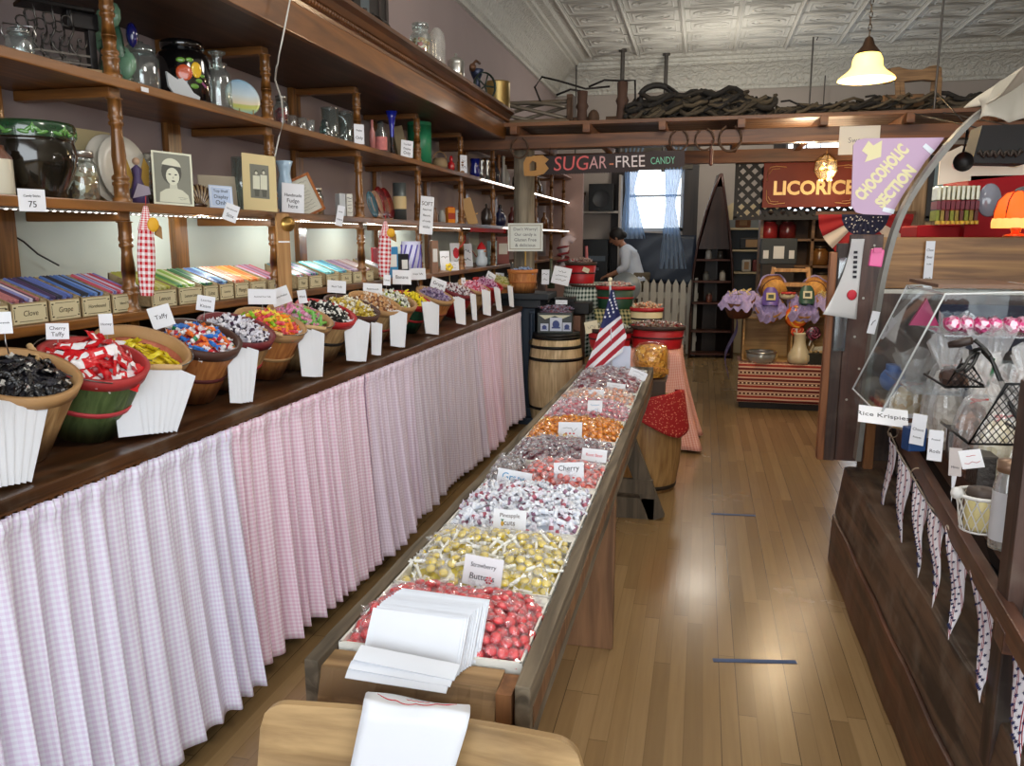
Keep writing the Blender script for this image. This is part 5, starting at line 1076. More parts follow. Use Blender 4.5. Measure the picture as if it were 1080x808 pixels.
b=B();b.prism([(-.2,.36),(-.19,.40),(-.12,.405),(-.02,.375),(.1,.37),(.17,.40),(.24,.405),(.28,.38),(.29,.30),(.24,.255),(.12,.27),(-.04,.262),(-.1,.25),(-.17,.30)],-.05,.05);b.build('body',HM,t,bevel=.012)
b=B();b.prism([(-.2,.40),(-.26,.38),(-.27,.28),(-.235,.25),(-.15,.27),(-.13,.36)],-.03,.03);b.build('head',HM,t,bevel=.01)
for x,dx in((-.13,.045),(-.09,.06),(.235,-.015),(.27,.01)):b=B();b.box((x+dx*.5,-.03 if dx>.0 else .03,.145),(.045,.03,.29),rot=(0,-dx*2.5,0));b.build('leg',HM,t,bevel=.006)
t.scale=(.74,)*3;t.location.x=at(958,100,Y=6.85).x
hs=B();hs.tube([(.065*math.cos(a),0,.075*math.sin(a))for a in[PI*.62+PI*1.76*k/24 for k in range(25)]],.008,6);hp=None
for u,v,tilt,lab in((548,156,0,'horseshoe nailed at the log post end of the beam'),(716,148,.05,'horseshoe on the beam above the back window, first of a close three'),(743,147,-.1,'horseshoe on the beam above the back window, middle of a close three'),(770,146,.0,'big horseshoe on the beam, last of a close three')):
 p=at(u,v,Y=6.535);o=hs.build('horseshoe',RUST)if hp is None else hp.copy()
 if hp is None:hp=o
 else:COL.objects.link(o)
 o.location=p;o.rotation_euler=(.05,tilt,0);tag(o,lab,'horseshoe','horseshoes along the beam');o.scale=(1.25 if u==770 else 1.05,)*3
p=at(750,165,Y=6.53);b=B();b.cyl((0,0,-.055),(0,0,.055),.014,n=10);b.sph((0,0,-.055),.015,8);b.tube([(0,0,.05),(0,0,.12)],.004,5);tag(b.build('brown_peg',P((92,48,32),.5),loc=p),'brown wooden peg hanging below the horseshoes','peg')
def ironloop(u0,v0,u1,v1,lab):
 a,c=at(u0,v0,Y=6.52),at(u1,v1,Y=6.52);b=B();b.tube([a,(a+c)/2+Vector((0,-.05,-.02)),c],.006,5);return b
for u,v0,v1,Y,r,lab in((657,52,118,8.2,.028,'grey pipe from the ceiling above the taller pump'),(703,56,118,8.2,.026,'grey pipe from the ceiling above the harness'),(608,62,112,8.6,.010,'thin grey rod from the ceiling above the mower'),(858,38,118,8.2,.010,'thin hooked rod from the ceiling beside the lamp'),(872,55,118,8.2,.007,'thin rod with a small cap beside the hooked rod'),(986,0,105,6.7,.008,'thin dark rod from the ceiling behind the wooden horse')):
 p=at(u,max(v0,0),Z=4.02)if u!=986 else at(u,v1,Y=Y);top=4.02
 b=B();b.cyl((0,0,ZD-p.z),(0,0,top-p.z),r,n=10)
 if r>.02:b.cyl((0,0,top-p.z-.03),(0,0,top-p.z),r*2,n=12)
 if u==858:b.tube([(0,0,top-p.z),(.03,0,top-p.z+.06),(.06,0,top-p.z),(.04,0,top-p.z-.05)],.01,5)
 if u==872:b.lathe([(.05,-.0),(.03,.03),(.001,.04)],10,c=(0,0,top-p.z))
 tag(b.build('ceiling_rod',P((96,92,88),.5,.6),loc=p),lab,'pipe')
p=at(914,78,Y=5.5)
t=thing('pendant_lamp','lit pendant lamp with yellow cream flared glass shade on a chain','lamp',(p.x,p.y,2.50))
SHM=P((250,222,150),.4,emit=2.2,ecol=(255,214,110))
b=B();b.lathe([(.165,.0),(.16,.012),(.11,.05),(.09,.075),(.085,.12),(.07,.15),(.05,.155)],28);b.build('lamp_shade',SHM,t)
b=B();b.lathe([(.075,.15),(.06,.17),(.035,.2),(.022,.24),(.008,.25),(.001,.25)],18);b.build('cap',P((74,52,36),.4,.7),t)
b=B()
for k in range(36):b.tube([(.009*math.cos(a*PI/4)*(k%2),.009*math.cos(a*PI/4)*((k+1)%2),.265+k*.036+.022*math.sin(a*PI/4))for a in range(8)],.003,4,closed=True)
b.build('chain',P((90,74,54),.4,.8),t)
a,c=at(553,176,Y=6.50),at(722,170,Y=6.50);L=(c-a).length
t=thing('saw_sign','old hand saw hung below the beam painted with sugar free candy lettering','sign',a,(0,-math.atan2((c-a).z,(c-a).x),0))
b=B();b.prism([(.12,-.075),(.16,.075),(L*.78,.078),(L*.80,.085),(L,.08),(L,-.04),(L*.72,-.055)]+[(L*.72-(L*.72-.13)*k/80,-.062-.010*(k%2))for k in range(81)],-.002,.002);b.build('blade',P((44,32,30),.5,.5),t)
b=B()
hd=[(0,-.07),(-.005,.03),(.02,.075),(.15,.085),(.2,.05),(.17,.02),(.2,-.02),(.16,-.06),(.10,-.075)]
ho=[(.045,-.035),(.045,.02),(.065,.045),(.10,.03),(.10,-.03)]
b.prism(hd[:3]+[(.065,.075),(.065,.045),(.045,.02),(.045,-.035),(.045,-.072)],-.012,.012);b.prism([(.045,-.072),(.045,-.035),(.10,-.03),(.10,.03),(.065,.045),(.065,.08),(.15,.085),(.2,.05),(.17,.02),(.2,-.02),(.16,-.06),(.1,-.075)],-.0121,.0121)
b.build('handle',P((172,124,62),.5,var=.1),t)
for s,x,sz,col,sh,w_ in(('SUG',L*.30,.155,(206,96,96),.1,L*.22),('AR',L*.47,.135,(196,150,150),.05,L*.11),('-',L*.555,.13,(196,120,90),0,None),('FREE',L*.67,.125,(216,206,206),-.02,L*.18),('CANDY',L*.87,.075,(120,190,160),-.1,L*.145)):
 text(s,sz,Matrix.Translation((x,-.004,.008))@FACE,P(col,.8,emit=.0),t,ext=.0004,shear=sh,w=w_)
for x in(.2,L-.1):b=B();b.tube([(x,0,.07),(x+.01,.02,2.27-a.z)],.002,4);b.build('hanging_wire',IRON,t)
p=at(905,163,Y=6.53);k=ppm(p);card('white note with faint handwriting pinned on the beam above the lilac sign',p,40/k,29/k,0,['','Sweets',''],name='beam_note',mat=P((214,210,200),.8),ink=P((120,120,124),.7),thick=.003)
BLU=P((28,42,58),.5,var=.4,vscale=10)
bx,by=-1.47,6.72
t=thing('blue_pedestal','dark blue painted iron pedestal stand at the end of the counter','pedestal',(bx,by,0))
b=B();b.box((0,0,.03),(.44,.42,.06));b.box((0,0,.10),(.36,.34,.08));b.build('base',BLU,t,bevel=.01)
b=B();b.box((0,0,.55),(.25,.25,.86));
for s in(-1,1):b.box((s*.10,-.13,.55),(.05,.03,.82));b.cyl((s*.10,-.15,.16),(s*.10,-.15,.94),.018,n=8)
b.build('column',BLU,t,bevel=.006)
b=B();b.box((0,0,1.02),(.36,.34,.07));b.box((.02,0,1.08),(.46,.42,.05));b.build('top',P((22,28,34),.5),t,bevel=.008)
b=B();b.lathe([(.001,0),(.03,0),(.026,.02),(.001,.03)],12,M=Matrix.Translation((.11,-.16,.7))@Matrix.Rotation(PI/2,4,'X'));b.build('boss',P((80,70,50),.5,.5),t)
t_,R,H=basket('splint_basket','orange splint basket of blue white candy standing on the blue pedestal',(bx-.0,by-.05,1.106),.125,.105,.19,0,ORN,(196,122,64),(176,104,52),0)
bpy.context.view_layer.update()
fill_basket(t_,R,H,'blue_taffy',[taffy((90,130,180),(176,190,214),.04,seed=41),taffy((60,80,120),(150,170,206),.04,seed=42)],40,'blue white taffy in the orange basket on the pedestal','candy','blue taffy pieces in the orange basket',['5a82b4','b0bed6','3c5078'],seed=51)
p=at(554,265,Y=6.62);k=ppm(p)
t=card('white handwritten sign with scroll corners telling customers not to worry, above the orange basket',p,37/k,29/k,.1,["Don't Worry!",'Our candy is','Gluten Free','& delicious'],name='counter_sign',border=P((150,140,120),.7),mat=P((214,216,208),.7),ink=P((74,74,78),.7),thick=.004)
b=B();b.cyl((0,.01,-.12),(0,.01,.02),.008,n=8);b.build('stand_post',BRASS,t)
p=Vector((-1.17,6.95,.93));t=thing('iron_coffee_mill','black iron machine with a round wheel behind the oak barrel','machine',(p.x,p.y,0))
b=B();b.box((0,.05,.45),(.34,.3,.9));b.build('cabinet',P((120,84,66),.6,var=.1),t,bevel=.008)
b=B();b.box((.02,.05,.96),(.44,.26,.10));b.box((.0,.05,1.02),(.2,.18,.05));b.build('body',P((26,24,24),.4,.4),t,bevel=.01)
b=B();b.lathe([(.06,-.01),(.10,-.012),(.105,0),(.10,.012),(.06,.01),(.06,-.01)],24,M=Matrix.Translation((-.1,-.12,.98))@Matrix.Rotation(PI/2,4,'X'));b.cyl((-.1,-.13,.98),(-.1,-.05,.98),.03,n=12)
for k in range(5):b.tube([(-.1,-.12,.98),(-.1+.1*math.cos(k*1.257),-.12,.98+.1*math.sin(k*1.257))],.010,5)
b.build('wheel',P((30,30,30),.35,.6),t)
for u,v0,v1,wpx,lab,ln in((575,284,300,8,'small white card leaning beside the orange basket',2),(590,281,300,19,'white card tray with red and dark candy drawing under the red basket',3)):
 p=at(u,v1,Y=6.9);k=ppm(p);t=card(lab,p,wpx/k,(v1-v0)/k,.1,ln,tilt=.3,roll=.2 if wpx>10 else 0,name='recipe_card')
p=at(581,305,Y=7.05);p.z=1.12
turned('olive_bottle','tall olive glass bottle between the orange and red baskets','bottle',p+Vector((0,0,0)),.26,.07,[(.001,0),(1,0),(1,.5),(.4,.7),(.4,1),(.001,1)],P((62,66,46),.2,coat=.5),n=14)
p=at(596,283,Y=7.35);k=ppm(p)
t=thing('candy_cane_stocking','striped red and white stuffed candy cane beside the red basket','ornament',(p.x-.02,7.35,1.17))
b=B();pts=[(0,0,0),(0,0,.15),(0,0,.28),(.02,0,.36),(.06,0,.39),(.10,0,.36)];b.tube(pts,[.045,.05,.05,.045,.04,.03],12);b.build('cane',P((190,170,170),.8),t)
b=B();[b.tube([(.052*math.cos(a*PI/6),.052*math.sin(a*PI/6),.03+k*.06+a*.004)for a in range(13)],.010,4)for k in range(5)];b.build('stripe_pattern',P((120,30,36),.8),t)
b_=(-1.19,7.12,0);OAKB=wood((172,146,106),(220,198,156),'Z',8,.5)
def barrel(label,loc,r,h,m,hoops,hoopm):
 t=thing('barrel',label,'barrel',loc)
 pr=[(.001,.03),(r*.80,.03),(r*.82,0)]+[(r*(.84+.16*math.sin(PI*k/10)),h*k/10)for k in range(11)]+[(r*.80,h),(r*.80,h-.025),(.001,h-.025)]
 b=B();b.lathe(pr,60,flute=.004,fn=20);b.build('staves',m,t)
 for z in hoops:
  q=B();rr=lambda zz:r*(.84+.16*math.sin(PI*zz/h))+.003;q.lathe([(rr(z)-.004,z),(rr(z)+.002,z),(rr(z+.024)+.002,z+.024),(rr(z+.024)-.004,z+.024)],40);q.build('hoop',hoopm,t)
 return t
BLKM=P((26,26,26),.4,.5)
barrel('pale oak barrel with black hoops standing beside the blue pedestal',(-1.17,6.62,0),.235,.76,OAKB,(.0,.15,.56,.66,.735),BLKM)
b=B();b.lathe([(.001,.76),(.2,.76),(.2,.785),(.001,.785)],32);b.build('lid',P((36,36,36),.4,.3),bpy.data.objects['barrel'])
t=thing('picture_tin','black square tin with white and blue pictures on top of the oak barrel','tin',(-1.17,6.60,.786),(0,0,.1))
TW=.29
b=B();b.box((0,0,.085),(TW,.22,.17));b.build('body',P((24,34,30),.3,coat=.5),t,bevel=.006)
for x,w_,h_ in((-.085,.065,.06),(.01,.1,.11),(.1,.07,.07)):
 b=B();b.box((x,-.111,.02+h_/2),(w_,.002,h_));b.build('picture',P((196,204,220),.5),t);b=B()
 b.sph((x,-.1125,.02+h_*.5),(w_*.3,.001,h_*.3),10);b.box((x,-.1125,.02+h_*.25),(w_*.7,.001,h_*.12));b.build('picture_pattern',P((54,70,130),.5),t)
b=B();b.prism([(-.13,.15),(.13,.15),(.06,.12),(0,.145),(-.08,.115)],-.1115,-.1105);b.build('cream_swag',P((206,204,176),.4),t)
r=random.Random(4)
def pile(name,label,group,c,rx,ry,z,n,protos,cols,seed,dome=.03,dmin=.024):
 r=random.Random(seed)
 b=B();b.lathe([(.001,dome-.004),(.5,dome*.75-.004),(1,-.012),(.9,-.03),(.001,-.03)],20,M=Matrix.Diagonal((rx,ry,1,1)))
 tag(b.build(name+'_heap',mottle(cols),loc=(c[0],c[1],z+.012)),'the lower layer under the '+label,'candy',kind='stuff')
 pts=[(Vector((c[0]+x,c[1]+y,z+.014+dome*(1-(x/rx)**2*.5-(y/ry)**2*.5))),Vector((0,0,1)).rotation_difference(Vector((x*dome/rx**2,y*dome/ry**2,1)).normalized()))for x,y in darts(n,lambda x,y:(x/rx)**2+(y/ry)**2<.95,(-rx,-ry),(rx,ry),dmin,r)]
 scatter_on(name,protos,pts,label,'candy',group,.6,.005,seed)
pile('mauve_candy','mauve grey wrapped candy on the black picture tin','mauve candy on the tin',(-1.17,6.60),.135,.10,.957,40,[taffy((96,70,96),(150,140,160),seed=61),taffy((130,50,60),(120,110,130),seed=62)],['605064','968ca0','7c4650'],61)
p=at(592,321,Y=6.6);card('white card standing in the candy on the picture tin',p,.10,.035,0,1,name='flavor_card',tilt=.2)
GC=checks((226,232,220),(26,60,48),.036)
gx,gy=-.97,7.5
t=thing('checked_stand','tall stand draped with a dark green and white checked cloth','stand',(gx,gy,0))
b=B();b.lathe([(.001,.0),(.2,0),(.2,.03),(.04,.06),(.04,1.1),(.26,1.12),(.26,1.14),(.001,1.14)],24);b.build('stand',P((70,50,36),.6),t)
def drape(a,v):
 th=a*2*PI;rr=.30+.0*v if v>.3 else .30*v/.3
 sq=1/max(abs(math.cos(th)),abs(math.sin(th)))
 if v<=.35:q=v/.35;return(.27*q*math.cos(th),.24*q*math.sin(th),1.145)
 q=(v-.35)/.65;f=.018*math.sin(th*9)*q;spread=.27+.10*q+f;s2=.24+.10*q+f
 lx=.0 if math.cos(th)<0 else .22*q*math.cos(th)
 return(spread*math.cos(th)+lx,s2*math.sin(th),1.145-q*(.64+.06*math.sin(th*2)))
b=B();b.grid(drape,90,22,uvf=lambda a,v:(a*2.0,v*.95));tag(b.build('checked_tablecloth',GC,loc=(gx,gy,.002),solid=.003),'dark green and white checked cloth draped over the tall stand','tablecloth')
def oval_tub(name,label,loc,wx,wy,h,body,rimc,bandc,cat='basket',band=True,rot=0):
 t=thing(name,label,cat,loc,(0,0,rot))
 pr=[(.001,0),(.86,0),(.87,.004),(1,h),(.965,h),(.84,.012),(.001,.012)]
 b=B();b.lathe(pr,48,sx=wx/2,sy=wy/2,flute=.006,fn=16);b.build('body',body,t)
 b=B();b.lathe([(1.0,h-.028),(1.03,h-.028),(1.035,h+.002),(.95,h+.002)],48,sx=wx/2,sy=wy/2);b.build('rim_band',rimc,t)
 if band:b=B();b.lathe([(.935,h*.45),(.96,h*.45),(.965,h*.45+.014),(.94,h*.45+.014)],48,sx=wx/2,sy=wy/2);b.build('middle_band',bandc,t)
 return t
RD=P((176,22,30),.45,var=.1);GD=P((24,62,42),.5,var=.15);DKR=P((70,20,22),.5)
oval_tub('oval_basket','bright red oval basket on top of the checked cloth stand',(gx-.12+.0,gy-.12,1.152),.30,.24,.19,RD,P((60,40,30),.6),DKR)
pile('red_white_sweet','pale wrapped sweets heaped in the bright red oval basket','sweets in the red oval basket',(gx-.12,gy-.12),.125,.095,1.328,28,[taffy((176,60,60),(190,176,170),.04,seed=71),taffy((120,90,80),(166,140,130),.04,seed=72)],['a06860','c8b8ae','784838'],71,dmin=.03)
p=at(617,287,Y=gy-.25);card('small cream tag hanging on the bright red oval basket',p,.06,.04,.1,1,roll=.4,name='basket_tag',mat=CREAM)
b=B();b.cyl((0,0,0),(.015,0,.14),.014,n=8);tag(b.build('candy_cane_stick',P((170,90,90),.5),loc=(gx-.06,gy-.1,1.345),rot=(0,-.15,0)),'striped candy stick poking up from the bright red oval basket','candy stick')
t=thing('green_stand_box','dark wooden box carrying the green basket beside the checked stand','box',(-.72,7.0,0));b=B();b.box((0,0,.46),(.32,.28,.92));b.build('body',P((60,44,34),.7),t);b=B();b.box((0,0,.93),(.34,.3,.02));b.build('top',P((80,58,42),.6),t)
b=B();b.grid(lambda a,v:(-.19+.36*a+.02*math.sin(v*6),-.155-.02*math.sin(a*20)*v-.03*v,.955-.42*v),24,14,uvf=lambda a,v:(a*.4,v*.42));b.grid(lambda a,v:(-.19+.36*a,.16-.315*v,.957),8,8,uvf=lambda a,v:(a*.4,v*.3));tag(b.build('olive_cloth',checks((190,180,130),(44,62,44),.034),loc=(-.70,7.0,0),solid=.003),'olive and dark green striped cloth hanging below the green basket','tablecloth')
oval_tub('oval_basket','dark green oval basket with red rim and band below the bright red one',(-.72,6.98,.962),.33,.25,.19,GD,RD,RD)
pile('pale_sweet','pale pink sweets heaped in the dark green oval basket','sweets in the green oval basket',(-.72,6.98),.14,.10,1.138,28,[taffy((196,120,110),(206,186,176),.035,seed=73)],['c49a90','d4c0b4','8c5a50'],73,dmin=.03)
t=thing('display_table','small table under the pink gingham cloth past the candy table','table',(-.46,6.35,0))
b=B();b.box((0,0,.70),(.62,.62,.03));b.build('table_top',LEGW,t)
for sx in(-1,1):
 for sy in(-1,1):b=B();b.box((sx*.27,sy*.27,.34),(.05,.05,.69));b.build('leg',LEGW,t)
PG=checks((238,196,176),(214,130,116),.011)
def pcl(a,v):
 th=a*2*PI;m=max(abs(math.cos(th)),abs(math.sin(th)));cx,cy_=math.cos(th)/m,math.sin(th)/m
 if v<.3:q=v/.3;return(.325*q*cx,.325*q*cy_,.722)
 q=(v-.3)/.7;f=(.025*math.sin(th*16)+.02*math.sin(th*7+1))*q**.7;e=.325+.005+.17*q**1.5+f
 return(e*cx*(1-.05*q),e*cy_*(1-.05*q),.722-.70*q)
b=B();b.grid(pcl,180,24,uvf=lambda a,v:(a*3.2,v*1.0));tag(b.build('pink_tablecloth',PG,loc=(-.46,6.35,0),solid=.003),'salmon pink gingham cloth spreading to the floor over the small table','tablecloth')
oval_tub('oval_tub','wide bright red tub of mixed sweets at the front of the pink clothed table',(-.32,6.25,.728),.42,.30,.17,RD,P((52,34,28),.6),DKR,'tub')
pile('brown_sweet','brown and silver wrapped sweets in the wide red tub','sweets in the wide red tub',(-.32,6.25),.18,.12,.880,50,[taffy((110,70,44),(160,146,130),.034,seed=74),TC((130,60,36),.014,seed=75),taffy((150,40,40),(190,180,176),.03,seed=76)],['6e462c','a09282','963028'],74,dmin=.028)
oval_tub('oval_tub','second red tub half hidden behind the flag',(-.67,6.15,.728),.34,.28,.15,RD,P((52,34,28),.6),DKR,'tub')
pile('olive_sweet','olive and white sweets in the red tub behind the flag','sweets in the red tub behind the flag',(-.67,6.15),.14,.11,.860,30,[taffy((90,100,70),(190,190,176),.034,seed=77)],['5a6446','bebeb0','464c38'],77,dmin=.028)
t=thing('riser_box','dark wooden riser under the cream basket on the pink clothed table','box',(-.42,6.52,.728));b=B();b.box((0,0,.05),(.4,.22,.10));b.build('body',P((60,40,32),.7),t);b=B();b.box((0,0,.105),(.42,.24,.01));b.build('top',P((70,48,38),.6),t)
oval_tub('oval_basket','cream basket with red rim and black band behind the wide red tub',(-.42,6.52,.84),.26,.20,.17,P((214,196,150),.5,var=.06),RD,P((30,28,26),.5))
pile('cream_sweet','orange and cream sweets in the cream basket with red rim','sweets in the cream basket',(-.42,6.52),.105,.075,1.0,22,[taffy((206,120,80),(216,190,160),.034,seed=78)],['ce7850','d8bea0','8c5030'],78,dmin=.028)
for u,v,Y,w_,h_,yaw,lab in((681,345,6.37,.075,.07,.35,'tilted cream tag on the cream basket'),(692,352,6.2,.085,.055,.1,'cream card standing in the wide red tub'),(625,345,6.05,.10,.09,.3,'square cream card standing beside the flag'),(664,346,6.15,.05,.03,0,'small white card in the sweets near the cream basket')):
 p=at(u,v+6,Y=Y);card(lab,p,w_,h_,yaw,1,roll=-.2,name='flavor_card',mat=CREAM)
barrel('light wooden barrel standing under the far end of the candy table',(-.30,5.02,0),.215,.58,wood((140,100,56),(190,148,92),'Z',7,.5),(.02,.53),P((60,50,40),.5,.5))
t=thing('jar_riser','small dark wooden riser on the barrel beneath the pretzel pack','box',(-.285,4.99,.556));b=B();b.box((0,0,.07),(.18,.18,.14));b.build('body',P((74,54,38),.6),t);b=B();b.box((0,0,.145),(.2,.2,.012));b.build('top',P((90,66,46),.6),t)
RDOT=NT('reddots');vo=RDOT.n('TexVoronoi');vo.inputs['Scale'].default_value=60;RDOT.l(RDOT.coord((1,1,1),'UV'),vo.inputs[0]);RDOT.l(RDOT.mix(RDOT.math('LESS_THAN',vo.outputs['Distance'],.30),lin((166,22,22)),lin((226,130,100))),RDOT.b.inputs['Base Color']);RDOT.b.inputs['Roughness'].default_value=.8
b=B();b.grid(lambda a,v:(.222*math.cos(-PI*.60+a*PI*.85)*(1+.16*v+.05*v*math.sin(a*14)),.222*math.sin(-PI*.60+a*PI*.85)*(1+.14*v),.60+.05*(1-v)*(1-abs(2*a-1))-(.24*(1-abs(2*a-.9)**1.3*.7))*v),40,14,uvf=lambda a,v:(a*.7,v*.34))
tag(b.build('red_cloth',RDOT.m,loc=(-.30,5.02,0),solid=.003),'red dotted cloth hanging over the barrel under the far table end','cloth')
p=Vector((-.285,4.98,.712));t=thing('pretzel_pack','round bulging clear pack of golden pretzels at the far end of the table','pack',p)
JR=.108
b=B();b.lathe([(.001,0),(JR*.75,0),(JR,.03),(JR*1.06,.10),(JR,.165),(JR*.7,.205),(JR*.3,.215),(.001,.216)],28);b.build('wrapper',clear((255,250,240),.01,.08,.06),t)
b=B();b.lathe([(.001,.006),(JR*.88,.006),(JR*.93,.04),(JR*.93,.165),(JR*.66,.19),(.001,.205)],20);o=b.build('pretzel_core',mottle(['c88828','dca03c','a06a1c','e6b45a'],55),t);o['kind']='stuff'
pz=B();pz.tube([(.016*math.sin(q*2*PI/16)*(1+.4*math.cos(q*4*PI/16)),0,.013*math.cos(q*2*PI/16))for q in range(16)],.0042,5,closed=True);pr0=None
for k in range(46):
 a=k*2.4;z=.02+.15*((k*.618)%1);o=pz.build('pretzel',P((214,146,60),.4,coat=.2),t)if pr0 is None else pr0.copy()
 if pr0 is None:pr0=o
 else:COL.objects.link(o)
 q=.98-.30*max(0,(z-.12)/.06)**2;o.location=(JR*q*math.cos(a),JR*q*math.sin(a),z+.012);o.rotation_euler=(0,U(0,3),a+PI/2)
p=Vector((-.475,4.72,TZ+.06));t=thing('paper_stand','white paper sheet standing at the far end of the candy table behind the flag','paper',p);b=B();b.box((0,0,.065),(.17,.004,.13),rot=(-.15,0,0));b.build('sheet',P((206,214,232),.7),t);b=B();b.box((0,.03,.03),(.15,.05,.06));b.build('holder',P((180,186,200),.4),t)
fy=4.70;pt,pb=at(643.5,297,Y=fy),at(645,398,Y=fy);k=ppm(pt)
t=thing('flag','small drooping american flag on a white pole at the far end of the candy table','flag',(pb.x,fy,TZ+.03))
O=Vector((pb.x,fy,TZ+.03));Lh=pt.z-TZ-.03
b=B();b.cyl((0,0,0),(pt.x-pb.x,0,Lh),.0065,.006,10);b.build('pole',P((196,200,206),.4),t)
b=B();b.sph((pt.x-pb.x,0,Lh+.012),.013,10);b.cyl((pt.x-pb.x,0,Lh-.02),(pt.x-pb.x,0,Lh),.009,n=10);b.build('finial',P((226,214,180),.35),t)
L_=[(642,309),(638,326),(633,345),(628,362),(620,384),(613,401)];R_=[(645,309),(649,324),(655,342),(660,357),(656,374),(622,402)]
def ip(pl,v):
 f=v*(len(pl)-1);i=min(int(f),len(pl)-2);f-=i;return pl[i][0]+(pl[i+1][0]-pl[i][0])*f,pl[i][1]+(pl[i+1][1]-pl[i][1])*f
def fpx(u,v):a,c=ip(L_,v),ip(R_,v);return a[0]+(c[0]-a[0])*u,a[1]+(c[1]-a[1])*u
FO=[]
for(u_,v_)in((0,0),):pass
c00=at(642,309,Y=fy)
sx_=1/ppm(c00)
def f3(u,v):
 x,y=fpx(u,v);return Vector(((x-644.5)*sx_+.0,-.012-.014*math.sin(u*6+v*3)-.01*v,(398-y)*sx_*1.0))
def fm(u,v):
 x,y=fpx(u,v)
 q=(y-316)*.72+(x-644)*.70
 if(y<352-(x-632)*.78)and y<349:return 2
 return int((q+400)/4.7)%2
b=B();b.grid(f3,60,110,mf=fm);b.build('cloth',[P((168,30,48),.7),P((236,236,240),.7),P((34,42,92),.7)],t,solid=.002)
b=B();n5=0
for j in range(11):
 for i in range(-2,8):
  x=635+(i-j*.30)*4.6+(j%2)*2.3;y=313+j*3.7
  for uu in((x),):
   vv=(y-309)/93
   if not(0<vv<.55):continue
   a,c=ip(L_,vv),ip(R_,vv);
   if not(a[0]+1<x<c[0]-1 and y<347-(x-632)*.78):continue
   uu=(x-a[0])/(c[0]-a[0]);P3=f3(uu,vv)+Vector((0,-.004,0))
   b.prism([(.0088*(1 if q%2==0 else .45)*math.cos(PI/2+q*PI/5),.0088*(1 if q%2==0 else .45)*math.sin(PI/2+q*PI/5))for q in range(10)],-.001,.001,M=Matrix.Translation(P3))
b.build('star_pattern',P((240,240,244),.7),t)
t=thing('round_back_chair','grey round backed metal chair standing behind the green basket','chair',(-.9,8.2,0))
b=B();b.lathe([(.001,-.008),(.15,-.008),(.155,0),(.15,.008),(.001,.008)],30,M=Matrix.Translation((.14,.15,1.06))@Matrix.Rotation(PI/2,4,'X'));b.build('backrest',P((134,142,146),.4,.3),t)
b=B();b.lathe([(.001,.70),(.17,.70),(.17,.73),(.001,.73)],24,c=(.14,0,0));b.build('seat',P((110,116,120),.4,.3),t)
b=B();b.tube([(.02,.12,.0),(.03,.14,.7),(.02,.16,.95)],.014,8);b.build('leg',IRON,t);b=B();b.tube([(.26,.12,.0),(.25,.14,.7),(.26,.16,.95)],.014,8);b.build('leg',IRON,t)
b=B();b.tube([(.02,-.13,.0),(.04,-.1,.71)],.014,8);b.build('leg',IRON,t);b=B();b.tube([(.26,-.13,.0),(.24,-.1,.71)],.014,8);b.build('leg',IRON,t)
FW_=P((206,202,190),.6,var=.04)
t=thing('picket_fence','cream white picket fence with a braced gate across the back room','fence',(-.6,11.08,0))
pk=[(-.036,0),(-.036,.93),(0,1.0),(.036,.93),(.036,0)];f0=None
for k in range(12):
 b=B()
 if f0 is None:b.prism(pk,-.012,.012);f0=b.build('picket',FW_,t,loc=(-.62,0,.02),bevel=.002)
 else:c=f0.copy();COL.objects.link(c);c.location=(-.62+k*.098,0,.02)
b=B();b.box((-.04,.03,.80),(1.2,.03,.075));b.build('rail',FW_,t);b=B();b.box((-.04,.03,.22),(1.2,.03,.075));b.build('rail',FW_,t)
b=B();b.box((.2,.03,.5),(.07,.025,.82),rot=(0,.75,0));b.build('gate_brace',FW_,t)
b=B();b.box((.52,0,.52),(.06,.07,1.04));b.build('gate_post',FW_,t,bevel=.004)
t=thing('back_cupboard','dark back cupboard with a pale shelf carrying a basket and black boxes','cupboard',(-1.66,11.9,0))
DK=P((30,32,34),.35,.2)
b=B();b.box((0,0,.45),(.95,.5,.9));b.build('body',P((52,48,46),.6),t);b=B();b.box((0,-.05,.92),(1.0,.55,.04));b.build('worktop',P((150,140,130),.4),t)
b=B();b.box((0,.1,1.93),(.95,.3,.03));b.build('upper_shelf',P((196,190,182),.5),t);b=B();b.box((.47,.1,1.5),(.03,.3,1.9));b.build('side_panel',P((196,186,178),.5),t)
for x,y,w,z,h,lab in((-1.95,11.75,.3,.945,.62,'black coffee machine on the back cupboard'),(-1.5,11.75,.36,.945,.60,'second black machine on the back cupboard beside the person')):
 q=thing('coffee_machine',lab,'coffee machine',(x,y,z));b=B();b.box((0,.02,h/2),(w,.3,h));b.build('body',DK,q,bevel=.01);b=B();b.box((0,-.135,h*.55),(w*.8,.02,h*.12));b.box((0,-.15,h*.3),(w*.3,.05,h*.06));b.build('control_panel',P((90,100,110),.3,.4),q)
q=thing('black_speaker','black speaker box on the pale back shelf','speaker',(-1.45,11.9,1.946));b=B();b.box((0,0,.19),(.36,.22,.38));b.build('cabinet',DK,q,bevel=.008);b=B();b.lathe([(.001,0),(.1,0),(.12,.01)],20,M=Matrix.Translation((0,-.112,.17))@Matrix.Rotation(PI/2,4,'X'));b.build('cone',P((60,62,66),.4),q)
q,R,H=basket('wicker_basket','brown wicker basket on the pale back shelf beside the speaker',(-1.85,11.9,1.946),.16,.13,.26,0,((88,62,44),(120,90,64)),(96,68,46),None,0)
SKIN=P((176,126,100),.55);SHIRT=P((214,222,236),.8,bump=.15,vscale=14);KHAKI=P((136,120,92),.8);HAIR=P((24,20,20),.55)
per=thing('person','dark haired person in a white shirt and khaki apron bending over behind the picket fence','person',(-.90,11.5,0))
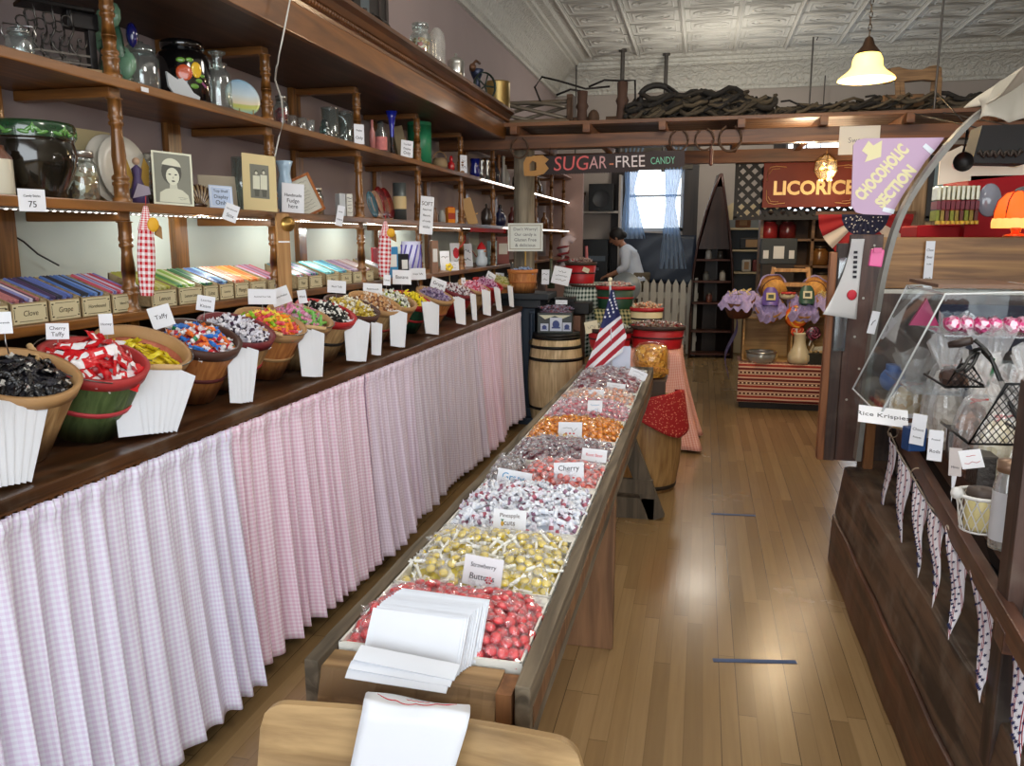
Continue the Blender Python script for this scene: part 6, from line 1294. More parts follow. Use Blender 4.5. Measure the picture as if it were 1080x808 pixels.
def skin(name,verts,edges,radii,mat,parent,root=0,sub=2):
 me=bpy.data.meshes.new(name);me.from_pydata(verts,edges,[]);o=bpy.data.objects.new(name,me);COL.objects.link(o);me.materials.append(mat)
 o.modifiers.new('k','SKIN').use_smooth_shade=True;s=o.modifiers.new('s','SUBSURF');s.levels=s.render_levels=sub
 for i,r in enumerate(radii):me.skin_vertices[0].data[i].radius=(r,r)if not hasattr(r,'__len__')else r
 for i in range(len(verts)):me.skin_vertices[0].data[i].use_root=(i==root)
 o.parent=parent;return o
bv=[(0,0,.95),(-.02,0,1.12),(-.09,0,1.28),(-.16,0,1.41),(-.21,0,1.47),(-.245,0,1.53),(.0,-.10,.88),(.0,-.105,.48),(.02,-.11,.08),(-.10,-.11,.035),(.0,.10,.88),(.0,.105,.48),(.02,.11,.08),(-.10,.11,.035),(-.14,-.17,1.38),(-.13,-.23,1.15),(-.33,-.20,1.06),(-.40,-.19,1.04),(-.14,.17,1.38),(-.13,.23,1.15),(-.33,.20,1.06),(-.40,.19,1.04)]
be=[(0,1),(1,2),(2,3),(3,4),(4,5),(0,6),(6,7),(7,8),(8,9),(0,10),(10,11),(11,12),(12,13),(3,14),(14,15),(15,16),(16,17),(3,18),(18,19),(19,20),(20,21)]
br=[(.15,.12),(.15,.115),(.165,.12),(.14,.10),.055,.05,.09,.06,.04,.032,.09,.06,.04,.032,.06,.048,.034,.03,.06,.048,.034,.03]
body=skin('body',bv,be,br,SKIN,per)
hd=B();hd.sph((0,0,0),(.098,.075,.118),20,rings=14)
for i,v in enumerate(hd.v):
 if v.x<-.04 and v.z<0:hd.v[i]=Vector((v.x*.92,v.y*.85,v.z*1.04))
hd.sph((-.098,0,-.005),(.02,.013,.022),8);hd.sph((.0,-.075,-.005),(.02,.012,.03),8);hd.sph((.0,.075,-.005),(.02,.012,.03),8);hd.sph((-.086,0,-.052),(.012,.024,.007),8)
for s in(-1,1):hd.sph((-.086,s*.032,.02),(.008,.012,.006),8,1)
hd.build('head',[SKIN,P((30,24,22),.3)],per,loc=(-.285,0,1.565),rot=(0,-.5,0))
hr=B();hr.sph((.022,0,.028),(.108,.09,.112),20,rings=14);hr.sph((.105,0,-.01),(.045,.05,.05),10);hr.build('hair',HAIR,per,loc=(-.285,0,1.565),rot=(0,-.5,0))
skin('shirt',[(.0,0,.99),(-.02,0,1.12),(-.09,0,1.28),(-.155,0,1.40),(-.19,0,1.445),(-.14,-.17,1.38),(-.13,-.235,1.16),(-.25,-.215,1.10),(-.14,.17,1.38),(-.13,.235,1.16),(-.25,.215,1.10)],[(0,1),(1,2),(2,3),(3,4),(3,5),(5,6),(6,7),(3,8),(8,9),(9,10)],[(.178,.145),(.175,.14),(.19,.145),(.165,.12),.075,.082,.068,.058,.082,.068,.058],SHIRT,per,1)
skin('trousers',[(0,0,.95),(0,-.10,.86),(0,-.105,.48),(.02,-.11,.10),(0,.10,.86),(0,.105,.48),(.02,.11,.10)],[(0,1),(1,2),(2,3),(0,4),(4,5),(5,6)],[(.168,.15),.105,.078,.062,.105,.078,.062],KHAKI,per)
ap=B();ap.lathe([(.19,.98),(.198,1.06),(.19,1.09),(.175,1.09),(.18,.98)],28,sy=.86);ap.build('apron_waistband',P((104,92,74),.8),per)
for s in(-1,1):
 for f in range(5):
  L=(.055,.068,.072,.066,.05)[f]
  if f==0:pts=[(-.405,s*.19-s*.02,1.035),(-.43,s*.19-s*.045,1.02),(-.455,s*.19-s*.05,1.005)]
  else:y=s*.19+(f-2.5)*.017;pts=[(-.40,y*1.0,1.038),(-.40-L*.6,y,1.03),(-.40-L*.95,y,1.008),(-.40-L*1.05,y,.985)]
  skin('finger',pts,[(i,i+1)for i in range(len(pts)-1)],[.011,.0095,.0085,.007][:len(pts)],SKIN,per,sub=1)
 ph=B();ph.sph((-.385,s*.19,1.04),(.045,.04,.016),10);ph.build('palm',SKIN,per)
t=thing('back_worktable','pale worktable behind the fence where the person works','table',(-1.40,11.45,0));b=B();b.box((0,0,.93),(.36,.5,.03));b.build('table_top',P((170,160,146),.5),t)
for sx in(-1,1):
 for sy in(-1,1):b=B();b.box((sx*.15,sy*.2,.46),(.05,.05,.92));b.build('leg',P((120,106,90),.6),t)
t=thing('canoe_shelf','dark canoe stood on its stern and fitted with shelves like a bookcase','shelving',(.16,11.0,0),(0,0,.12))
lo=[(-.31,0),(-.31,.55),(-.30,1.1),(-.25,1.5),(-.16,1.9),(-.06,2.2),(.0,2.36)];ro=[(.01,2.36),(.06,2.1),(.13,1.7),(.19,1.25),(.225,.8),(.24,.4),(.24,0)]
out=lo+ro;n=len(out);cx=[(x*.86+.0,z)for x,z in out]
b=B();vs=[(x,-.18,z)for x,z in out]+[(x*.9,.05,z)for x,z in out]+[(x*.35,.24,z)for x,z in out];fs=[(k,k+1,n+k+1,n+k)for k in range(n-1)]+[(n+k,n+k+1,2*n+k+1,2*n+k)for k in range(n-1)]+[tuple(range(2*n,3*n))]
b.add(vs,fs,smooth=False);b.build('hull',P((44,34,30),.35,coat=.4),t,solid=.016)
b=B();b.tube([(x,-.18,z)for x,z in out],.016,6);b.build('gunwale',P((62,34,26),.4),t)
def wid(z):
 f=lambda pl:next((pl[i][0]+(pl[i+1][0]-pl[i][0])*(z-pl[i][1])/(pl[i+1][1]-pl[i][1])for i in range(len(pl)-1)if min(pl[i][1],pl[i+1][1])<=z<=max(pl[i][1],pl[i+1][1])))
 return f(lo)+.02,f(ro)-.02
for z in(.05,.35,.72,1.0,1.28):
 a,c=wid(z);b=B();b.box(((a+c)/2,-.02,z),(c-a,.26,.022));b.build('shelf',P((84,44,30),.5),t)
b=B();a,c=wid(1.42);b.prism([(a,1.42),(c,1.42),(.05,2.2),(-.05,2.2)],-.165,-.15);b.build('bow_deck',wood((40,26,22),(64,42,34),'Z',4,.4),t)
for x,y,z,h,c,lab in((.07,10.93,1.292,.13,(200,196,186),'white bottle on the top canoe shelf'),(.22,10.94,1.292,.1,(70,66,60),'dark jar on the top canoe shelf'),(.05,10.93,1.012,.12,(110,110,104),'grey jar on the second canoe shelf'),(.26,10.95,1.012,.14,(186,178,164),'pale jar on the second canoe shelf'),(.1,10.93,.732,.12,(120,70,60),'brown jar on the third canoe shelf')):
 turned('shelf_jar',lab,'jar',(x,y,z),h,.08,JAR,P(c,.3,coat=.3),(('lid',[(.72,.84),(.8,.85),(.8,.98),(.001,1)],P((120,110,96),.4,.5)),),n=14)
HC=P((206,186,146),.5)
t=thing('cream_hutch','cream painted hutch with scalloped top and side boards behind the canoe','hutch',(.60,11.6,0));t.scale=(1,1,.9)
sc=[(-.42,2.0),(-.42,2.2),(-.36,2.25)]+[(-.3+.6*k/24,2.2+.05*abs(math.sin(k/24*PI*4)))for k in range(25)]+[(.36,2.2),(.42,2.05),(.42,2.0)]
b=B();b.prism(sc,-.24,-.21);b.build('scalloped_crest',HC,t)
for s in(-1,1):
 ed=[(-.42*1,2.02)];b=B();q=[(s*.42,.9),(s*.42,2.02)]+[(s*(.30+.05*abs(math.cos(k/20*PI*3))),2.02-1.12*k/20)for k in range(21)];b.prism(q,-.24,-.21);b.box((s*.41,0,1.0),(.025,.42,2.0));b.build('scalloped_side',HC,t)
for z in(.9,1.22,1.55,1.87):b=B();b.box((0,0,z),(.8,.42,.025));b.build('shelf',HC,t)
b=B();b.box((0,.21,1.05),(.84,.02,2.1));b.build('back_panel',P((110,116,120),.6),t);b=B();b.box((0,-.02,.45),(.82,.42,.88));b.build('cupboard_base',HC,t)
for x,z,w,c,lab in((.33,1.884,.2,(130,84,56),'brown framed picture on the top hutch shelf'),(.45,1.564,.3,(44,44,46),'black bundle on the middle hutch shelf'),(.4,1.234,.12,(196,190,180),'white canister on the lower hutch shelf'),(.58,1.234,.2,(110,50,46),'red bundle on the lower hutch shelf')):
 q=thing('hutch_parcel',lab,'parcel',(x+.18,11.5,(z-.0)*.9+.003));b=B();b.box((0,0,.08),(w,.12,.16));b.build('body',P(c,.6),q,bevel=.02);b=B();b.box((0,-.062,.08),(w*.5,.004,.1));b.build('front_label',P((166,130,90),.6),q)
LT=P((20,18,20),.6)
p=at(806,172,Y=8.5);p2=at(905,219,Y=8.5);sw,shh=p2.x-p.x,p.z-at(806,219,Y=8.5).z
t=thing('lattice_panel','black wooden lattice panel behind the licorice sign','lattice',(.30,8.62,p.z-shh-.10))
b=B();LWd,LHt=1.25,shh+.12
for k in range(-8,18):
 for s in(1,-1):
  x0=k*.115;pts=[]
  a0,a1=(x0,0),(x0+s*LHt,LHt)
  lo_,hi_=0,1
  for(q0,q1)in((a0[0],a1[0]),):
   d=q1-q0
   tt=sorted([(0-q0)/d,(LWd-q0)/d]);lo_,hi_=max(lo_,tt[0]),min(hi_,tt[1])
  if hi_-lo_<.05:continue
  A,C_=Vector((a0[0]+(a1[0]-a0[0])*lo_,.006*s,LHt*lo_)),Vector((a0[0]+(a1[0]-a0[0])*hi_,.006*s,LHt*hi_));dd=C_-A
  b.box((A+C_)/2,(dd.length,.01,.036),rot=(0,-math.atan2(dd.z,dd.x),0))
b.build('lattice',LT,t)
b=B();[b.box(c,d)for c,d in(((LWd/2,0,0),(LWd+.04,.03,.035)),((LWd/2,0,LHt),(LWd+.04,.03,.035)),((0,0,LHt/2),(.035,.03,LHt)),((LWd,0,LHt/2),(.035,.03,LHt)))];b.build('frame',LT,t)
SG=NT('sign');no=SG.n('TexNoise');no.inputs['Scale'].default_value=2.5;no.inputs['Detail'].default_value=5;SG.l(SG.coord((1,1,.5)),no.inputs[0]);SG.l(SG.mix(no.outputs[0],lin((92,30,22)),lin((142,58,38))),SG.b.inputs['Base Color']);SG.b.inputs['Roughness'].default_value=.5;SG.b.inputs['Specular IOR Level'].default_value=.25
t=thing('licorice_sign','reddish brown board sign reading licorice in gold serif letters','sign',(p.x,8.5,p.z-shh))
b=B();b.box((sw/2,.012,shh/2),(sw,.024,shh));b.build('board',SG.m,t,bevel=.004)
GOLD=P((222,184,116),.4,.2)
text('LICORICE',shh*.42,Matrix.Translation((sw*.53,-.0015,shh*.42))@FACE,GOLD,t,bold=.006,w=sw*.84,ext=.001)
b=B()
for sx in(0,1):
 for sz in(0,1):
  X_=lambda q:sw*q if not sx else sw*(1-q);Z_=lambda q:shh*q if not sz else shh*(1-q)
  b.tube([(X_(.04),-.001,Z_(.40)),(X_(.045),-.001,Z_(.18)),(X_(.07),-.001,Z_(.1)),(X_(.13),-.001,Z_(.075)),(X_(.24),-.001,Z_(.1))],.0035,4)
  b.tube([(X_(.06),-.001,Z_(.25)),(X_(.09),-.001,Z_(.14)),(X_(.17),-.001,Z_(.13))],.0025,4)
b.build('scroll_pattern',GOLD,t)
for x in(.12,sw-.12):b=B();b.tube([(x,.01,shh),(x,0,2.40-p.z+shh)],.003,4);b.build('hanging_wire',IRON,t)
p=at(871,178,Y=8.0);t=thing('chandelier','small lit glass basket chandelier in front of the licorice sign','lamp',p)
b=B()
for k in range(8):a=k*PI/4;b.tube([(.02*math.cos(a),.02*math.sin(a),.13),(.09*math.cos(a),.09*math.sin(a),.07),(.10*math.cos(a),.10*math.sin(a),-.02),(.05*math.cos(a),.05*math.sin(a),-.09)],.004,4)
for z,r in((.07,.09),(-.02,.10),(-.09,.05)):b.tube([(r*math.cos(k*PI/10),r*math.sin(k*PI/10),z)for k in range(20)],.004,4,closed=True)
b.build('frame',BRASS,t);b=B();b.lathe([(.018,.12),(.088,.068),(.098,-.02),(.048,-.088)],16);b.build('glass',clear((255,240,210),.12,.1,.3),t)
for x,y,z in((-.035,0,0),(.035,.01,.01)):b=B();b.sph((x,y,z),.02,10);b.build('bulb',P((255,220,150),.4,emit=6,ecol=(255,200,110)),t)
b=B();[b.sph((.05*math.cos(k),.05*math.sin(k),-.10),.010,6)for k in range(6)];b.build('crystal_pattern',P((255,220,160),.1,emit=2),t);b=B();b.tube([(0,0,.13),(0,0,2.36-p.z)],.003,5);b.build('chain',BRASS,t)
p=at(913,226,Y=7.55);t=thing('fan_bunting','red, white and blue pleated fan bunting hung on the partition','bunting',(p.x,7.56,p.z))
def fan(u,v):a=PI*u;r=.38*v;return(-r*math.cos(a),-.012*math.sin(u*60)*v,-r*math.sin(a)*1.0)
b=B();b.grid(fan,80,24,mf=lambda u,v:2 if v<.48 else 1 if v<.62 and False else(1 if .16<u<.27 or .73<u<.84 else 0));b.build('cloth',[P((140,18,26),.8),P((196,186,176),.8),P((26,32,66),.8)],t)
b=B()
for k in range(40):a=U(.15,PI-.15);r=U(.04,.17);b.prism([(.008*(1 if q%2==0 else .4)*math.cos(q*PI/5),.008*(1 if q%2==0 else .4)*math.sin(q*PI/5))for q in range(10)],-.020,-.016,M=Matrix.Translation((-r*math.cos(a),0,-r*math.sin(a))))
b.build('star_pattern',P((210,210,214),.7),t)
b=B();b.box((0,.02,.01),(.80,.03,.03));b.build('header_board',P((90,60,40),.6),t)
CB=wood((96,66,38),(142,104,64),'X',5,.5)
t=thing('jar_shelf','brown wooden cubby shelf of jars below the licorice sign','shelving',(1.0,8.95,0))
SX0,SX1=-.42,.52
for z in(.72,1.0,1.27,1.54,1.82):b=B();b.box(((SX0+SX1)/2,0,z),(SX1-SX0,.3,.025));b.build('shelf',CB,t)
for x in(SX0,.08,SX1):b=B();b.box((x,0,.92),(.03,.3,1.84));b.build('upright',CB,t)
b=B();b.box(((SX0+SX1)/2,.155,.92),(SX1-SX0,.012,1.84));b.build('back_panel',P((64,46,32),.7),t)
JC=[(150,40,40),(96,30,30),(60,44,36),(190,110,50),(120,80,40),(140,30,36),(70,60,50),(170,130,90),(110,100,84),(90,70,50)]
jt=[(.66,1.555),(.84,1.555),(1.19,1.555),(1.40,1.555),(1.17,1.285),(1.38,1.285),(.70,1.285),(1.2,1.015),(1.4,1.015),(.72,1.015)]
for k,(x,z)in enumerate(jt):
 nm=['red','dark red','black','amber','brown','scarlet','grey brown','tan','olive grey','umber'][k]
 q=turned('licorice_jar','jar of %s licorice on the cubby shelf, %s row'%(nm,{1.555:'top',1.285:'second',1.015:'third'}[z]),'jar',(x,8.90,z),.2,.17,JAR,P(JC[k],.25,coat=.5,var=.35,vscale=60),(('lid',[(.74,.84),(.8,.85),(.8,.97),(.001,1)],P((60,50,40),.4,.4)),),n=18)
q=thing('pink_box','flat dusky pink box on the top row of the cubby shelf','box',(.76,8.84,1.76));
bpy.data.objects.remove(q)
q=thing('picture_jar_box','dark glass box with white pictures in front of the cubby shelf','tin',(.72,8.45,0));b=B();b.box((0,0,1.43),(.34,.2,.25));b.build('body',P((18,24,22),.5),q,bevel=.006);b=B();b.box((0,-.102,1.42),(.1,.004,.12));b.build('picture',P((200,200,196),.5),q);b=B();b.box((0,0,.65),(.3,.2,1.31));b.build('stand',P((40,30,24),.7),q)
for x in(-.12,.12):b=B();b.box((x,-.102,1.40),(.05,.004,.08));b.build('picture',P((200,200,196),.5),q)
cx,cyy=.72,7.85
t=thing('low_chest','low dark chest under the striped rug in the purple display','chest',(cx,cyy,0));b=B();b.box((.06,.02,.21),(.80,.44,.40));b.build('body',P((34,28,24),.6),t,bevel=.006);b=B();b.box((.06,.02,.025),(.76,.42,.05));b.build('plinth',P((26,22,20),.6),t)
def rug():
 q=NT('rug');s=q.n('SeparateXYZ');q.l(q.coord(kind='UV'),s.inputs[0]);r=q.n('ValToRGB');r.color_ramp.interpolation='CONSTANT';c=r.color_ramp
 st=[(0,(110,34,28)),(.22,(220,176,146)),(.34,(100,56,40)),(.56,(222,178,150)),(.66,(160,50,36)),(.86,(224,184,156))]
 c.elements[0].color=lin(st[0][1]);c.elements[1].position=st[1][0];c.elements[1].color=lin(st[1][1])
 for a,k in st[2:]:e=c.elements.new(a);e.color=lin(k)
 q.l(q.math('FRACT',q.math('DIVIDE',s.outputs[1],.098)),r.inputs[0])
 dot=q.math('MULTIPLY',q.math('LESS_THAN',q.math('FRACT',q.math('DIVIDE',s.outputs[0],.035)),.4),q.math('LESS_THAN',q.math('ABSOLUTE',q.math('SUBTRACT',q.math('FRACT',q.math('DIVIDE',s.outputs[1],.098)),.45)),.07))
 q.l(q.mix(dot,r.outputs[0],lin((236,214,180))),q.b.inputs['Base Color']);q.b.inputs['Roughness'].default_value=.9;return q.m
b=B();b.grid(lambda u,v:(-.36+.88*u,.22-.45*v*1/.5 if v<.5 else-.232-.012*math.sin(u*15)*(v-.5),.425 if v<.5 else .425-.36*(v-.5)/.5),30,24,uvf=lambda u,v:(u*.86,(v*.9 if v<.5 else .45+(v-.5)*.72)))
tag(b.build('striped_rug',rug(),loc=(cx,cyy,0),solid=.006),'red, brown and cream striped woven rug draped over the low chest','rug')
CRW=wood((150,108,52),(200,156,92),'X',5,.5)
def crate(name,label,x,y,z,w,h,d):
 t=thing(name,label,'crate',(x,y,z));b=B();b.box((0,d/2,h/2),(w,.015,h));b.build('back_panel',CRW,t)
 for c,s in(((-w/2+.008,0,h/2),(.016,d,h)),((w/2-.008,0,h/2),(.016,d,h)),((0,0,h-.008),(w,d,.016)),((0,0,.008),(w,d,.016))):b=B();b.box(c,s);b.build('side_panel',CRW,t,bevel=.002)
crate('wooden_crate','open pale wooden crate on its side, one under the purple baskets by the aisle',cx-.11,cyy+.02,.433,.44,.41,.3)
crate('wooden_crate','open pale wooden crate on its side behind the lollipop jug',cx+.32,cyy+.02,.433,.40,.43,.3)
b=B();b.grid(lambda u,v:(-.40+.035*math.sin(v*7)-.06*v,-.10+.30*u+.02*math.sin(u*9),.86-.60*v),16,16);tag(b.build('purple_cloth',P((92,78,128),.8,var=.35,vscale=60),loc=(cx,cyy,0),solid=.004),'speckled purple cloth hanging down the aisle side of the crates','cloth')
PUR=P((176,160,204),.7,var=.35,vscale=40);PURD=P((80,62,134),.7,var=.3,vscale=30);LB=((150,100,40),(196,142,68))
def purple_basket(label,loc,R,tilt,rotz,body=LB,cloth=PUR):
 t=thing('gift_basket',label,'basket',Vector(loc));t.rotation_euler=(Euler((0,0,rotz)).to_matrix()@Euler((tilt,0,0)).to_matrix()).to_euler()
 b=B();h=R*1.1;b.lathe([(.001,0),(R*.72,0),(R,h),(R*.95,h),(R*.68,.01),(.001,.01)],36,flute=.012,fn=16);b.build('body',stave(*body),t)
 b=B();b.lathe([(R*.88,h*.58),(R*.91,h*.58),(R*.93,h*.68),(R*.9,h*.68)],30);b.build('band',P((60,34,24),.6),t)
 rr=random.Random(int(loc[0]*1000));ph=rr.uniform(0,6);b=B()
 b.grid(lambda u,v:((R*(.2+.95*v)+.008*math.sin(u*63+ph+v*4)*v+R*.16*math.sin(u*2*PI*4+ph)*v)*math.cos(u*2*PI),(R*(.2+.95*v)+.008*math.sin(u*63+ph)*v+R*.16*math.sin(u*2*PI*4+ph)*v)*math.sin(u*2*PI),h+.03-.06*v*v+.02*math.sin(u*88+ph+v*7)*v+.02*math.sin(v*11)),90,8,smooth=False);b.build('cloth_liner',cloth,t,solid=.002)
 return t
def licorice_bag(label,loc,w,h,c,tilt,tagc):
 t=thing('licorice_bag',label,'bag',loc,(tilt,0,0));b=B()
 b.grid(lambda u,v:(w/2*(1-.25*v)*math.cos(u*2*PI)*(1-abs(2*v-.9)**4*.3),.04*math.sin(u*2*PI)*(1-v*.6),h*v),24,10);b.build('bag',P(c,.3,coat=.4,var=.2,vscale=30),t);b=B();b.box((0,-.048,h*.45),(w*.5,.004,h*.4));b.build('label',P(tagc,.6),t)
 b=B();b.box((0,-.0505,h*.45),(w*.3,.002,h*.2));b.build('label_print',P((60,74,60),.6),t)
zc=.433+.42
purple_basket('brown basket with purple cloth tipped forward at the aisle end of the display',(cx-.37,cyy-.1,zc+.01),.15,.35,-.25,((74,40,22),(110,62,36)))
purple_basket('purple lined basket tipped forward holding a purple licorice bag',(cx-.11,cyy-.06,zc+.0),.13,.8,0,LB)
purple_basket('purple lined basket tipped forward holding a green licorice bag',(cx+.18,cyy-.06,zc+.0),.13,.8,.05,LB)
purple_basket('orange brown basket with curly paper at the wagon end of the display',(cx+.42,cyy-.06,zc+.01),.14,.3,.3,LB)
licorice_bag('purple licorice bag with a cream label in the front basket',(cx-.11,cyy-.23,zc+.10),.16,.17,(106,84,160),-.3,(206,190,130))
licorice_bag('dark green licorice bag with a cream label in the front basket',(cx+.20,cyy-.23,zc+.12),.15,.17,(60,92,78),-.3,(222,214,180))
def upturned(label,loc,R,rot):
 t=thing('tipped_basket',label,'basket',loc,rot);b=B();h=R*1.2;b.lathe([(.001,0),(R*.78,0),(R,h),(R*.95,h),(R*.74,.012),(.001,.012)],36,flute=.01,fn=14);b.build('body',stave((176,116,44),(212,156,76)),t)
 b=B();b.lathe([(R*.88,h*.5),(R*.91,h*.5),(R*.92,h*.58),(R*.9,h*.58)],30);b.build('band',P((96,44,30),.6),t)
 b=B();b.grid(lambda u,v:(R*(.5+.62*v)*math.cos(u*2*PI),R*(.5+.62*v)*math.sin(u*2*PI),h+.02+.02*math.sin(u*30)*v-.03*v),40,5);b.build('cloth_liner',PUR,t,solid=.002)
ST=wood((170,120,66),(206,160,104),'Z',6,.5)
t=thing('step_stool','small pale wooden step ladder standing up in the purple display','step ladder',(cx+.08,cyy+.12,zc-.0),(0,0,0))
b=B();b.box((0,0,.41),(.30,.12,.03));b.build('top',ST,t,bevel=.003);b=B();b.box((0,-.03,.28),(.34,.12,.035));b.build('step',ST,t)
for s in(-1,1):b=B();b.box((s*.18,0,.22),(.035,.05,.44),rot=(0,-s*.14,0));b.build('leg',ST,t)
b=B();b.box((0,0,.11),(.44,.14,.20));b.build('shelf',P((60,44,30),.7),t)
upturned('tan basket lying tipped up on the ladder steps at the aisle side',(cx-.04,cyy+.0,zc+.20),.125,(-1.2,-.25,.2))
upturned('tan basket with a dark band lying tipped up beside the ladder',(cx+.27,cyy+.0,zc+.19),.12,(-1.2,.35,-.2))
r=random.Random(9);
for x,lab in((cx-.34,'curly shredded paper in the basket at the aisle end'),(cx+.43,'curly pale yellow shredded paper in the basket at the wagon end')):
 b=B()
 for k in range(70):
  a=r.uniform(0,6.28);q=r.uniform(0,.12);p0=Vector((x+q*math.cos(a),cyy-.08+q*math.sin(a)*.7,zc+.13+r.uniform(0,.05)));b.tube([p0+Vector((.02*math.sin(j*1.3+k),.015*math.cos(j+k),.016*j))for j in range(5)],.004,4)
 tag(b.build('shredded_paper',P((226,204,130),.7)),lab,'shredded paper',kind='stuff')
b=B();b.sph((0,0,.03),(.07,.05,.035),12)
for k in range(14):b.sph((.06*math.cos(k*2.4)*(k/14),-.03+.02*math.sin(k*2.4),.055),(.018,.014,.012),6,1)
tag(b.build('popcorn_pack',[P((222,206,160),.6),P((190,60,50),.6)],loc=(cx+.04,cyy-.14,zc+.16)),'cream and red candy pack lying between the two licorice bags','pack')
t=thing('lollipop_jug','cream ceramic jug holding swirl lollipops on the striped rug','jug',(cx+.17,cyy-.17,.432))
b=B();b.lathe([(.001,0),(.08,0),(.10,.03),(.10,.08),(.065,.14),(.05,.19),(.055,.26),(.07,.285),(.062,.285),(.045,.25),(.04,.15)],24);b.build('jug',P((220,204,164),.3,coat=.5),t)
b=B();b.tube([(.05,0,.25),(.10,0,.22),(.12,0,.16),(.09,0,.1)],.012,8);b.build('handle',P((220,204,164),.3,coat=.5),t)
def lolly(label,off,z,R,c1,c2,rot):
 q=thing('lollipop',label,'lollipop',Vector((cx+.17,cyy-.17,.432))+Vector(off),rot);b=B();b.cyl((0,0,0),(0,0,z),.006,n=8);b.build('stick',P((230,224,210),.5),q)
 b=B();b.lathe([(.001,-.012),(R*.8,-.012),(R,0),(R*.8,.012),(.001,.012)],30,M=Matrix.Translation((0,0,z+R))@Matrix.Rotation(PI/2,4,'X'));b.build('disc',P(c1,.2,coat=.8),q)
 b=B()
 for k in range(4):b.tube([(R*.93*j/12*math.cos(k*PI/2+j*.28),-.013,z+R+R*.93*j/12*math.sin(k*PI/2+j*.28))for j in range(1,13)],R*.09,5)
 b.build('swirl_pattern',P(c2,.2,coat=.8),q)
lolly('large orange swirl lollipop in the cream jug',(-.03,-.02,.22),.10,.105,(222,96,34),(244,176,60),(0,-.06,0))
lolly('dark purple swirl lollipop hanging beside the jug neck',(.075,-.045,.17),.05,.065,(70,22,40),(140,60,84),(0,.25,0))
lolly('red swirl lollipop low behind the orange one',(-.01,.0,.2),.04,.06,(206,60,34),(240,130,80),(0,-.2,0))
t=thing('glass_bowl','shallow glass bowl with silver rim on the striped rug','bowl',(cx-.16,cyy-.15,.432));b=B();b.lathe([(.001,0),(.11,0),(.135,.05),(.135,.09),(.125,.09),(.1,.01)],28);b.build('bowl',clear((190,190,170),.2,.1,.3),t);b=B();b.lathe([(.13,.085),(.14,.085),(.14,.1),(.13,.1)],28);b.build('rim',SILV,t)
t=thing('dark_bowl','dark square dish of wrapped sweets beside the lollipop jug','dish',(cx+.38,cyy-.14,.432));b=B();b.box((0,0,.05),(.27,.16,.10),taper=1.08);b.build('body',P((40,40,30),.4),t);b=B();[b.sph((-.11+.044*k,-.03+.03*(k%2),.108),(.02,.016,.014),8)for k in range(6)];b.build('sweet_heap',P((206,170,110),.5,var=.4,vscale=50),t)['kind']='stuff'
card('cream card standing in the dark square dish',(cx+.34,cyy-.13,.54),.10,.045,.0,1,roll=-.1,name='flavor_card',mat=CREAM);card('small cream card inside the aisle side crate',(cx-.03,cyy+.02,.45),.06,.07,.2,1,name='flavor_card',mat=P((190,160,90),.7))
DW=wood((54,40,30),(112,86,66),'Y',5,.6,.3,worn=.3);DWR=wood((64,38,26),(118,76,54),'Y',5,.45,.2,worn=.15);DZ=wood((40,28,24),(84,60,50),'Z',5,.55,.25,worn=.2);GREY=wood((70,68,64),(128,124,114),'Z',6,.7,.4)
wg=thing('wagon_counter','old dark plank wagon used as a candy counter with an arched canvas bow','wagon',(1.3,2.5,0))
WO=Vector((-1.3,-2.5,0))
def wpart(nm,b,m,**k):return b.build(nm,m,wg,loc=WO,**k)
YF,YN=4.0,.75
def plank(x0,z0,x1,z1,th=.05,y0=YN,y1=YF,bow=.012):
 b=B();n=20;vs=[]
 for k in range(n+1):
  y=y0+(y1-y0)*k/n;o=.003*math.sin(k*1.9)+bow*math.sin(PI*k/n)*-.3
  vs+=[(x0+o,y,z0),(x1+o,y,z1),(x1+o+th,y,z1+.002),(x0+o+th,y,z0)]
 b.add(vs,[(4*k+i,4*k+(i+1)%4,4*k+4+(i+1)%4,4*k+4+i)for k in range(n)for i in range(4)]+[(0,1,2,3),(4*n,4*n+1,4*n+2,4*n+3)]);return b
wpart('side_plank',plank(.655,0,.662,.235),DWR,bevel=.006);wpart('side_plank',plank(.672,.24,.70,.475),DW,bevel=.006)
wpart('side_plank',plank(.706,.455,.712,.478,.19),DW,bevel=.006)
wpart('inner_panel',plank(.90,.5,.91,.72),P((58,46,38),.6,var=.3,vscale=6));b=B();b.box((.89,3.0,.54),(.012,1.6,.06));wpart('steel_strip',b,P((108,112,116),.35,.8))
b=B();b.box((1.75,2.4,.40),(1.7,3.2,.78));wpart('bed',b,P((34,26,22),.8));b=B();b.box((1.45,2.45,.80),(1.2,2.9,.03));wpart('inner_shelf',b,DWR)
def bar(p0,p1,w,h,nm,m):
 p0,p1=Vector(p0),Vector(p1);d=p1-p0;b=B();b.box((0,0,0),(d.length,w,h));e=Euler((0,-math.atan2(d.z,math.hypot(d.x,d.y)),math.atan2(d.y,d.x)))
 return b.build(nm,m,wg,loc=WO+(p0+p1)/2,rot=e,bevel=.004)
RW=wood((60,34,24),(108,68,48),'X',5,.4,.2,worn=.12)
bar((.845,3.62,.735),(.60,1.0,.735),.03,.06,'top_rail',RW);bar((.95,3.7,.76),(.76,1.6,.76),.05,.09,'trough_rail',RW)
bar((.66,1.83,.70),(.95,1.80,.70),.08,.05,'cross_bar',RW);bar((.90,3.66,.50),(.86,3.66,.80),.08,.03,'rail_support',DZ)
for x0,x1,z0,z1,m,y in((.60,.655,.50,1.53,DZ,4.02),(.655,.80,.50,1.57,wood((50,30,24),(92,60,48),'Z',5,.5,.25,worn=.2),4.03),(.80,1.5,.5,1.30,DZ,4.06)):
 b=B();b.box(((x0+x1)/2,y,(z0+z1)/2),(x1-x0-.003,.035,z1-z0));wpart('end_board',b,m,bevel=.004)
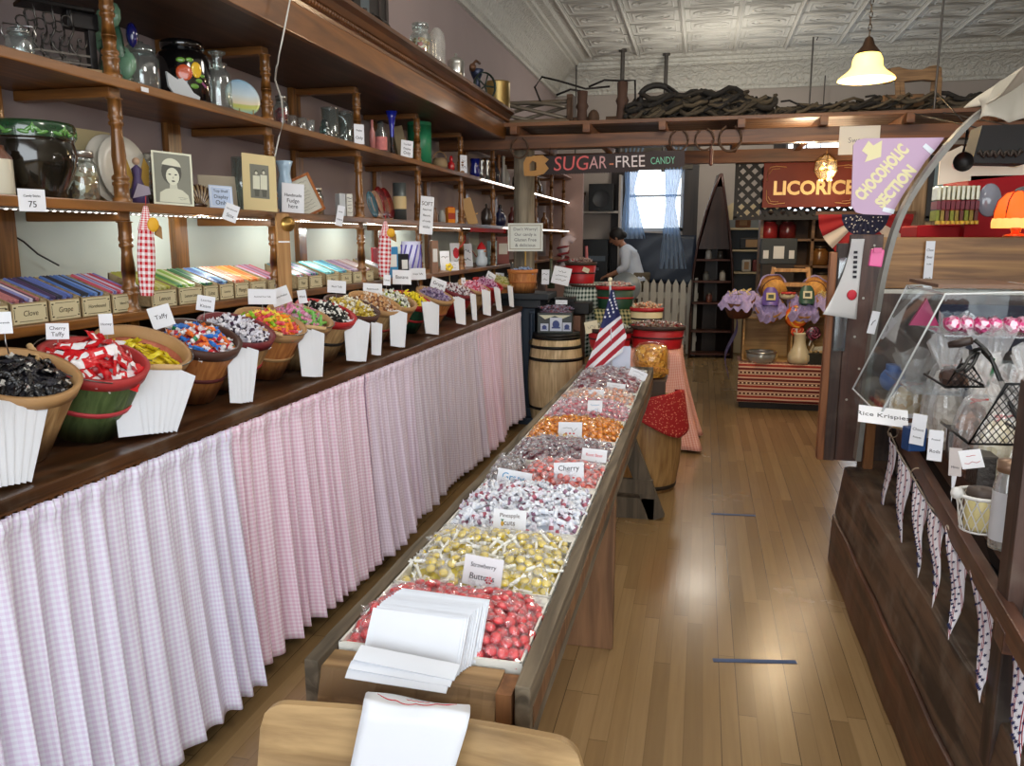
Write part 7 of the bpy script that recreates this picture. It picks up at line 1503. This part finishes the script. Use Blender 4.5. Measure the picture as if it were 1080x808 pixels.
b=B();b.box((.585,4.0,1.0),(.03,.06,.98));wpart('edge_strip',b,wood((110,62,30),(156,98,54),'Z',6,.5),bevel=.003)
b=B();b.box((.80,3.98,.58),(.04,.03,.32));wpart('stake',b,wood((104,62,30),(150,98,52),'Z',6,.5));b=B();b.box((.80,3.96,.44),(.05,.04,.05));wpart('stake_socket',b,IRON)
b=B()
for x,z in((.71,1.53),(.76,1.52),(.73,1.28),(.705,1.1),(.735,.95),(.69,.8)):b.sph((x,4.008,z),(.006,.004,.006),8)
wpart('bolt',b,P((210,206,196),.4))
BOWP=[(.668,.62),(.672,.72),(.684,1.0),(.692,1.17),(.72,1.46),(.77,1.67),(.88,1.87),(1.02,2.04),(1.25,2.2),(1.6,2.28),(1.95,2.2),(2.2,2.04),(2.34,1.85),(2.45,1.5),(2.5,1.1),(2.5,.7)]
def smooth(pl,n):
 out=[]
 for i in range(len(pl)-1):
  p0,p1,p2,p3=(Vector(pl[max(0,min(len(pl)-1,i+q))])for q in(-1,0,1,2))
  for k in range(n):s=k/n;out.append(.5*((2*p1)+(p2-p0)*s+(2*p0-5*p1+4*p2-p3)*s*s+(3*p1-p0-3*p2+p3)*s**3))
 return out+[Vector(pl[-1])]
bp=smooth(BOWP,5);b=B();vs=[];n=len(bp)
for i,p in enumerate(bp):
 d=(bp[min(n-1,i+1)]-bp[max(0,i-1)]).normalized();q=Vector((-d[1],d[0]))
 for s,y in((.0,3.56),(.0,3.63),(-.02,3.63),(-.02,3.56)):vs.append((p[0]+q[0]*s,y,p[1]+q[1]*s))
b.add(vs,[(4*k+i,4*k+(i+1)%4,4*k+4+(i+1)%4,4*k+4+i)for k in range(n-1)for i in range(4)]+[(0,1,2,3)]);wpart('bow',b,P((112,110,104),.5,.2,var=.25,vscale=18))
cvp=smooth(BOWP[7:12],6);m=len(cvp)-1
def cv(u,v):
 f=u*m;i=min(int(f),m-1);p=cvp[i].lerp(cvp[i+1],f-i);sag=.05*math.sin(v*PI*3)*-1+.012*math.sin(u*30+v*8)
 return(p[0]-.02+.02*math.sin(v*9),3.72-1.5*v,p[1]+.03+sag*(.4+.6*v))
b=B();b.grid(cv,40,20)
def cv2(u,v):f=u*m*.55;i=min(int(f),m-1);p=cvp[i].lerp(cvp[i+1],f-i);return(p[0]-.02+.012*math.sin(u*26+v*3),3.54-.02*math.sin(u*14)-.03*v,p[1]+.035-max(.03,min(p[1]+.035-1.995,.3))*v+.012*math.sin(u*19)*v)
b.grid(cv2,30,6);wpart('canvas_cover',b,P((190,184,170),.9,bump=.2,vscale=18),solid=.004)
b=B();b.box((.70,1.90,.76),(.034,.07,.98));wpart('corner_post',b,DZ,bevel=.004);b=B();b.box((.735,1.92,.76),(.05,.06,.98));wpart('corner_post',b,GREY,bevel=.004)
t=thing('plank_board','broad pale brown plank board standing across the far end of the wagon','board',(1.62,4.12,1.32))
b=B();b.box((0,0,.12),(1.62,.04,.235));b.build('board',wood((112,74,36),(176,130,74),'X',5,.5,.3),t,bevel=.004);b=B();b.box((0,-.01,-.022),(1.62,.05,.04));b.build('white_ledge',P((206,202,190),.5),t)
t=thing('back_counter','dark wooden counter behind the plank board carrying the lamp and dispenser','counter',(1.75,4.75,0));b=B();b.box((0,0,.76),(1.5,1.1,1.52));b.build('body',P((48,34,28),.7),t);b=B();b.box((0,0,1.54),(1.54,1.14,.03));b.build('counter_top',P((70,50,38),.5),t)
b=B();b.box((1.50,3.98,1.16),(.9,.03,.2));tag(b.build('denim_cloth',P((30,42,66),.9,bump=.3,vscale=30)),'dark denim blue cloth hung under the white ledge','cloth')
YS=3.655;s0=at(898,218,Y=YS);ks=ppm(s0);SP=lambda u,v:((u-898)/ks*1.0,(218-v)/ks)
t=thing('chocoholic_sign','lilac board sign with a yellow arrow and chocoholic section in cream letters','sign',(at(898,180,Y=YS).x,YS,s0.z))
def P2(u,v):q=at(u,v,Y=YS);return q.x-t.location.x,q.z-t.location.z
pl=[P2(*q)for q in((900,153),(904,148),(911,146),(996,145),(988,156),(976,170),(964,188),(952,206),(940,227),(911,226),(903,224),(898,217))]
b=B();b.prism(pl,0,.012);b.build('board',P((190,160,190),.5),t)
arrow=[P2(*q)for q in((909,159),(916,148.5),(921,153.5),(930.3,148),(929,165.5),(912,171),(915,163.5))];b=B();b.prism(arrow,-.002,0);YEL=P((226,218,168),.5);b.build('arrow',YEL,t)
for s,a,c,sz in(('CHOCOHOLIC',(905.5,209),(955,155),.066),('SECTION',(927,217),(963,177),.062)):
 A,C_=Vector(P2(*a)),Vector(P2(*c));d=C_-A;mid=(A+C_)/2
 text(s,sz,Matrix.Translation((mid[0],-.001,mid[1]))@Matrix.Rotation(-math.atan2(d[1],d[0]),4,'Y')@FACE,YEL,t,bold=.0035,w=d.length,ext=.0008)
for u,v,rr in((979,157,.7),(937,222,.25)):x,z=P2(u,v);b=B();b.box((x,-.002,z),(.045,.003,.018),rot=(0,rr,0));b.build('tape',P((214,222,232),.3),t)
t=thing('curled_poster','white paper poster with red drawing curling off the tail board','poster',(.655,3.985,1.19));b=B();b.grid(lambda u,v:(.055*u-.095*(1-v)**2*(1-u)*1.0-.02*(1-v),-.012-.10*(1-v)**2*(1-u*.4),.36*v+.06*(1-u)*(1-v)*.4),10,16);b.build('sheet',P((216,216,216),.7),t,solid=.002)
b=B();b.sph((.01,-.065,.11),(.022,.004,.024),8);b.build('red_drawing',RI,t);b=B();[b.box((.02,-.04+.01*k*.4,.19+.022*k),(.016,.003,.012))for k in range(6)];b.build('lettering',INK,t)
t=thing('plastic_pocket','clear plastic leaflet pocket screwed to the tail board','leaflet holder',(.635,3.985,1.03));b=B();b.box((0,0,.22),(.05,.02,.43));b.build('pocket',clear((150,156,160),.1,.1,.3),t);b=B();b.box((.008,.004,.12),(.03,.006,.2));b.build('leaflet',P((106,40,36),.6),t)
def tagcard(u,v1,w,h,Y,lab,ln,**k):
 p=at(u,v1,Y=Y);q=ppm(p);return card(lab,p,w/q,h/q,k.pop('yaw',.1),ln,**k)
tagcard(977.5,303,10,48,4.08,'tall narrow white notice pinned on the plank board',['Choc','Bear','Truffle','','each'],yaw=.35,name='paper_notice')
tagcard(918,352,8,24,3.54,'narrow white tag clipped to the wagon bow under the pink clip',1,roll=.18,name='bow_tag')
p=at(924,272,Y=3.55);t=thing('pink_clip','bright pink plastic clip on the wagon bow','clip',p);b=B();b.box((0,0,0),(.05,.03,.07),rot=(0,.1,0));b.build('clip',P((220,90,150),.4),t,bevel=.005);b=B();b.box((.0,-.018,.03),(.03,.012,.02));b.build('clip_jaw',P((200,70,130),.4),t)
t=thing('acrylic_case','clear acrylic display case with a slanted side standing on the wagon','display case',(.9,3.2,.83))
ox=lambda pl:[(x-.9,z-.83)for x,z in pl]
cs=ox([(.64,.83),(.615,.95),(.785,1.37),(1.15,1.385),(1.15,.83)])
b=B();n=len(cs);b.add([(x,y,z)for y in(-.27,.25)for x,z in cs],[(k,k+1,n+k+1,n+k)for k in range(1,n-1)]+[tuple(range(n,2*n))]);b.build('panes',clear((240,244,244),.02,.04,.06),t)
b=B();EM=P((196,200,200),.2,coat=.5)
for y in(-.27,.25):b.tube([(x,y,z)for x,z in cs[1:4]],.004,5)
for x,z in cs[1:4]:b.cyl((x,-.27,z),(x,.25,z),.004,n=6)
b.build('edge_frame',EM,t);b=B();b.box((.07,-.01,.40),(.34,.48,.006));b.box((.03,-.01,.20),(.42,.48,.006));b.build('inner_shelf',clear((236,240,244),.08,.05,.08),t);b=B();b.box((.02,.0,.563),(.28,.40,.012));b.build('top_card',P((112,84,66),.6),t)
PKB=mottle(['e05a96','f0a0c0','d23c78','f6d0e0'],70);r=random.Random(3)
for k in range(7):b=B();b.sph((0,0,.026),(.028,.05,.026),10);b.v=[jag(q,r,.006)for q in b.v];tag(b.build('pink_candy_bag',PKB,loc=(.84+.045*k,3.02+.02*(k%2),1.237)),'pink candy bag in the row on the upper shelf of the acrylic case','candy bag','pink candy bags in the acrylic case')
b=B();b.prism([(-.05,0),(.05,0),(0,.10)],-.01,.01);tag(b.build('pink_cone_pack',P((206,60,120),.4),loc=(.80,3.22,1.237)),'pink triangular pack at the slanted side of the acrylic case','pack')
for k,(x,c)in enumerate(((.86,(60,40,34)),(.93,(150,120,100)),(1.0,(76,52,44)),(1.09,(128,96,80)))):
 b=B();b.sph((0,0,.038),(.038,.06,.038),10);b.v=[jag(q,r,.007)for q in b.v];b.sm=[False]*len(b.sm);tag(b.build('truffle_bag',P(c,.3,coat=.5,var=.4,vscale=60),loc=(x,3.05,1.036)),['dark','pale','deep brown','mid brown'][k]+' chocolate bag on the lower shelf of the acrylic case','candy bag')
CB2=clear((255,255,255),.20,.22,.22)
RDT=P((190,40,40),.5)
def cbag(label,p,w,h,c,seed,lab=None,tie=RDT,yaw=.3,fillh=.55):
 r=random.Random(seed);t=thing('cellophane_bag',label,'candy bag',p,(r.uniform(-.12,.12),r.uniform(-.12,.12),yaw));ph=[r.uniform(0,6)for _ in range(4)]
 def R(u,v):
  if v<.62:q=math.sin(PI*min(1,.12+v/.62*.80))**.4
  else:q=.22+(v-.62)/.38*.85
  return w/2*q*(1+.10*math.sin(u*2*PI*5+ph[0]+v*5)+.07*math.sin(u*2*PI*11+ph[1]))
 b=B();b.grid(lambda u,v:(R(u,v)*math.cos(u*2*PI),R(u,v)*math.sin(u*2*PI)*.7,h*v+(.02*math.sin(u*2*PI*3+ph[2])*v if v>.8 else 0)),36,20,smooth=False);b.build('wrapper',CB2,t)
 b=B();b.lathe([(.001,.004),(w*.36,.004),(w*.43,h*.1),(w*.42,h*fillh*.7),(w*.25,h*fillh),(.001,h*(fillh+.03))],16,sy=.68);o=b.build('filling',mottle(c,45),t);o['kind']='stuff'
 b=B();b.tube([(w*.13*math.cos(a*PI/6),w*.09*math.sin(a*PI/6),h*.60)for a in range(12)],.004,5,closed=True);b.tube([(0,-w*.09,h*.6),(-.03,-w*.14,h*.57)],.003,4);b.tube([(0,-w*.09,h*.6),(.03,-w*.14,h*.62)],.003,4);b.build('tie',tie,t)
 if lab:b=B();b.box((0,-w*.33,h*.16),(w*.62,.003,h*.15));q=b.build('label',P((226,226,232),.6),t);b=B();b.box((.0,-w*.33-.0018,h*.15),(w*.4,.001,h*.06));b.build('label_print',P(lab,.6),q)
DK_=.817
for k,(x,y,w,h,c,lab,lb)in enumerate(((.80,3.36,.17,.30,['e6d6b0','f0e8d0','d2b478'],'cellophane bag of popcorn with a white and brown label by the tail board',(110,70,50)),(.86,3.22,.12,.46,['ece8dc','d8d4cc','f4f2ec'],'tallest cellophane bag with an upright flared top',None),(.88,3.05,.13,.40,['efeae0','cfc4b4','e0d8cc'],'cellophane bag of pale sweets with a blue white label',(90,100,130)),(.87,2.84,.12,.36,['7a4a34','5a3626','9c6a50'],'cellophane bag of brown chocolate with red tie behind the narrow cards',None),(.97,3.0,.15,.44,['e6e0d4','c8b8a8','f0ece4'],'cellophane bag of white sweets at the back against the acrylic case',None),(.90,2.66,.13,.34,['f0ead0','e8dcb0','f8f4e4'],'cellophane bag of cream sweets with red bow beside the brown chocolate',None),(1.0,2.72,.15,.40,['f0ecdc','e4dcc0','fbf8ee'],'cellophane bag of white sweets in front of the first mesh panel',None),(.94,2.48,.14,.33,['f2e8c4','e6d498','faf4e0'],'cellophane bag of pale yellow sweets with red bow by the net basket',None),(1.06,2.5,.15,.36,['f0e6c0','e0d090','f8f4dc'],'cellophane bag of pale yellow sweets behind the second mesh panel',None))):
 cbag(lab,(x,y,DK_),w,h,c,k+5,lb)
b=B();b.sph((0,0,.05),(.05,.04,.05),12);b.cyl((0,0,.08),(0,0,.11),.03,n=12);tag(b.build('blue_cap_tub',P((96,126,190),.4),loc=(.755,3.42,.95)),'pale blue capped tub at the tail board end of the wagon shelf','tub')
b=B();b.box((0,0,.065),(.10,.10,.13));tag(b.build('pack_riser',P((86,66,50),.6),loc=(.755,3.43,.817)),'small brown box under the pale blue tub','box')
def meshrack(label,p,poly,yaw):
 t=thing('mesh_rack',label,'rack',p,(0,0,yaw));b=B();b.tube([(x,0,z)for x,z in poly],.005,6,closed=True);b.build('frame',P((20,20,22),.4,.5),t)
 xs=[q[0]for q in poly];zs=[q[1]for q in poly];b=B();n=len(poly)
 for s in(1,-1):
  k=-2.0
  while k<2.0:
   hit=[]
   for i in range(n):
    (xa,za),(xb,zb)=poly[i],poly[(i+1)%n];fa,fb=za-s*1.3*xa-k,zb-s*1.3*xb-k
    if fa*fb<0:q=fa/(fa-fb);hit.append((xa+(xb-xa)*q,za+(zb-za)*q))
   if len(hit)==2:b.tube([(hit[0][0],0,hit[0][1]),(hit[1][0],0,hit[1][1])],.0013,4)
   k+=.022
 b.build('mesh',P((24,24,26),.4,.5),t)
 b=B();b.tube([(poly[0][0],0,poly[0][1]),(poly[0][0],.25,poly[0][1])],.004,5);b.tube([(poly[1][0],0,poly[1][1]),(poly[1][0],.25,poly[1][1])],.004,5);b.build('side_rod',P((20,20,22),.4,.5),t)
def rp(Y,*pts):q0=at(*pts[0],Y=Y);return q0,[((at(u,v,Y=Y)-q0).x,(at(u,v,Y=Y)-q0).z)for u,v in pts]
q0,pl=rp(2.70,(997,408),(1040,408),(1024,384),(1013,384));meshrack('black wire mesh rack panel rising among the cellophane bags',q0,pl,0)
q0,pl=rp(2.20,(1022,468),(1100,470),(1100,405),(1062,405));meshrack('larger black wire mesh rack panel beside the glass jar',q0,pl,0)
p=at(1030,526,Y=2.18);p=Vector((at(1031,520,Y=2.18).x+.01,2.18,.818));t=thing('net_basket','white wire net basket holding a squat candy jar','basket',p)
b=B();H_,R0,R1=.095,.042,.058
for k in range(14):
 for s in(1,-1):b.tube([((R0+(R1-R0)*j/6)*math.cos(k*PI/7+s*j*.13),(R0+(R1-R0)*j/6)*math.sin(k*PI/7+s*j*.13),H_*j/6)for j in range(7)],.0016,4)
b.build('net',P((226,226,224),.5),t)
b=B();b.tube([(R1*math.cos(a*PI/14),R1*math.sin(a*PI/14),H_)for a in range(28)],.005,6,closed=True);b.tube([(R0*math.cos(a*PI/14),R0*math.sin(a*PI/14),.003)for a in range(28)],.003,5,closed=True);b.sph((-R1-.005,-.02,H_+.005),.016,10);b.build('rim',P((226,226,224),.5),t)
turned('squat_jar','squat jar of cream candy with brown lid inside the white net basket','jar',p+Vector((0,0,.004)),.11,.072,[(.001,0),(.9,0),(1,.1),(1,.7),(.85,.78)],P((220,208,150),.4),(('lid',[(.9,.76),(.94,.78),(.94,.95),(.001,.97)],P((74,62,56),.5)),))
tagcard(1027,494,22,20,2.16,'white tag with red print on the squat jar in the net basket',2,tilt=.5,roll=-.15,name='jar_tag',ink=RI)
p=Vector((at(1054,540,Y=2.06).x+.012,2.06,.818));turned('label_jar','tall glass jar with metal lid and white label beside the corner post','jar',p,.23,.06,[(.001,0),(.95,0),(1,.03),(1,.68),(.78,.78),(.78,.84)],clear((214,220,210),.22,.06,.3),(('lid',[(.80,.82),(.88,.83),(.88,.94),(.001,.96)],P((150,124,104),.4,.7)),('label',[(1.02,.1),(1.02,.62)],P((206,208,214),.6,var=.1))))
b=B();b.lathe([(.001,0),(.024,0),(.024,.11),(.001,.12)],16);tag(b.build('jar_sweet_filling',P((150,110,90),.5,var=.4,vscale=60),loc=p+Vector((0,0,.008))),'brown sweets inside the tall labelled jar','candy',kind='stuff')
t=card('folded white rice krispies card lying tilted at the wagon tail',at(931,448,Y=2.86),.155,.10,-.15,['Rice Krispies'],tilt=1.15,roll=.06,name='shelf_card',size=.032)
b=B();b.box((0,0,0),(.06,.05,.08));tag(b.build('blue_pack',P((28,66,120),.5),loc=at(957,462,Y=2.84)+Vector((.02,0,0)),rot=(0,0,.3),bevel=.006),'blue pack behind the folded rice krispies card','pack')
tagcard(966,469,14,33,2.78,'narrow white card on the wagon edge next to the blue pack',['','Choco','Pretzels'],yaw=-.5,name='edge_card',roll=.06)
tagcard(985,486,14,33,2.62,'narrow white card reading pretzel rods second along the wagon edge',['Pretzel','Rods'],yaw=-.35,name='edge_card')
tagcard(1007,502,12,30,2.42,'narrow white card third along the wagon edge beside the net basket',['','Mints'],yaw=-.4,name='edge_card',roll=-.05,mat=P((206,198,196),.7))
p=at(1003,530,Y=2.45);b=B();b.prism([(-.008,.12),(.012,.12),(.0,-.0)],-.001,.001);tag(b.build('paper_tail',PAPER,loc=p),'thin tapering white paper strip hanging below the third edge card','paper')
for x,y,h,lab in((.875,3.18,.11,'dark holder behind the first narrow edge card'),(.845,2.88,.11,'dark holder behind the pretzel rods card'),(.83,2.6,.1,'dark woven holder behind the third edge card')):t=thing('card_holder',lab,'holder',(x+.01,y,.817));b=B();b.box((0,0,h/2),(.05,.10,h));b.build('body',P((46,40,36),.5,bump=.5,vscale=90),t,bevel=.003);b=B();b.box((0,0,h),(.054,.104,.006));b.build('rim',P((60,54,48),.5),t)
t=thing('glass_shelf','glass shelf on brackets at the aisle far side of the wagon','shelf',(1.45,3.4,1.06));b=B();b.box((0,0,0),(.55,.4,.01));b.build('pane',clear((180,206,206),.15,.05,.3),t);b=B();b.box((.1,0,-.13),(.03,.3,.24));b.build('bracket',IRON,t)
for k,(x,y,z,c,rr)in enumerate(((1.25,3.35,1.067,(176,140,90),.06),(1.34,3.3,1.067,(150,110,96),.07),(1.42,3.36,1.067,(190,156,100),.075),(1.36,3.40,1.14,(200,164,108),.06))):
 b=B();b.sph((0,0,rr*.6),(rr,rr*.8,rr*.62),9);r=random.Random(k)
 for i in range(len(b.v)):b.v[i]=jag(b.v[i],r,rr*.16)
 b.sm=[False]*len(b.sm);tag(b.build('brown_paper_pack',P(c,.7),loc=(x,y,z)),['small','dusky','large golden','topmost pale'][k]+' crumpled brown paper pack on the glass shelf','pack')
b=B();b.tube([at(u,v,Y=y)for u,v,y in((1000,364,2.75),(1012,362,2.74),(1025,359,2.72))],[.010,.014,.012],8);b.build
tag(b.build('plug_end',P((50,38,34),.5)),'dark brown plug end of the black cord over the mesh racks','plug')
b=B()
for pts in(((1028,359),(1042,372),(1052,395),(1062,420),(1075,445)),((1030,372),(1022,378),(1016,388),(1008,392)),((1032,372),(1026,384),(1018,392)),((1036,370),(1048,384),(1058,404),(1078,418)),((1026,370),(1036,368),(1044,376))):b.tube([at(u,v,Y=2.70-.004*i)for i,(u,v)in enumerate(smooth(pts,5))],.006,6)
tag(b.build('electric_cable',P((16,16,16),.4)),'looped black electric cord draped over the mesh racks','cord');b=B();b.tube([at(u,v,Y=2.73)for u,v in((1048,378),(1047,392),(1041,408))],.005,6);tag(b.build('green_cable',P((30,96,60),.4)),'short green cord beside the black cord','cord')
BT=NT('bunting');s=BT.n('SeparateXYZ');BT.l(BT.coord(kind='UV'),s.inputs[0]);fx=BT.math('FRACT',BT.math('DIVIDE',s.outputs[0],.034))
red=BT.math('ADD',BT.math('LESS_THAN',BT.math('ABSOLUTE',BT.math('SUBTRACT',fx,.12)),.045),BT.math('LESS_THAN',BT.math('ABSOLUTE',BT.math('SUBTRACT',fx,.30)),.045))
BT.l(BT.mix(red,lin((232,228,236)),lin((156,44,60))),BT.b.inputs['Base Color']);BT.b.inputs['Roughness'].default_value=.85
t=thing('pennant_bunting','string of white pennants with red stripes and navy stars hung along the wagon rail','bunting',(.7,2.4,.74))
TOPS=[((942,457),(949,472),(933,553),3.5),((949,474),(965,500),(953,580),3.2),((966,502),(984,533),(972,610),2.9),((984,533),(1003,553),(990,642),2.65),((1004,555),(1029,600),(1009,676),2.38),((1031,602),(1068,655),(1042,742),2.08),((1069,656),(1112,715),(1082,815),1.8)]
STB=B();STB.prism([(.0042*(1 if q%2==0 else .42)*math.cos(PI/2+q*PI/5),.0055*(1 if q%2==0 else .42)*math.sin(PI/2+q*PI/5))for q in range(10)],-.0008,.0008)
NAVY=P((30,36,84),.7);cords=[]
for k,(a,c,tip,Y)in enumerate(TOPS):
 A,C_,Tp=at(*a,Y=Y+.06)-t.location,at(*c,Y=Y-.08)-t.location,at(*tip,X=(.77,.74,.71,.69,.685,.68,.66)[k])-t.location
 A.x-=.012;C_.x-=.012;Tp.x-=.014
 fn=lambda u,v:A.lerp(C_,u).lerp(Tp,v)+Vector((-.012*math.sin(PI*u)*(1-v)+.006*math.sin(v*7+k),0,0));Lw=(C_-A).length;Lh=((A+C_)/2-Tp).length
 b=B();b.grid(fn,8,14,uvf=lambda u,v:(k*.01+(u-.5)*Lw*(1-v),v*Lh));pn=b.build('pennant',BT.m,t,solid=.0015)
 nrm=(C_-A).cross(Tp-A).normalized();nrm=-nrm if nrm.x>0 else nrm;xx=(C_-A).normalized();zz=nrm.cross(xx);Mr=Matrix((xx,-nrm,-zz if zz.z<0 else zz)).transposed().to_4x4();b=B()
 for j in range(9):
  for i in range(4):
   u,v=(i+.5+.25*(j%2))/4.5,(j+.35)/9.6
   if u*Lw*(1-v)<.0:continue
   if(1-v)*Lw<.02 and i!=1:continue
   b.add([Mr@q+fn(u,v)+nrm*.003 for q in STB.v],STB.f)
 b.build('star_pattern',NAVY,pn);cords+=[A,C_]
b=B();b.tube(cords,.003,5);b.build('string',P((190,176,160),.7),t)
for u,v,Y in((942,456,3.5),(967,500,3.0),(1004,552,2.5),(1030,600,2.25)):q=at(u,v,Y=Y)-t.location;b=B();b.tube([q+Vector((.02*math.cos(a*PI/5),0,.022*math.sin(a*PI/5)))for a in range(10)],.003,5,closed=True);b.build('tie_loop',P((170,150,128),.7),t)
ZB=1.556;p=Vector((1.44,4.33,ZB));t=thing('orange_lamp','small lit table lamp with a scalloped orange fabric shade on the back counter','lamp',p)
b=B();b.lathe([(.09,.075),(.10,.09),(.098,.12),(.085,.17),(.055,.205),(.02,.215)],32,flute=.02,fn=8);OM=P((226,88,30),.6,emit=1.3,ecol=(255,90,20));b.build('lamp_shade',OM,t)
b=B();b.lathe([(.10,.09),(.104,.07),(.102,.045)],48,flute=.03,fn=16);b.build('fringe',P((240,190,120),.6,emit=1.0,ecol=(255,170,80)),t)
b=B()
for k in range(8):a=k*PI/4;b.tube([((r_+.002)*math.cos(a),(r_+.002)*math.sin(a),z)for r_,z in((.10,.09),(.10,.12),(.087,.17),(.057,.205),(.02,.217))],.003,4)
b.build('shade_rib',P((150,40,14),.6),t);b=B();b.lathe([(.001,0),(.055,0),(.05,.012),(.018,.02),(.024,.04),(.012,.06),(.012,.1),(.001,.1)],20);b.build('base',P((120,74,50),.3,.6),t)
bulb('orange_lamp_bulb',p+Vector((0,0,.12)),1.5,(1,.5,.2),.02)
t=thing('candy_dispenser','red jelly bean dispenser with clear bins and a cream bean sign on the back counter','dispenser',(1.24,4.95,ZB))
REDP=P((164,16,26),.55,spec=.2)
b=B();b.box((.36,.25,.17),(.42,.5,.34));b.box((.08,.27,.035),(.30,.4,.07));b.build('cabinet',REDP,t,bevel=.01)
b=B();b.prism([(0,.285),(.10,.30),(.50,.34),(.50,.50),(.40,.50),(.30,.49),(.17,.47),(.10,.49),(.05,.465),(0,.45)],.0,.02);b.build('sign_board',P((226,214,196),.5),t)
for x,z,c in((.24,.415,(196,40,60)),(.36,.40,(222,200,160)),(.45,.405,(70,140,60)),(.38,.47,(220,150,40)),(.10,.39,(236,190,180))):b=B();b.sph((x,-.003,z),(.042,.004,.03),14);b.build('bean_print',P(c,.4),t);b=B();b.sph((x,-.008,z),(.018,.002,.009),8);b.build('bean_highlight_print',P((236,226,220),.5),t)
BINP=None;binb=B();binb.prism([(-.011,.09),(-.011,.26),(.004,.28),(.011,.26),(.011,.09)],-.05,.06)
for k in range(9):
 x=-.0+.024*k;b=B();b.box((x,.02,.24),(.017,.12,.075));b.build('bin',P((206,208,176),.2,coat=.6,var=.3,vscale=40),t,bevel=.004);b=B();b.box((x,.015,.175),(.019,.12,.045));b.build('bin_band',P((110,20,40),.4),t);b=B();b.box((x,.02,.12),(.017,.12,.055));b.build('bin_contents',P(((130,140,40),(150,130,50),(100,50,40))[k%3],.5,var=.4,vscale=90),t);b=B();b.box((x,-.045,.082),(.014,.04,.018));b.build('dispenser_handle',P((226,186,50),.4),t)
b=B();b.lathe([(.001,-.008),(.055,-.008),(.06,0),(.055,.008),(.001,.008)],24,M=Matrix.Translation((.26,-.004,.20))@Matrix.Rotation(PI/2,4,'X'),sy=1.5);b.build('clear_end',P((150,156,170),.15,coat=.6),t);b=B();b.lathe([(.001,-.006),(.065,-.006),(.065,.006),(.001,.006)],24,M=Matrix.Translation((.42,-.004,.19))@Matrix.Rotation(PI/2,4,'X'),sy=1.25);b.build('round_window',P((116,122,124),.2,coat=.6),t);b=B();b.prism(ell(.42,.16,.055,.045,16),-.013,-.006);b.build('window_beans_print',P((120,140,50),.4,var=.3,vscale=60),t)
for u,v0,v1,Y,r_,lab in((1015,148,190,4.6,.042,'round black iron pan hanging from the pergola beam by the dispenser'),):
 p=at(u,171,Y=Y);t=thing('iron_pan',lab,'pan',p);b=B();b.lathe([(.001,-.012),(r_,-.012),(r_*1.15,.02),(r_*1.1,.02),(r_*.95,0),(.001,0)],24,M=Matrix.Rotation(PI/2,4,'X'));b.build('pan',P((24,22,22),.4,.6),t);b=B();b.tube([(0,0,r_),(.01,0,r_+.10),(0,0,r_+.14)],.008,6);b.tube([(0,0,r_+.14),(0,.6,2.36-p.z)],.003,4);b.build('handle',P((24,22,22),.4,.6),t)
p=at(1053,171,Y=4.62);t=thing('black_hanging_basket','dark black planter box hung above the bean dispenser','planter',p);b=B();b.prism([(-.12,0),(.13,-.01),(.12,.18),(-.09,.18)],0,.18);b.build('body',P((24,24,26),.6),t);b=B();b.tube([(-.10+.2*k/24,-.012,.04+.018*math.sin(k*1.7))for k in range(25)],.008,5);b.build('scroll_edge',P((60,52,46),.5,.4),t)
for x in(-.08,.1):b=B();b.tube([(x,.1,.18),(x,1.5,2.36-p.z+.02)],.004,4);b.build('chain',IRON,t)
